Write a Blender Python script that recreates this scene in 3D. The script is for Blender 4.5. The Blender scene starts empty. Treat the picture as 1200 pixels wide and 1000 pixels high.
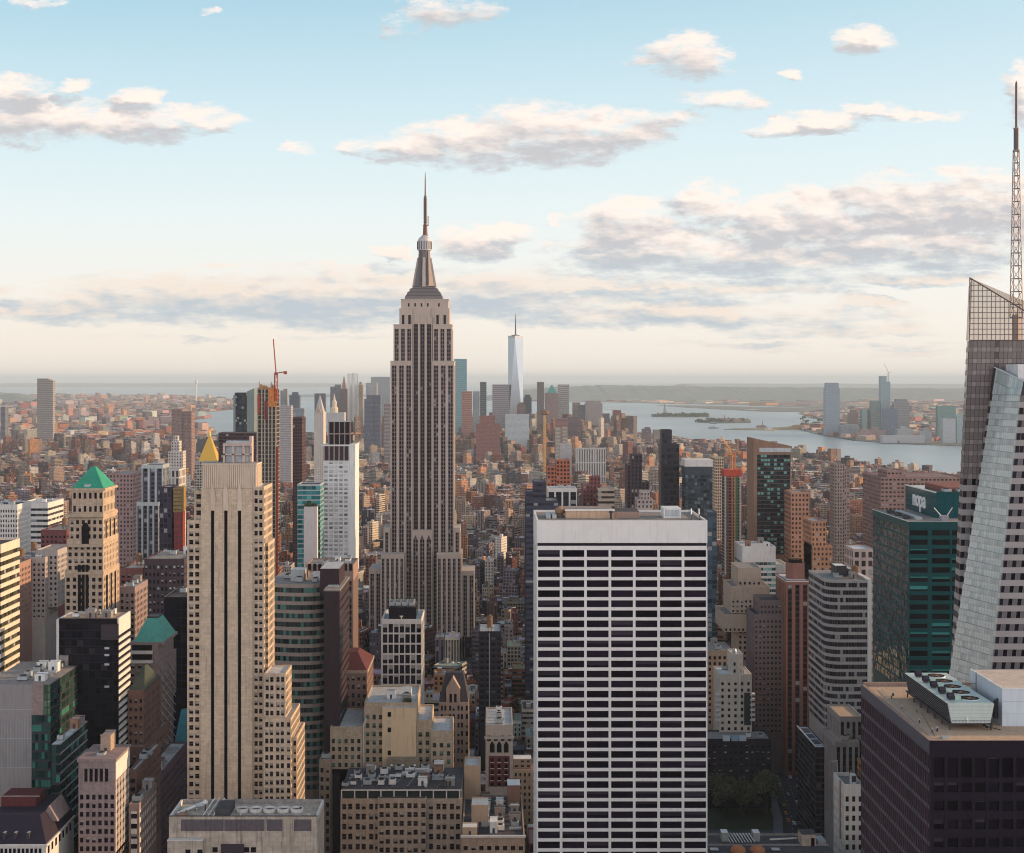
import bpy, math, random
from mathutils import Vector
C = bpy.context.scene.collection
SC = bpy.context.scene
R = math.radians
# ---------------------------------------------------------------- camera
F, CX, EY, EH = 1700.0, 577.0, 445.0, 260.0      # focal length in photo pixels, principal point, eye height (m)
HAZE = 2.8e-5
cam = bpy.data.objects.new('camera', bpy.data.cameras.new('camera')); C.objects.link(cam)
cam.location = (0, 0, EH); cam.rotation_euler = (R(90), 0, 0)
cam.data.sensor_width = 36; cam.data.lens = F/1200*36
cam.data.shift_x = (600-CX)/1200; cam.data.shift_y = -(500-EY)/1200
cam.data.clip_start = 1; cam.data.clip_end = 400000
SC.camera = cam
SC.view_settings.view_transform = 'Standard'; SC.view_settings.look = 'None'
SC.view_settings.gamma = 1; SC.view_settings.exposure = 0.12
SC.cycles.max_bounces = 5; SC.cycles.diffuse_bounces = 1; SC.cycles.glossy_bounces = 2
SC.cycles.transmission_bounces = 2; SC.cycles.volume_bounces = 0
SC.cycles.caustics_reflective = False; SC.cycles.caustics_refractive = False
SC.cycles.use_denoising = True; SC.cycles.denoising_prefilter = 'ACCURATE'
SC.cycles.sample_clamp_indirect = 4
SC.cycles.pixel_filter_type = 'BLACKMAN_HARRIS'; SC.cycles.filter_width = 1.1

def PX(px, Y): return (px-CX)*Y/F
def PZ(py, Y): return EH-(py-EY)*Y/F
def GY(py, z=0): return F*(EH-z)/(py-EY)          # distance of a ground point seen at this height in the frame

# ---------------------------------------------------------------- sun and sky
SUN_EL, SUN_AZ = 12.0, 78.0                       # azimuth from +Y (down the avenues) towards +X
sun = bpy.data.objects.new('sun', bpy.data.lights.new('sun', 'SUN')); C.objects.link(sun)
sun.data.energy = 5.0; sun.data.angle = R(0.6); sun.data.color = (1.0, 0.66, 0.36)
_d = Vector((math.sin(R(SUN_AZ))*math.cos(R(SUN_EL)), math.cos(R(SUN_AZ))*math.cos(R(SUN_EL)), math.sin(R(SUN_EL))))
sun.rotation_euler = _d.to_track_quat('Z', 'Y').to_euler()

class NT:                                          # a little helper for node trees
    def __init__(s, t): s.t = t; s.n = t.nodes; s.l = t.links
    def add(s, typ, **kw):
        n = s.n.new(typ)
        for k, v in kw.items(): setattr(n, k, v)
        return n
    def put(s, sock, v):
        if isinstance(v, bpy.types.NodeSocket): s.l.new(v, sock)
        else: sock.default_value = v
    def m(s, op, a, b=0.0, c=None, clamp=False):
        n = s.add('ShaderNodeMath', operation=op, use_clamp=clamp)
        s.put(n.inputs[0], a); s.put(n.inputs[1], b)
        if c is not None: s.put(n.inputs[2], c)
        return n.outputs[0]
    def vm(s, op, a, b=(0, 0, 0)):
        n = s.add('ShaderNodeVectorMath', operation=op); s.put(n.inputs[0], a)
        if op == 'SCALE': s.put(n.inputs[3], b)
        else: s.put(n.inputs[1], b)
        return n.outputs[1] if op in ('LENGTH', 'DOT_PRODUCT', 'DISTANCE') else n.outputs[0]
    def mix(s, f, a, b, bt='MIX'):
        n = s.add('ShaderNodeMix', data_type='RGBA', blend_type=bt); n.clamp_factor = True
        s.put(n.inputs[0], f); s.put(n.inputs[6], a); s.put(n.inputs[7], b)
        return n.outputs[2]
    def noise(s, vec, scale, detail=3, rough=0.5, col=False):
        n = s.add('ShaderNodeTexNoise'); s.put(n.inputs['Vector'], vec); s.put(n.inputs['Scale'], scale)
        n.inputs['Detail'].default_value = detail; n.inputs['Roughness'].default_value = rough
        return n.outputs[1] if col else n.outputs[0]
    def ramp(s, f, pts, interp='LINEAR'):
        n = s.add('ShaderNodeValToRGB'); s.put(n.inputs[0], f); e = n.color_ramp.elements
        n.color_ramp.interpolation = interp
        while len(e) < len(pts): e.new(0.5)
        for k, (p, c) in enumerate(pts): e[k].position = p; e[k].color = (*c, 1)
        return n.outputs[0]
    def smooth(s, x, a, b):
        n = s.add('ShaderNodeMapRange', interpolation_type='SMOOTHSTEP'); s.put(n.inputs[0], x)
        n.inputs[1].default_value = a; n.inputs[2].default_value = b
        return n.outputs[0]

# clouds: (centre x, centre y, half width, half height, weight) as directions from the roof terrace
CLOUDS = [
 (40,142,120,26,1),(150,145,100,20,1),(225,141,60,13,.9),(15,108,52,18,1),(85,101,20,8,.8),(165,116,32,13,.9),
 (45,2,26,8,.7),(470,30,28,16,.6),(530,10,58,18,.8),(241,12,10,5,.6),
 (560,168,110,27,1),(640,160,110,34,1),(480,174,60,18,1),(415,171,22,9,.7),(350,175,22,6,.6),(725,154,70,20,.9),(770,140,60,12,.7),(845,118,62,11,.6),
 (808,66,50,25,1),(765,72,24,9,.7),(1010,49,36,15,1),(927,88,17,8,.7),(915,149,42,11,.9),(965,141,48,12,.9),(1030,130,42,10,.8),(1100,136,50,6,.5),
 (556,286,50,22,1),(590,277,34,12,.9),(462,297,26,9,.9),
 (735,266,70,32,1),(695,287,42,20,.9),(826,243,42,27,1),(770,292,125,26,1),(900,265,60,30,1),(960,262,72,36,1),(1062,250,112,42,1),(1145,240,90,40,1),(1215,250,60,46,1),
 (900,302,210,20,.9),(1070,288,160,24,1),(653,260,11,8,.7),(658,277,7,5,.6),(616,275,16,9,.6),
 (250,350,230,27,1),(90,363,100,16,1),(370,350,140,30,1),(455,347,90,30,1),(75,346,40,9,.8),(150,358,40,12,.7),
 (700,333,260,10,.8),(585,345,120,28,1),(790,368,250,16,.9),(1000,386,190,9,.6),(1070,326,130,9,.8),(1010,356,46,9,.8),(570,330,60,13,.8),(860,340,140,9,.7),(660,352,160,12,.8),
 (1200,112,22,34,1),(10,343,30,6,.7),(330,312,80,4,.45),(250,312,40,4,.45),(384,312,14,6,.6),
 (900,404,260,5,.4),(300,395,240,4,.35),(1050,412,200,4,.4),
]
world = bpy.data.worlds.new('World'); SC.world = world; world.use_nodes = True
world.cycles.sampling_method = 'MANUAL'; world.cycles.sample_map_resolution = 128
W = NT(world.node_tree); W.n.clear()

tc = W.add('ShaderNodeTexCoord'); D_ = tc.outputs['Generated']
sep = W.add('ShaderNodeSeparateXYZ'); W.l.new(D_, sep.inputs[0]); X_, Y_, Z_ = sep.outputs
sky = W.add('ShaderNodeTexSky', sky_type='NISHITA'); sky.sun_disc = False
sky.sun_elevation = R(SUN_EL); sky.sun_rotation = R(SUN_AZ); sky.altitude = 200; sky.dust_density = 1.2; sky.ozone_density = 2.0
# clear-air colour by height above the horizon, with the physical sky blended in
grad = W.ramp(W.m('MULTIPLY', Z_, 2.0, clamp=True), [(0, (1.02, .88, .76)), (.06, (1.0, .89, .78)), (.13, (.96, .92, .85)), (.21, (.86, .93, .92)), (.32, (.70, .87, .92)), (.48, (.42, .68, .81)), (.56, (.28, .54, .72)), (.70, (.12, .25, .40)), (1, (.07, .16, .28))])
base = W.mix(.12, grad, W.vm('SCALE', sky.outputs[0], .12))
side = W.m('ADD', W.m('MULTIPLY', X_, .45), .5, clamp=True)     # paler towards the sun on the right
base = W.mix(W.m('MULTIPLY', W.m('MULTIPLY', side, side), .6), base, (.86, .89, .88, 1))
# --- the clouds over the bay
inv = W.m('DIVIDE', 1.0, W.m('MAXIMUM', Y_, .05))
uv = W.vm('SCALE', D_, inv); sp2 = W.add('ShaderNodeSeparateXYZ'); W.l.new(uv, sp2.inputs[0])
cu = W.add('ShaderNodeCombineXYZ'); W.l.new(sp2.outputs[0], cu.inputs[0]); W.l.new(sp2.outputs[2], cu.inputs[1])
st = W.vm('MULTIPLY', cu.outputs[0], (1, 2.5, 1))
wq = W.vm('SUBTRACT', W.noise(st, 26, 5, .66, True), (.5, .5, .5))
wu = W.vm('ADD', cu.outputs[0], W.vm('MULTIPLY', wq, (.050, .020, 0)))
def blobs(p):
    acc = 0.0
    for cx, cy, rx, ry, w in CLOUDS:
        a, b = F/(rx*1.28), F/(ry*1.45)
        n = W.add('ShaderNodeVectorMath', operation='MULTIPLY_ADD'); W.l.new(p, n.inputs[0])
        n.inputs[1].default_value = (a, b, 0); n.inputs[2].default_value = (-a*(cx-CX)/F, -b*(EY-cy)/F, 0)
        acc = W.m('MAXIMUM', acc, W.m('MULTIPLY_ADD', W.vm('DOT_PRODUCT', n.outputs[0], n.outputs[0]), -w, w))
    return acc
acc = blobs(wu); acc2 = blobs(W.vm('ADD', wu, (.0045, .0085, 0)))
fb = W.noise(st, 30, 8, .68)
fl0 = W.noise(st, 44, 4, .55); fl1 = W.noise(W.vm('ADD', st, (.004, .011, 0)), 44, 4, .55)
fb2 = W.noise(W.vm('MULTIPLY', cu.outputs[0], (1, 6.0, 1)), 12, 5, .62)
low = W.smooth(sp2.outputs[2], .100, .062)
d0 = W.m('ADD', acc, W.m('ADD', W.m('MULTIPLY', W.m('SUBTRACT', fb, .50), W.m('MULTIPLY_ADD', low, -1.7, 2.9)), W.m('MULTIPLY', W.m('SUBTRACT', fb2, .5), W.m('MULTIPLY_ADD', low, 1.5, .7))))
d0 = W.m('MULTIPLY', W.m('SUBTRACT', d0, .06), W.smooth(acc, .0, .34))
alpha = W.m('MULTIPLY', W.smooth(d0, -.02, .92), W.m('SUBTRACT', 1.0, W.m('MULTIPLY', low, .15)))
thick = W.smooth(d0, .15, 1.1)
big = W.m('SUBTRACT', acc, acc2)                       # > 0 towards the upper right of a cloud, where the sun catches it
rel = W.m('ADD', W.m('MULTIPLY', big, 2.0), W.m('MULTIPLY', W.m('SUBTRACT', fl0, fl1), 1.7))
rel = W.m('ADD', rel, W.m('MULTIPLY_ADD', thick, -.38, .50), clamp=True)
rel = W.m('MULTIPLY', rel, W.m('MULTIPLY_ADD', low, -.25, 1.0))
shade = W.mix(low, (.56, .555, .575, 1), (.44, .52, .59, 1))
lit = W.mix(low, (1.02, .88, .79, 1), (1.02, .82, .66, 1))
body = W.mix(rel, shade, lit)
cl = W.mix(alpha, base, body)
b1 = W.add('ShaderNodeBackground'); W.l.new(cl, b1.inputs[0])
# --- the rest of the sky: unseen bright cloud, added behind the terrace to light the fronts
back = W.m('MULTIPLY', W.smooth(Y_, .25, -.45), W.smooth(Z_, .62, .22))
bn = W.noise(D_, 3.0, 2, .55)
bc = W.mix(W.smooth(bn, .35, .65), (1.1, 1.15, 1.3, 1), (2.65, 2.42, 2.34, 1))
b2 = W.add('ShaderNodeBackground'); W.l.new(W.mix(W.m('MULTIPLY', back, W.smooth(Z_, -.15, .05)), base, bc), b2.inputs[0])
inside = W.m('MULTIPLY', W.m('MULTIPLY', W.m('GREATER_THAN', Y_, .6), W.m('GREATER_THAN', Z_, .0)), W.m('LESS_THAN', Z_, .32))
ms = W.add('ShaderNodeMixShader'); W.l.new(inside, ms.inputs[0]); W.l.new(b2.outputs[0], ms.inputs[1]); W.l.new(b1.outputs[0], ms.inputs[2])
wo = W.add('ShaderNodeOutputWorld'); W.l.new(ms.outputs[0], wo.inputs[0])

# ---------------------------------------------------------------- materials
MATS = {}
def newmat(name):
    m = bpy.data.materials.new(name); m.use_nodes = True; N = NT(m.node_tree)
    return m, N, m.node_tree.nodes['Principled BSDF']
def mat(name, col, rough=.85, var=.14, scale=.25, metal=0.0, grime=.25, brick=None):
    """stone, brick, metal, gravel: base colour with blotches and rain streaks"""
    if name in MATS: return MATS[name]
    m, N, b = newmat(name); pos = N.add('ShaderNodeNewGeometry').outputs['Position']
    n1 = N.noise(pos, scale, 4, .6); n2 = N.noise(N.vm('MULTIPLY', pos, (1.3, 1.3, .08)), .9, 3, .6)
    k = N.m('MULTIPLY_ADD', N.m('SUBTRACT', n1, .5), var*4, 1.0)
    k = N.m('MULTIPLY', k, N.m('MULTIPLY_ADD', N.smooth(n2, .48, .75), -grime, 1.0))
    if brick:
        s3 = N.add('ShaderNodeSeparateXYZ'); N.l.new(pos, s3.inputs[0]); cb = N.add('ShaderNodeCombineXYZ'); N.l.new(N.m('ADD', s3.outputs[0], s3.outputs[1]), cb.inputs[0]); N.l.new(s3.outputs[2], cb.inputs[1])
        bt = N.add('ShaderNodeTexBrick'); N.l.new(cb.outputs[0], bt.inputs['Vector']); bt.inputs['Scale'].default_value = 1; bt.inputs['Brick Width'].default_value = brick*1.7; bt.inputs['Row Height'].default_value = brick
        bt.inputs['Mortar Size'].default_value = .035; bt.inputs['Color1'].default_value = (.88, .88, .88, 1); bt.inputs['Color2'].default_value = (1.10, 1.10, 1.10, 1); bt.inputs['Mortar'].default_value = (.80, .78, .76, 1)
        k = N.vm('SCALE', bt.outputs[0], k); N.l.new(N.vm('MULTIPLY', k, (*col,)), b.inputs['Base Color'])
    else: N.l.new(N.vm('SCALE', (*col,), k), b.inputs['Base Color'])
    b.inputs['Roughness'].default_value = rough; b.inputs['Metallic'].default_value = metal; b.inputs['Specular IOR Level'].default_value = .10
    MATS[name] = m; return m
def plain(name, col, rough=.6, metal=0.0, spec=.12):
    if name in MATS: return MATS[name]
    m, N, b = newmat(name); b.inputs['Base Color'].default_value = (*col, 1)
    b.inputs['Roughness'].default_value = rough; b.inputs['Metallic'].default_value = metal; b.inputs['Specular IOR Level'].default_value = spec
    MATS[name] = m; return m
def pane(name, col=(.016, .011, .019), blind=.3, bcol=(.42, .40, .37), rough=.08, curtain=0, pos0=.35, var=.6, sash=None):
    """a window pane: dark glass, some with a light blind pulled part of the way down"""
    if name in MATS: return MATS[name]
    m, N, b = newmat(name)
    g_ = N.add('ShaderNodeNewGeometry'); oi = N.add('ShaderNodeObjectInfo')
    r = N.m('FRACT', N.m('ADD', g_.outputs['Random Per Island'], oi.outputs['Random']))
    wn = N.add('ShaderNodeTexWhiteNoise', noise_dimensions='1D'); N.l.new(r, wn.inputs['W'])
    cs = N.add('ShaderNodeSeparateColor'); N.l.new(wn.outputs['Color'], cs.inputs[0])
    u = N.add('ShaderNodeUVMap'); s_ = N.add('ShaderNodeSeparateXYZ'); N.l.new(u.outputs[0], s_.inputs[0])
    has = N.m('LESS_THAN', cs.outputs[0], blind)
    low = N.m('GREATER_THAN', s_.outputs[1], N.m('MULTIPLY_ADD', cs.outputs[1], .65, pos0))
    f = N.m('MULTIPLY', has, low)
    c = N.vm('SCALE', (*col,), N.m('MULTIPLY_ADD', cs.outputs[2], 2*var, 1-var))
    bc = N.vm('SCALE', (*bcol,), N.m('MULTIPLY_ADD', cs.outputs[2], .5, .6))
    out = N.mix(f, c, bc)
    if sash:
        du = N.m('ABSOLUTE', N.m('SUBTRACT', N.m('FRACT', s_.outputs[0]), .5)); dv = N.m('ABSOLUTE', N.m('SUBTRACT', s_.outputs[1], .5))
        fr = N.m('MAXIMUM', N.m('GREATER_THAN', du, .43), N.m('MAXIMUM', N.m('GREATER_THAN', dv, .455), N.m('LESS_THAN', dv, .028))); out = N.mix(fr, out, (*sash, 1))
    N.l.new(out, b.inputs['Base Color'])
    N.l.new(N.m('MULTIPLY_ADD', f, .4, rough), b.inputs['Roughness']); b.inputs['Specular IOR Level'].default_value = .07
    MATS[name] = m; return m
def ribbon(name, glass, frame, nu=0, nv=0, fu=.12, fv=.3, light=(.3, .3, .3), lit=.06, rough=.1, var=.7, spec=.09, mull=None, warp=0):
    """a long window: cells counted by its UV, divided by mullions (u) and spandrels (v)"""
    if name in MATS: return MATS[name]
    m, N, b = newmat(name)
    u = N.add('ShaderNodeUVMap'); s_ = N.add('ShaderNodeSeparateXYZ'); N.l.new(u.outputs[0], s_.inputs[0])
    fx = N.m('FRACT', s_.outputs[0]); fy = N.m('FRACT', s_.outputs[1])
    fr = N.m('MAXIMUM', N.m('LESS_THAN', fx, fu), N.m('LESS_THAN', fy, fv))
    wn = N.add('ShaderNodeTexWhiteNoise', noise_dimensions='4D')
    fl = N.add('ShaderNodeVectorMath', operation='FLOOR'); N.l.new(u.outputs[0], fl.inputs[0]); N.l.new(fl.outputs[0], wn.inputs['Vector'])
    N.l.new(N.add('ShaderNodeObjectInfo').outputs['Random'], wn.inputs['W'])
    cs = N.add('ShaderNodeSeparateColor'); N.l.new(wn.outputs['Color'], cs.inputs[0])
    gc = N.vm('SCALE', (*glass,), N.m('MULTIPLY_ADD', cs.outputs[0], 2*var, 1-var))
    gc = N.mix(N.m('LESS_THAN', cs.outputs[1], lit), gc, (*light, 1))
    fc_ = (*frame, 1) if mull is None else N.mix(N.m('LESS_THAN', fx, fu), (*frame, 1), (*mull, 1))
    N.l.new(N.mix(fr, gc, fc_), b.inputs['Base Color'])
    N.l.new(N.m('MULTIPLY_ADD', fr, .5, rough), b.inputs['Roughness']); b.inputs['Specular IOR Level'].default_value = spec
    if warp: bp = N.add('ShaderNodeBump'); bp.inputs['Strength'].default_value = warp; bp.inputs['Distance'].default_value = 1.0; N.l.new(N.m('ADD', N.noise(N.add('ShaderNodeNewGeometry').outputs['Position'], .12, 2, .5), N.m('MULTIPLY', cs.outputs[2], .12)), bp.inputs['Height']); N.l.new(bp.outputs[0], b.inputs['Normal'])
    MATS[name] = m; return m

# the wall material of every smaller house: wall colour, window size and glass colour come from its mesh
_m, _N, _b = newmat('house_front'); MATS['house_front'] = _m
_u = _N.add('ShaderNodeUVMap'); _s = _N.add('ShaderNodeSeparateXYZ'); _N.l.new(_u.outputs[0], _s.inputs[0])
_wc = _N.add('ShaderNodeAttribute', attribute_name='wc'); _wp = _N.add('ShaderNodeAttribute', attribute_name='wp'); _gc = _N.add('ShaderNodeAttribute', attribute_name='gc')
_p = _N.add('ShaderNodeSeparateXYZ'); _N.l.new(_wp.outputs['Vector'], _p.inputs[0])
_ax = _N.m('ABSOLUTE', _N.m('SUBTRACT', _N.m('FRACT', _s.outputs[0]), .5)); _ay = _N.m('ABSOLUTE', _N.m('SUBTRACT', _N.m('FRACT', _s.outputs[1]), .5))
_win = _N.m('MULTIPLY', _N.m('LESS_THAN', _ax, _p.outputs[0]), _N.m('LESS_THAN', _ay, _p.outputs[1]))
_wn = _N.add('ShaderNodeTexWhiteNoise', noise_dimensions='2D'); _fl = _N.add('ShaderNodeVectorMath', operation='FLOOR')
_N.l.new(_u.outputs[0], _fl.inputs[0]); _N.l.new(_fl.outputs[0], _wn.inputs['Vector'])
_cs = _N.add('ShaderNodeSeparateColor'); _N.l.new(_wn.outputs['Color'], _cs.inputs[0])
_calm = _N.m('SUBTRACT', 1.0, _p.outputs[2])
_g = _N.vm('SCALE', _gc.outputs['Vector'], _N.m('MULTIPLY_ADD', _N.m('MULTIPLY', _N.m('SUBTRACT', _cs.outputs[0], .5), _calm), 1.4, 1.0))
_g = _N.mix(_N.m('LESS_THAN', _cs.outputs[1], _N.m('MULTIPLY', _calm, .10)), _g, (.30, .29, .28, 1))  # some panes painted paler, for sky reflections and blinds
_pos = _N.add('ShaderNodeNewGeometry').outputs['Position']
_k = _N.m('MULTIPLY_ADD', _N.m('SUBTRACT', _N.noise(_pos, .12, 4, .65), .5), .9, 1.0)
_w = _N.vm('SCALE', _wc.outputs['Vector'], _k)
_N.l.new(_N.mix(_win, _w, _g), _b.inputs['Base Color'])
_N.l.new(_N.m('MULTIPLY_ADD', _win, -.62, .85), _b.inputs['Roughness']); _b.inputs['Specular IOR Level'].default_value = .10
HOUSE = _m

# ---------------------------------------------------------------- meshes
class MB:
    """collects shapes; build() links them as ONE mesh object"""
    def __init__(s): s.v = []; s.f = []; s.mi = []; s.ms = []; s.uv = []; s.wc = []; s.wp = []; s.gc = []; s.attr = False
    def mid(s, m):
        if m not in s.ms: s.ms.append(m)
        return s.ms.index(m)
    def face(s, pts, m, uv=None, wc=None, wp=(0, 0, 0), gc=(.02, .02, .03)):
        n = len(s.v); s.v += [tuple(p) for p in pts]; s.f.append(tuple(range(n, n+len(pts)))); s.mi.append(s.mid(m))
        s.uv.append(uv or [(0, 0)]*len(pts))
        if wc is not None: s.attr = True
        s.wc.append(wc or (.5, .5, .5)); s.wp.append(wp); s.gc.append(gc)
    def box(s, x0, x1, y0, y1, z0, z1, m, top=None, bottom=False):
        if x1 <= x0 or y1 <= y0 or z1 <= z0: return
        p = [(x0,y0,z0),(x1,y0,z0),(x1,y1,z0),(x0,y1,z0),(x0,y0,z1),(x1,y0,z1),(x1,y1,z1),(x0,y1,z1)]
        for q in ((0,1,5,4),(1,2,6,5),(2,3,7,6),(3,0,4,7)): s.face([p[i] for i in q], m)
        s.face([p[i] for i in (4,5,6,7)], top or m)
        if bottom: s.face([p[i] for i in (3,2,1,0)], m)
    def prism(s, a, b, m, top=None, cap=True):
        """walls between two rings with as many points (a below, b above)"""
        n = len(a)
        for i in range(n):
            j = (i+1) % n; s.face([a[i], a[j], b[j], b[i]], m)
        if cap: s.face(b, top or m)
    def lathe(s, cx, cy, prof, m, n=12, cap=True):
        rings = [[(cx+r*math.cos(2*math.pi*(i+.5)/n), cy+r*math.sin(2*math.pi*(i+.5)/n), z) for i in range(n)] for r, z in prof]
        for k in range(len(rings)-1): s.prism(rings[k], rings[k+1], m, cap=cap and k == len(rings)-2 and prof[-1][0] > .02)
    def tube(s, p, q, r, m, n=4, r2=None):
        p, q = Vector(p), Vector(q); d = (q-p).normalized(); a = d.orthogonal().normalized(); b = d.cross(a); r2 = r if r2 is None else r2
        A = [p+(a*math.cos(t)+b*math.sin(t))*r for t in [2*math.pi*(i+.5)/n for i in range(n)]]
        B = [q+(a*math.cos(t)+b*math.sin(t))*r2 for t in [2*math.pi*(i+.5)/n for i in range(n)]]
        s.prism(A, B, m)
    def house(s, x0, x1, y0, y1, z0, z1, wc, wp, gc, bay=3.0, fh=3.4, rc=(.3, .3, .3), sides='FRL', par=.0, rot=None):
        """a box whose walls carry windows (HOUSE material) and whose roof has its own colour"""
        n0 = len(s.v); ox, oz = random.randint(0, 900), random.randint(0, 900)
        nx, ny, nz = max(1, round((x1-x0)/bay)), max(1, round((y1-y0)/bay)), max(1, round((z1-z0)/fh))
        H_ = s.face
        q = lambda a, b, n: [(ox, oz), (ox+n, oz), (ox+n, oz+nz), (ox, oz+nz)]
        blank = (0, 0, 0)
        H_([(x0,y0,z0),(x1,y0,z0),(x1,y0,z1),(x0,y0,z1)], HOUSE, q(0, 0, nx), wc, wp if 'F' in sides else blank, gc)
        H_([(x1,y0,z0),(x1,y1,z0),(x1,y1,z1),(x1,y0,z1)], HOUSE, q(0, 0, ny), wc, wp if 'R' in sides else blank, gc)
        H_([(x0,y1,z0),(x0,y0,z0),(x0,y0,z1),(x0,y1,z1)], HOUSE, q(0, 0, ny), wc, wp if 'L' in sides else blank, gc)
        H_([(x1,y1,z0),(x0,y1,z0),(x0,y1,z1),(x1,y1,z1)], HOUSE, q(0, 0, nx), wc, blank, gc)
        if par > 0 and x1-x0 > 2 and y1-y0 > 2:
            t = .5
            z2 = z1+par; X0, X1, Y0, Y1 = x0+t, x1-t, y0+t, y1-t
            O = [(x0,y0),(x1,y0),(x1,y1),(x0,y1)]; I = [(X0,Y0),(X1,Y0),(X1,Y1),(X0,Y1)]
            for i in range(4):
                j = (i+1) % 4
                H_([(*O[i],z1),(*O[j],z1),(*O[j],z2),(*O[i],z2)], HOUSE, None, wc)
                H_([(*O[i],z2),(*O[j],z2),(*I[j],z2),(*I[i],z2)], HOUSE, None, wc)
                H_([(*I[j],z1),(*I[i],z1),(*I[i],z2),(*I[j],z2)], HOUSE, None, wc)
            H_([(*p, z1) for p in I], HOUSE, None, rc)
        else: H_([(x0,y0,z1),(x1,y0,z1),(x1,y1,z1),(x0,y1,z1)], HOUSE, None, rc)
        if rot:
            cx, cy, an = rot; ca, sa = math.cos(an), math.sin(an)
            s.v[n0:] = [(cx+(x-cx)*ca-(y-cy)*sa, cy+(x-cx)*sa+(y-cy)*ca, z) for x, y, z in s.v[n0:]]
    def build(s, name, parent=None, org=(0, 0, 0), smooth=False):
        me = bpy.data.meshes.new(name); ox, oy, oz = org
        me.from_pydata([(x-ox, y-oy, z-oz) for x, y, z in s.v], [], s.f)
        for m in s.ms: me.materials.append(m)
        me.polygons.foreach_set('material_index', s.mi)
        uvl = me.uv_layers.new(name='UVMap'); flat = []
        for u in s.uv:
            for a in u: flat += [a[0], a[1]]
        uvl.data.foreach_set('uv', flat)
        if s.attr:
            for nm, L in (('wc', s.wc), ('wp', s.wp), ('gc', s.gc)):
                a = me.attributes.new(nm, 'FLOAT_VECTOR', 'FACE'); a.data.foreach_set('vector', [c for t in L for c in t])
        if smooth: me.polygons.foreach_set('use_smooth', [True]*len(s.f))
        o = bpy.data.objects.new(name, me); C.objects.link(o)
        if parent: o.parent = parent
        else: o.location = org
        return o

FOOT = []        # plan rectangles that are taken: x0, x1, y0, y1
ALLRECT = []
HEROES = []      # (short name, px0, px1, py_top, Y) for the labels of the smaller houses
def tag(o, label=None, cat=None, group=None, kind=None):
    if label: o['label'] = label
    if cat: o['category'] = cat
    if group: o['group'] = group
    if kind: o['kind'] = kind
    return o
def inframe(x, y, z):
    px, py = CX+F*x/y, EY+F*(EH-z)/y
    return -10 < px < 1210 and -10 < py < 1010

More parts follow.
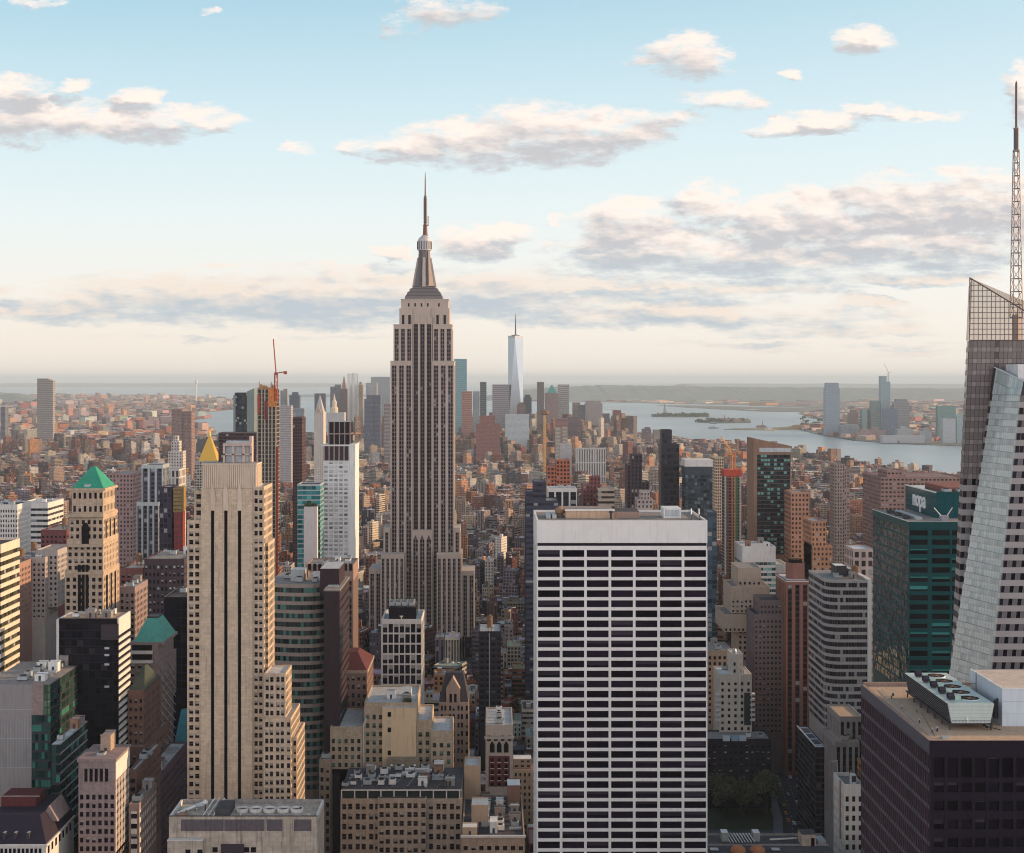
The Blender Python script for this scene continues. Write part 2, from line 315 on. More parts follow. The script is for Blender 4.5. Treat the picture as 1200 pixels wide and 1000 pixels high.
class Thing:
    def __init__(s, name, label, cat, x, y, z=0.0, group=None, short=None):
        s.o = bpy.data.objects.new(name, None); C.objects.link(s.o); s.o.location = (x, y, z); s.o.empty_display_size = 1
        tag(s.o, label, cat, group); s.org = (x, y, z); s.mbs = {}; s.single = []; s.panes = {}; s.short = short; s.rect = []
    def mb(s, part):
        if part not in s.mbs: s.mbs[part] = MB()
        return s.mbs[part]
    def one(s, part, parent=None):
        """a part of its own even when others share its name"""
        m = MB(); m.up = None; s.single.append((part, m)); return m
    def sub(s, up, part):
        """a piece of a part"""
        m = MB(); m.up = up; s.single.append((part, m)); return m
    def pane(s, part, pts, m, uv, key):
        s.panes.setdefault((part, m), []).append((pts, uv, key))
    # --- a wall with real piers, spandrels and panes set back between them
    def facade(s, side, fix, a0, a1, z0, z1, nb, nf, pf, sf, m, pm, d=.5, style='grid', part='window', sm=None, cells=1, alt=None, wall='wall', sills=None):
        w = s.mb(wall); bay, fh = (a1-a0)/nb, (z1-z0)/nf
        def bx(a, b, lo, hi, e, mm):
            if side == 'F': w.box(a, b, fix+e, fix+d, lo, hi, mm)
            elif side == 'R': w.box(fix-d, fix-e, a, b, lo, hi, mm)
            else: w.box(fix+e, fix+d, a, b, lo, hi, mm)
        def pt(a, z):
            k = d-.06
            return (a, fix+k, z) if side == 'F' else ((fix-k, a, z) if side == 'R' else (fix+k, a, z))
        pw = bay*pf; sh = fh*sf
        if style != 'band':
            for i in range(nb+1):
                q = pw*(alt[i % len(alt)] if alt else 1)
                bx(max(a0, a0+i*bay-q/2), min(a1, a0+i*bay+q/2), z0, z1, 0, m)
        if style != 'strip':
            for k in range(nf+1):
                lo = z0+k*fh-sh*.5; bx(a0+.002, a1-.002, max(z0, lo), min(z1, lo+sh), .0 if style == 'band' else min(.06, d*.3), sm or m)
        if sills:
            for k in range(nf):
                for i in range(nb):
                    l = pw*(alt[i % len(alt)] if alt else 1)/2; r_ = pw*(alt[(i+1) % len(alt)] if alt else 1)/2; zz = z0+k*fh+sh*.5
                    bx(a0+i*bay+l-.12, a0+(i+1)*bay-r_+.12, zz-.22, zz, -.14, sills)
        def put(A, B, lo, hi, nu, nv):
            P = [pt(A, lo), pt(B, lo), pt(B, hi), pt(A, hi)]; c = ((P[0][0]+P[2][0])/2, (P[0][1]+P[2][1])/2, (lo+hi)/2)
            vis = (side == 'F') or (side == 'R' and fix < 0) or (side == 'L' and fix > 0)
            area = (B-A)*(hi-lo)/c[1]**2*(1 if side == 'F' else .15)
            if not inframe(*c): vis = False
            s.pane(part, P, pm, [(0, 0), (nu, 0), (nu, nv), (0, nv)], (0 if vis else 1, -round(area*1e6), -c[2]))
        if style == 'band':
            for k in range(nf): put(a0, a1, z0+k*fh+sh*.5, z0+(k+1)*fh-sh*.5, nb*cells, 1)
        elif style == 'strip':
            for i in range(nb):
                l = pw*(alt[i % len(alt)] if alt else 1)/2; r = pw*(alt[(i+1) % len(alt)] if alt else 1)/2
                put(a0+i*bay+l, a0+(i+1)*bay-r, z0, z1, cells, nf)
        else:
            for k in range(nf):
                for i in range(nb):
                    l = pw*(alt[i % len(alt)] if alt else 1)/2; r = pw*(alt[(i+1) % len(alt)] if alt else 1)/2
                    put(a0+i*bay+l, a0+(i+1)*bay-r, z0+k*fh+sh*.5, z0+(k+1)*fh-sh*.5, cells, 1)
    def tier(s, x0, x1, y0, y1, z0, z1, m, pm, bay=3.2, fh=3.5, pf=.4, sf=.45, d=.5, style='grid', part='window', sides='FRL', zb=None, top=0.0,
             par=1.0, roof=None, sm=None, cells=1, alt=None, cm=None, sbay=None, edge=0.0, spm=None, sstyle=None, foot=True, roofpart='roof', sills=None):
        """one storey block of a building: core, fronts, parapet and roof"""
        if foot: FOOT.append((x0, x1, y0, y1))
        s.rect.append((x0, x1, y0, y1, z1))
        zb = z0 if zb is None else max(z0, zb); w = s.mb('wall'); cm = cm or m; zt = z1-top
        L, Rr = ('L' in sides), ('R' in sides); dl, dr = (d if L else 0), (d if Rr else 0)
        w.box(x0+dl, x1-dr, y0+d, y1, z0, z1, cm)
        if zb > z0: w.box(x0, x1, y0, y0+d, z0, zb, m); L and w.box(x0, x0+d, y0+d, y1, z0, zb, m); Rr and w.box(x1-d, x1, y0+d, y1, z0, zb, m)
        if top > 0: w.box(x0, x1, y0, y0+d, zt, z1, m); L and w.box(x0, x0+d, y0+d, y1, zt, z1, m); Rr and w.box(x1-d, x1, y0+d, y1, zt, z1, m)
        nf = max(1, round((zt-zb)/fh))
        e = edge
        if e > 0: w.box(x0, x0+e, y0, y0+d, zb, zt, m); w.box(x1-e, x1, y0, y0+d, zb, zt, m)
        s.facade('F', y0, x0+e, x1-e, zb, zt, max(1, round((x1-x0-2*e)/bay)), nf, pf, sf, m, pm, d, style, part, sm, cells, alt, sills=sills)
        sb = sbay or bay
        for sd, fx in (('R', x1), ('L', x0)):
            if sd in sides:
                s.facade(sd, fx, y0+d, y1, zb, zt, max(1, round((y1-y0-d)/sb)), nf, pf, sf, m, spm or pm, d, sstyle or style, part, sm, cells, alt if not sbay else None, sills=sills)
        if par > 0:
            t = .6; w.box(x0, x1, y0, y0+t, z1, z1+par, m); w.box(x0, x1, y1-t, y1, z1, z1+par, m)
            w.box(x0, x0+t, y0+t, y1-t, z1, z1+par, m); w.box(x1-t, x1, y0+t, y1-t, z1, z1+par, m)
        if roof:
            q = .62 if par > 0 else .05
            s.one(roofpart).box(x0+q, x1-q, y0+q, y1-q, z1+.004, z1+.25, roof)
    def reg(s):
        ALLRECT.extend(s.rect)
        for x0, x1, y0, y1, z in s.rect[:1] if s.short else []:
            HEROES.append((s.short, CX+F*x0/y0, CX+F*x1/y0, EY+F*(EH-max(r[4] for r in s.rect))/y0, y0))
    def done(s):
        for p, m in s.mbs.items():
            if m.f: m.build(p, s.o, s.org)
        for p, m in s.single:
            if not m.f: continue
            m.ob = m.build(p, s.o, s.org)
            if m.up is not None: m.ob.parent = m.up.ob
        for (part, pm), L in s.panes.items():
            L.sort(key=lambda t: t[2]); cap = 100 - s.used.get(part, 0) if hasattr(s, 'used') else 100
            if not hasattr(s, 'used'): s.used = {}
            cap = 100-s.used.get(part, 0); one = [t for t in L[:cap] if t[2][0] == 0]; s.used[part] = s.used.get(part, 0)+len(one)
            for pts, uv, k in one:
                b = MB(); b.face(pts, pm, uv); c = [sum(p[i] for p in pts)/4 for i in range(3)]
                o = b.build(part, None, c); o.parent = s.o; o.location = (c[0]-s.org[0], c[1]-s.org[1], c[2]-s.org[2])
            rest = L[len(one):]
            if rest:
                b = MB()
                for pts, uv, k in rest: b.face(pts, pm, uv)
                o = b.build(part, s.o, s.org)
                o['kind'] = 'stuff'
        s.reg(); return s.o

# rooftop pieces, each a part of its own
M_TANK = mat('tank_wood', (.22, .13, .08)); M_STEEL = plain('dark_steel', (.06, .055, .06), .5); M_GALV = mat('galvanised', (.42, .45, .46), .45, metal=.3)
M_WHITE = mat('white_paint', (.74, .73, .71), .6); M_GRAVEL = mat('gravel', (.30, .27, .25), .95, .3, .5); M_TAR = mat('tar_roof', (.085, .08, .085), .9, .3, .3)
M_PALE = mat('pale_roof', (.5, .5, .5), .9, .25, .3); M_TANROOF = mat('tan_roof', (.56, .39, .27), .95, .10, .4)
def water_tank(t, x, y, z, r=2.2, h=4.2):
    b = t.one('water_tank'); b.lathe(x, y, [(r, z+2.4), (r*.96, z+2.4+h)], M_TANK, 10); l = t.sub(b, 'stand')
    for sx in (-1, 1):
        for sy in (-1, 1): l.box(x+sx*r*.6-.12, x+sx*r*.6+.12, y+sy*r*.6-.12, y+sy*r*.6+.12, z, z+2.4, M_STEEL)
    t.sub(b, 'lid').lathe(x, y, [(r*1.05, z+2.41+h), (.05, z+2.4+h+1.5)], M_TANK, 10)
def cooler(t, x, y, z, w=4, d=4, h=2.6, m=None):
    b = t.one('air_conditioner'); m = m or M_GALV
    b.box(x-w/2, x+w/2, y-d/2, y+d/2, z+.4, z+h, m)
    for sx in (-1, 1): b.box(x+sx*w*.4-.1, x+sx*w*.4+.1, y-d*.4, y+d*.4, z, z+.4, M_STEEL)
    r = min(w, d)*.36; t.sub(b, 'fan').lathe(x, y, [(r*1.08, z+h), (r*1.05, z+h+.35), (r*.9, z+h+.35), (r*.9, z+h+.08)], M_STEEL, 10)
def bulkhead(t, x0, x1, y0, y1, z, h, m, roof=None, part='penthouse'):
    b = t.one(part); b.box(x0, x1, y0, y1, z, z+h, m, roof); b.box(x0-.15, x1+.15, y0-.15, y0+.25, z+h, z+h+.4, m); b.box(x0-.15, x1+.15, y1-.25, y1+.15, z+h, z+h+.4, m)
    t.sub(b, 'door').box((x0+x1)/2-.5, (x0+x1)/2+.5, y0-.06, y0, z+.1, z+2.2, M_STEEL)
def duct(t, x0, x1, y, z, m=None): t.one('duct').box(x0, x1, y-.5, y+.5, z+.5, z+1.4, m or M_GALV, bottom=True)
def clutter(t, x0, x1, y0, y1, z, n=5, seed=1, tank=0):
    r = random.Random(seed); cells = []
    nx = max(1, int((x1-x0)/6)); ny = max(1, int((y1-y0)/6))
    sp = [(x0+(i+.5)*(x1-x0)/nx, y0+(j+.5)*(y1-y0)/ny) for i in range(nx) for j in range(ny)]; r.shuffle(sp)
    for k, (x, y) in enumerate(sp[:n]):
        q = r.random()
        if k < tank: water_tank(t, x, y, z, r.uniform(1.7, 2.3))
        elif q < .35: bulkhead(t, x-r.uniform(1.5, 2.6), x+r.uniform(1.5, 2.6), y-2, y+2, z, r.uniform(2.5, 4.2), r.choice([M_GRAVEL, M_WHITE, mat('brick_roofhouse', (.3, .17, .12))]), r.choice([M_PALE, M_TAR]), 'stair_house')
        elif q < .8: cooler(t, x, y, z, r.uniform(2.4, 4.2), r.uniform(2.4, 4), r.uniform(1.6, 2.8), r.choice([M_GALV, M_WHITE, M_GALV]))
        else: duct(t, x-2.6, x+2.6, y, z)

# ================================================================ the towers near the terrace
def face_x(pa, pb, Y): return PX(pa, Y), PX(pb, Y)
P_DARK = pane('dark_pane'); P_BLIND = pane('office_pane', blind=.45, bcol=(.50, .48, .44)); P_HALF = pane('sash_pane', (.018, .011, .016), .55, (.46, .42, .36), .1, pos0=.3, sash=(.16, .12, .10))
P_GREEN = pane('green_pane', (.02, .04, .036), .4, (.12, .26, .22), .08, pos0=.1, sash=(.24, .20, .16))

# ---- white slab with wide dark windows (centre right)
Y = 523; x0, x1 = face_x(629, 829, Y); z = PZ(610, Y)
GW = mat('travertine', (.80, .76, .72), .7, .05, .2, grime=.10); GP = pane('bronze_pane', (.013, .008, .016), .22, (.040, .030, .045), .06, pos0=.2, var=.6)
t = Thing('office_tower', 'broad white slab tower with seven columns of wide dark windows, right of centre', 'skyscraper', (x0+x1)/2, Y, short='the broad white slab tower')
yb = 565; w = t.mb('wall'); FOOT.append((x0-2, x1+2, Y-4, yb+2)); t.rect.append((x0, x1, Y, yb, z))
zt = PZ(637.5, Y); fh = 11.78*Y/F; nfl = 32; zb = PZ(643, Y)-nfl*fh
w.box(x0+.6, x1-.6, Y+.5, yb, 0, z-.9, GW); w.box(x0, x1, Y, Y+.5, 0, zb, GW); w.box(x0, x0+.6, Y+.9, yb, 0, zb, GW); w.box(x1-.6, x1, Y+.9, yb, 0, zb, GW)
t.facade('F', Y, x0, x1, zb, PZ(643, Y), 7, nfl, .105, .315, GW, GP, .5)
t.facade('L', x0, Y+.9, yb, zb, PZ(643, Y), 5, nfl, .105, .315, GW, GP, .6); t.facade('R', x1, Y+.9, yb, zb, PZ(643, Y), 5, nfl, .105, .335, GW, GP, .6)
# blank panels of the crown with joints, and the slot under them
w.box(x0+.3, x1-.3, Y+.25, Y+.5, PZ(643, Y), PZ(640, Y), GW)
w.box(x0+.3, x1-.3, Y+.40, Y+.5, PZ(640, Y), PZ(636.5, Y), plain('shadow_gap', (.02, .015, .02), .8))
bw = (x1-x0)/7
for i in range(7):
    w.box(x0+i*bw+(.06 if i else 0), x0+(i+1)*bw-(.06 if i < 6 else 0), Y+.02, Y+.5, PZ(636.5, Y), z, GW)
    w.box(x0+i*bw-(0 if not i else .35), x0+i*bw+(.7 if not i else .35), Y-.05, Y+.02, PZ(636.5, Y), z, GW)
w.box(x0, x0+.6, Y+.9, yb, PZ(643, Y), z, GW); w.box(x1-.6, x1, Y+.9, yb, PZ(643, Y), z, GW); w.box(x0+.6, x1-.6, yb-.6, yb, z-.9, z, GW)
t.mb('roof').box(x0+.7, x1-.7, Y+1, yb-.7, z-.9, z-.85, mat('roof_membrane', (.30, .26, .23), .9, .3, .2))
b = t.one('penthouse'); b.box(PX(662, 545), PX(718, 545), 540, 556, z-.85, z+2.3, M_TANROOF, mat('roof_membrane', (.3, .26, .23))); b.box(PX(661, 545), PX(719, 545), 539.7, 540.0, z+1.9, z+2.5, GW)
b = t.one('penthouse'); b.box(PX(718.5, 545), PX(748, 545), 541, 557, z-.85, z+1.5, mat('dusky_metal', (.35, .24, .19)), M_TAR)
b = t.one('air_conditioner'); b.box(PX(776, 545), PX(796, 545), 540, 550, z-.85, z+2.9, M_WHITE); b.box(PX(778, 545), PX(794, 545), 539.8, 540, z, z+2.3, M_GALV)
b = t.one('water_tank'); b.lathe(PX(656, 545), 545, [(1.2, z-.8), (1.2, z+.2), (1.8, z+.8), (1.9, z+2.2), (1.5, z+2.5), (.1, z+3.4)], mat('rusty_tank', (.30, .18, .12)), 12)
for px in (640, 647): t.one('duct').box(PX(px, 540), PX(px+5, 540), 538, 548, z-.8, z+.6, M_GALV)
b = t.one('exhaust_stack'); b.tube((PX(714, 545), 536, z-.8), (PX(714, 545), 536, z+1.8), .5, M_STEEL, 8); b.lathe(PX(714, 545), 536, [(.9, z+1.5), (.9, z+2.0), (.3, z+2.3)], M_STEEL, 8)
b = t.one('gantry'); 
for px in (806, 815): b.tube((PX(px, 540), 530, z-.8), (PX(px+7, 545), 552, z+1.6), .22, M_WHITE); b.tube((PX(px, 540), 530, z-.8), (PX(px, 540), 530, z+1.5), .2, M_STEEL)
t.done()

# ---- limestone tower with three black window strips (left of centre)
LIME = mat('warm_limestone', (.60, .465, .34), .85, .07, .12, grime=.32, brick=1.12); LIME2 = mat('pale_limestone', (.66, .53, .41), .85, .08, .2); BLKS = plain('black_strip', (.010, .008, .012), .12)
Y = 600
t = Thing('office_tower', 'tall warm limestone tower with three unbroken black strips up its front', 'skyscraper', PX(265, Y), Y, short='the limestone tower with black strips')
w = t.mb('wall'); Xr = lambda p: PX(p, Y); zc = PZ(573, Y); zb = PZ(1000, Y)
yb = 616
FOOT.append((Xr(217), Xr(354), Y-3, 660)); t.rect.append((Xr(235), Xr(302), Y, yb, PZ(545, Y)))
# central slab, split by the three strips
ed = [235.5, 247, 251, 262.6, 266.6, 278.6, 282.6, 296]
for i in range(0, 8, 2): w.box(Xr(ed[i]), Xr(ed[i+1]), Y, Y+1, 0, zc-6 if i in (2, 4) else zc-6, LIME)
w.box(Xr(235.5), Xr(296), Y+1, yb, 0, zc, LIME)
for i in (1, 3, 5):
    b = t.one('window_strip'); b.box(Xr(ed[i])+.02, Xr(ed[i+1])-.02, Y+.7, Y+1, 0, zc-7.2, BLKS)
    w.box(Xr(ed[i]), Xr(ed[i+1]), Y+.25, Y+1, zc-7.2, zc-6, LIME)
    f = t.one('finial'); a = (Xr(ed[i])+Xr(ed[i+1]))/2; f.box(a-1.0, a+1.0, Y-.35, Y, zc-9, zc-1.5, LIME2)
    f.prism([(a-1.0, Y-.35, zc-1.5), (a+1.0, Y-.35, zc-1.5), (a+1.0, Y, zc-1.5), (a-1.0, Y, zc-1.5)], [(a-.1, Y-.2, zc+2.0), (a+.1, Y-.2, zc+2.0), (a+.1, Y, zc+2.0), (a-.1, Y, zc+2.0)], LIME2)
w.box(Xr(235.5), Xr(296), Y, Y+1, zc-6, zc, LIME)
# fluted crown
zk = PZ(545, Y); w.box(Xr(236.5), Xr(300), Y+1.2, yb-2, zc, zk, LIME)
n = 26
for i in range(n): q = Xr(236.5)+(Xr(300)-Xr(236.5))*(i+.5)/n; w.box(q-.32, q+.32, Y+.9, Y+1.2, zc+.3, zk-.2, LIME2)
n = 7
for i in range(n): q = Y+2+(yb-5-Y)*(i+.5)/n; w.box(Xr(300), Xr(300)+.3, q-.4, q+.4, zc+.3, zk-.2, LIME2)
w.box(Xr(236.5)-.3, Xr(300)+.3, Y+.8, yb-2, zk, zk+.5, LIME2)
t.mb('roof').box(Xr(237), Xr(299), Y+1.5, yb-3, zk+.5, zk+.6, M_GRAVEL)
# wings with sash windows in pairs
SILL = mat('pale_sill', (.56, .45, .35))
kw = dict(sills=SILL, bay=2.05, fh=3.37, pf=.36, sf=.42, d=.45, alt=(1.5, .7), sides='RL', zb=PZ(1000, Y))
def wing(pa, pb, ytop, dy, sides='FRL', nb=2, dep=24, **k):
    a, b = Xr(pa), Xr(pb); q = dict(kw); q.update(k); q['sides'] = sides; q['bay'] = (b-a)/nb
    t.tier(a, b, Y+dy, Y+dy+dep, 0, PZ(ytop, Y), LIME, P_HALF, foot=False, par=.8, sbay=3.2, spm=P_HALF, roof=M_PALE, **q)
wing(219, 235.4, 612, .6, 'L'); wing(225.5, 235.3, 578, 3.2, 'L', 1)
wing(296.1, 309, 573, .6, 'R', 2, 23); wing(309.1, 312.5, 640, 4, 'R', 1, 18)
wing(313, 338, 787, -8, 'RL', 4, 18); wing(313.2, 344.6, 838, -9.5, 'R', 5, 28); wing(344.7, 350, 862, -6, 'R', 1, 26)
# steel frame and plant on the roof
b = t.one('roof_frame'); PK = mat('pinkish_frame', (.55, .42, .37))
for px in (257, 268, 280, 289): b.box(Xr(px), Xr(px)+.9, Y+8, Y+9, zk+.6, zk+7.5, PK)
b.box(Xr(257), Xr(291), Y+7.8, Y+9.2, zk+7.5, zk+8.6, PK); b.box(Xr(257), Xr(291), Y+8, Y+8.6, zk+3.6, zk+4.2, PK)
b = t.one('penthouse'); b.box(Xr(260), Xr(287), Y+9.5, Y+13.5, zk+.6, zk+9.5, M_GALV); b.box(Xr(287.5), Xr(291), Y+9.5, Y+13, zk+.6, zk+11.5, PK)
t.done()

# ---- the art deco skyscraper with the mast
Y = 1290; S = Y/F
ES = mat('grey_limestone', (.50, .395, .325), .8, .06, .05); ES2 = mat('pale_trim', (.50, .43, .38), .7, .06, .1); ESM = plain('steel_mast', (.19, .165, .16), .5, .2)
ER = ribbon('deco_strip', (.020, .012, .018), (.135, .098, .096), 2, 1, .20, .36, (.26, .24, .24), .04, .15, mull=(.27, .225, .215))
ERD = ribbon('deco_centre_strip', (.015, .010, .016), (.075, .052, .060), 2, 1, .20, .36, (.22, .2, .22), .03, .15, mull=(.12, .10, .11))  # darker copy of the strip: shade of the recessed centre put into its colours
Xr = lambda p: PX(p, Y); Zr = lambda p: PZ(p, Y)
t = Thing('deco_skyscraper', 'tallest stepped art deco skyscraper with a banded mast and antenna, left of centre', 'skyscraper', Xr(495), Y, short='the tall art deco skyscraper')
w = t.mb('wall'); FOOT.append((Xr(428), Xr(560), Y-25, Y+60))
def esb(pa, pb, ytop, ybot, dy, nb, pf, pm, dep=50, sides='', nf=None, top=3.5, d=.8, alt=None, cells=2):
    a, b = Xr(pa), Xr(pb); z0, z1 = Zr(ybot), Zr(ytop); y0 = Y+dy
    dr = d if 'R' in sides else 0; dl = d if 'L' in sides else 0
    w.box(a+dl, b-dr, y0+d, y0+dep, z0, z1, ES); w.box(a, b, y0, y0+d, z1-top, z1, ES); t.rect.append((a, b, y0, y0+dep, z1))
    n = nf or max(1, round((z1-top-z0)/3.75))
    t.facade('F', y0, a, b, z0, z1-top, nb, n, pf, 0, ES, pm, d, 'strip', 'window_strip', cells=cells, alt=alt)
    for sd, fx in (('R', b), ('L', a)):
        if sd in sides: t.facade(sd, fx, y0+d, y0+dep, z0, z1-top, 7, n, .42, 0, ES, pm, d, 'strip', 'window_strip', cells=2); w.box(fx-d if sd == 'R' else fx, fx if sd == 'R' else fx+d, y0+d, y0+dep, z1-top, z1, ES)
    w.box(a-.25, b+.25, y0-.25, y0+dep+.2, z1, z1+.7, ES2)
B0 = 745
esb(433, 447.3, 667, B0, -6, 2, .40, ER, 40, 'L'); esb(541.5, 556, 669, B0, -6, 2, .40, ER, 40, 'R')
esb(447.5, 474.5, 648, B0, -14, 5, .42, ER, 40, 'L'); esb(512.5, 541.3, 648, B0, -14, 5, .42, ER, 40, 'R')
esb(449.8, 457.3, 619, B0, -4, 1, .5, ER, 36, 'L'); esb(532, 539.5, 619, B0, -4, 1, .5, ER, 36, 'R')
# shaft: left and right thirds stand proud of the recessed centre
esb(457.5, 483, 424, B0, 0, 3, .34, ER, 46, 'L'); esb(506.5, 532, 424, B0, 0, 3, .34, ER, 46, 'R')
esb(461, 482.8, 381, 424, 1.5, 3, .36, ER, 40, 'L'); esb(507, 529.5, 381, 424, 1.5, 3, .36, ER, 40, 'R')
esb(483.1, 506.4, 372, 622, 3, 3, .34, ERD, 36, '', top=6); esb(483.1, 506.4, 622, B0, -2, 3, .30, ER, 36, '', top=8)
for i in range(3):
    a, b = Xr(483.1)+(Xr(506.4)-Xr(483.1))*(i+.2)/3, Xr(483.1)+(Xr(506.4)-Xr(483.1))*(i+.8)/3; c = (a+b)/2
    q = t.one('arch'); zz = Zr(622)-8; q.prism([(a, Y-2.3, zz), (b, Y-2.3, zz), (b, Y-2.02, zz), (a, Y-2.02, zz)], [(c-.3, Y-2.3, zz+4), (c+.3, Y-2.3, zz+4), (c+.3, Y-2.02, zz+4), (c-.3, Y-2.02, zz+4)], plain('bay_bronze', (.12, .09, .10), .5))
    q = t.one('finial'); zz = Zr(372)-4; q.prism([(c-1.2, Y+2.4, zz), (c+1.2, Y+2.4, zz), (c+1.2, Y+2.98, zz), (c-1.2, Y+2.98, zz)], [(c-.2, Y+2.4, zz+7), (c+.2, Y+2.4, zz+7), (c+.2, Y+2.98, zz+7), (c-.2, Y+2.98, zz+7)], ES2)
# crown blocks
w.box(Xr(467.5), Xr(483), Y+5, Y+40, Zr(381), Zr(361), ES); w.box(Xr(506.5), Xr(526.5), Y+5, Y+40, Zr(381), Zr(361), ES)
w.box(Xr(469.5), Xr(525), Y+6.5, Y+39, Zr(372), Zr(351), ES); w.box(Xr(469), Xr(525.5), Y+6, Y+39.5, Zr(351), Zr(350), ES2)
for px in (478.5, 486, 493.5, 501, 514): t.one('window').box(Xr(px)-.7, Xr(px)+.7, Y+6.4, Y+6.5, Zr(359), Zr(355), plain('black_strip', (.01, .008, .012)))
for px in (472, 479.5, 512.5, 521): t.one('window').box(Xr(px)-1.1, Xr(px)+1.1, Y+4.85, Y+5.0, Zr(380), Zr(369), plain('black_strip', (.01, .008, .012)))
b = t.one('observation_deck')
for k, (pa, pb, yt, yb_) in enumerate([(474, 518, 345, 350), (476, 516, 341, 345), (479, 513, 337, 341), (482.5, 509.5, 334, 337)]):
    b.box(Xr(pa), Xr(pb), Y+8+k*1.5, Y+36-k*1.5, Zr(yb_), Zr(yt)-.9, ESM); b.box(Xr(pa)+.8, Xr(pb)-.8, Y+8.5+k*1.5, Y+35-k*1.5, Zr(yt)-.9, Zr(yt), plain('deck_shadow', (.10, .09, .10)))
m_ = t.one('mast'); yc = Y+22
ring = lambda h, z: [(Xr(496)+h*math.cos(R(a)), yc+h*math.sin(R(a)), z) for a in range(22, 382, 45)]
m_.prism(ring(9.8, Zr(335)), ring(6.2, Zr(308)), ESM); m_.prism(ring(6.2, Zr(308)), ring(5.4, Zr(291)), ESM)
for i in range(4):
    a = R(90*i+45)
    for q in (-1, 1):
        pass
for dx, dy in ((-1, 0), (1, 0), (0, -1), (0, 1)):       # the four stepped wings of the mast and the dark glass between
    m_.prism([(Xr(496)+dx*9.5-1.6, yc+dy*9.5-1.6, Zr(335)), (Xr(496)+dx*9.5+1.6, yc+dy*9.5-1.6, Zr(335)), (Xr(496)+dx*9.5+1.6, yc+dy*9.5+1.6, Zr(335)), (Xr(496)+dx*9.5-1.6, yc+dy*9.5+1.6, Zr(335))],
             [(Xr(496)+dx*5.2-1.2, yc+dy*5.2-1.2, Zr(300)), (Xr(496)+dx*5.2+1.2, yc+dy*5.2-1.2, Zr(300)), (Xr(496)+dx*5.2+1.2, yc+dy*5.2+1.2, Zr(300)), (Xr(496)+dx*5.2-1.2, yc+dy*5.2+1.2, Zr(300))], ES2)
g_ = t.one('mast_window')
for s_ in (-1, 1): g_.prism([(Xr(496)+s_*3.4-1.0, yc-9.6, Zr(333)), (Xr(496)+s_*3.4+1.0, yc-9.6, Zr(333)), (Xr(496)+s_*3.4+1.0, yc-8, Zr(333)), (Xr(496)+s_*3.4-1.0, yc-8, Zr(333))],
     [(Xr(496)+s_*3.0-.7, yc-5.9, Zr(292)), (Xr(496)+s_*3.0+.7, yc-5.9, Zr(292)), (Xr(496)+s_*3.0+.7, yc-5, Zr(292)), (Xr(496)+s_*3.0-.7, yc-5, Zr(292))], plain('bay_bronze', (.12, .09, .10)))
b = t.one('mast_cap'); b.lathe(Xr(496), yc, [(6.3, Zr(291)), (6.3, Zr(279.5)), (5.6, Zr(279.5)), (5.4, Zr(277)), (3.0, Zr(274.5)), (2.4, Zr(273))], plain('cap_white', (.50, .47, .46), .5, .1), 16)
for k in range(16):
    a = 2*math.pi*k/16; b.tube((Xr(496)+6.4*math.cos(a), yc+6.4*math.sin(a), Zr(290)), (Xr(496)+6.4*math.cos(a), yc+6.4*math.sin(a), Zr(280.5)), .3, M_STEEL)
b = t.one('antenna'); AR = plain('antenna_red', (.20, .09, .07), .5)
b.lathe(Xr(497), yc, [(2.4, Zr(274)), (1.9, Zr(262)), (2.4, Zr(262)), (2.4, Zr(261)), (1.3, Zr(260)), (1.2, Zr(228)), (1.5, Zr(228)), (1.5, Zr(227)), (.7, Zr(226)), (.5, Zr(206)), (.2, Zr(198))], AR, 8)
for yy in range(230, 260, 3): b.lathe(Xr(497), yc, [(1.9, Zr(yy)), (1.9, Zr(yy+1))], M_STEEL, 8)
b.tube((Xr(500.5), yc, Zr(262)), (Xr(500.5), yc, Zr(250)), .5, ESM)
t.done()

# ---- faceted glass tower with a lattice spire (right edge)
t = Thing('glass_tower', 'faceted glass skyscraper leaning at the right edge, with a tall white lattice spire', 'skyscraper', PX(1160, 510), 505, short='the faceted glass tower')
FOOT.append((150, 290, 480, 580))
BW = mat('fritted_band', (.36, .325, .315), .5, .06, .2, grime=.05); BWU = ribbon('fritted_band_high', (.24, .205, .195), (.07, .055, .055), 1, 1, .10, .06, (.30, .26, .25), .25, .3, .15)
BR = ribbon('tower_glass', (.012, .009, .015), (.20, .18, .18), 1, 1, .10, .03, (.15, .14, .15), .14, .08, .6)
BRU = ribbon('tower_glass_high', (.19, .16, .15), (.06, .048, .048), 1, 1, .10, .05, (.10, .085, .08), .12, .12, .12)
BS = ribbon('screen_glass', (.20, .165, .155), (.06, .05, .055), 1, 1, .12, .08, (.26, .21, .19), .3, .15, .25); FG = ribbon('facet_glass', (.40, .46, .44), (.22, .25, .25), 1, 1, .09, .06, (.52, .57, .55), .35, .10, .16, spec=.5, warp=.25)  # sky mirrored by the slanting facet is put into its pale glass colour
def lerp(a, b, f): return a+(b-a)*f
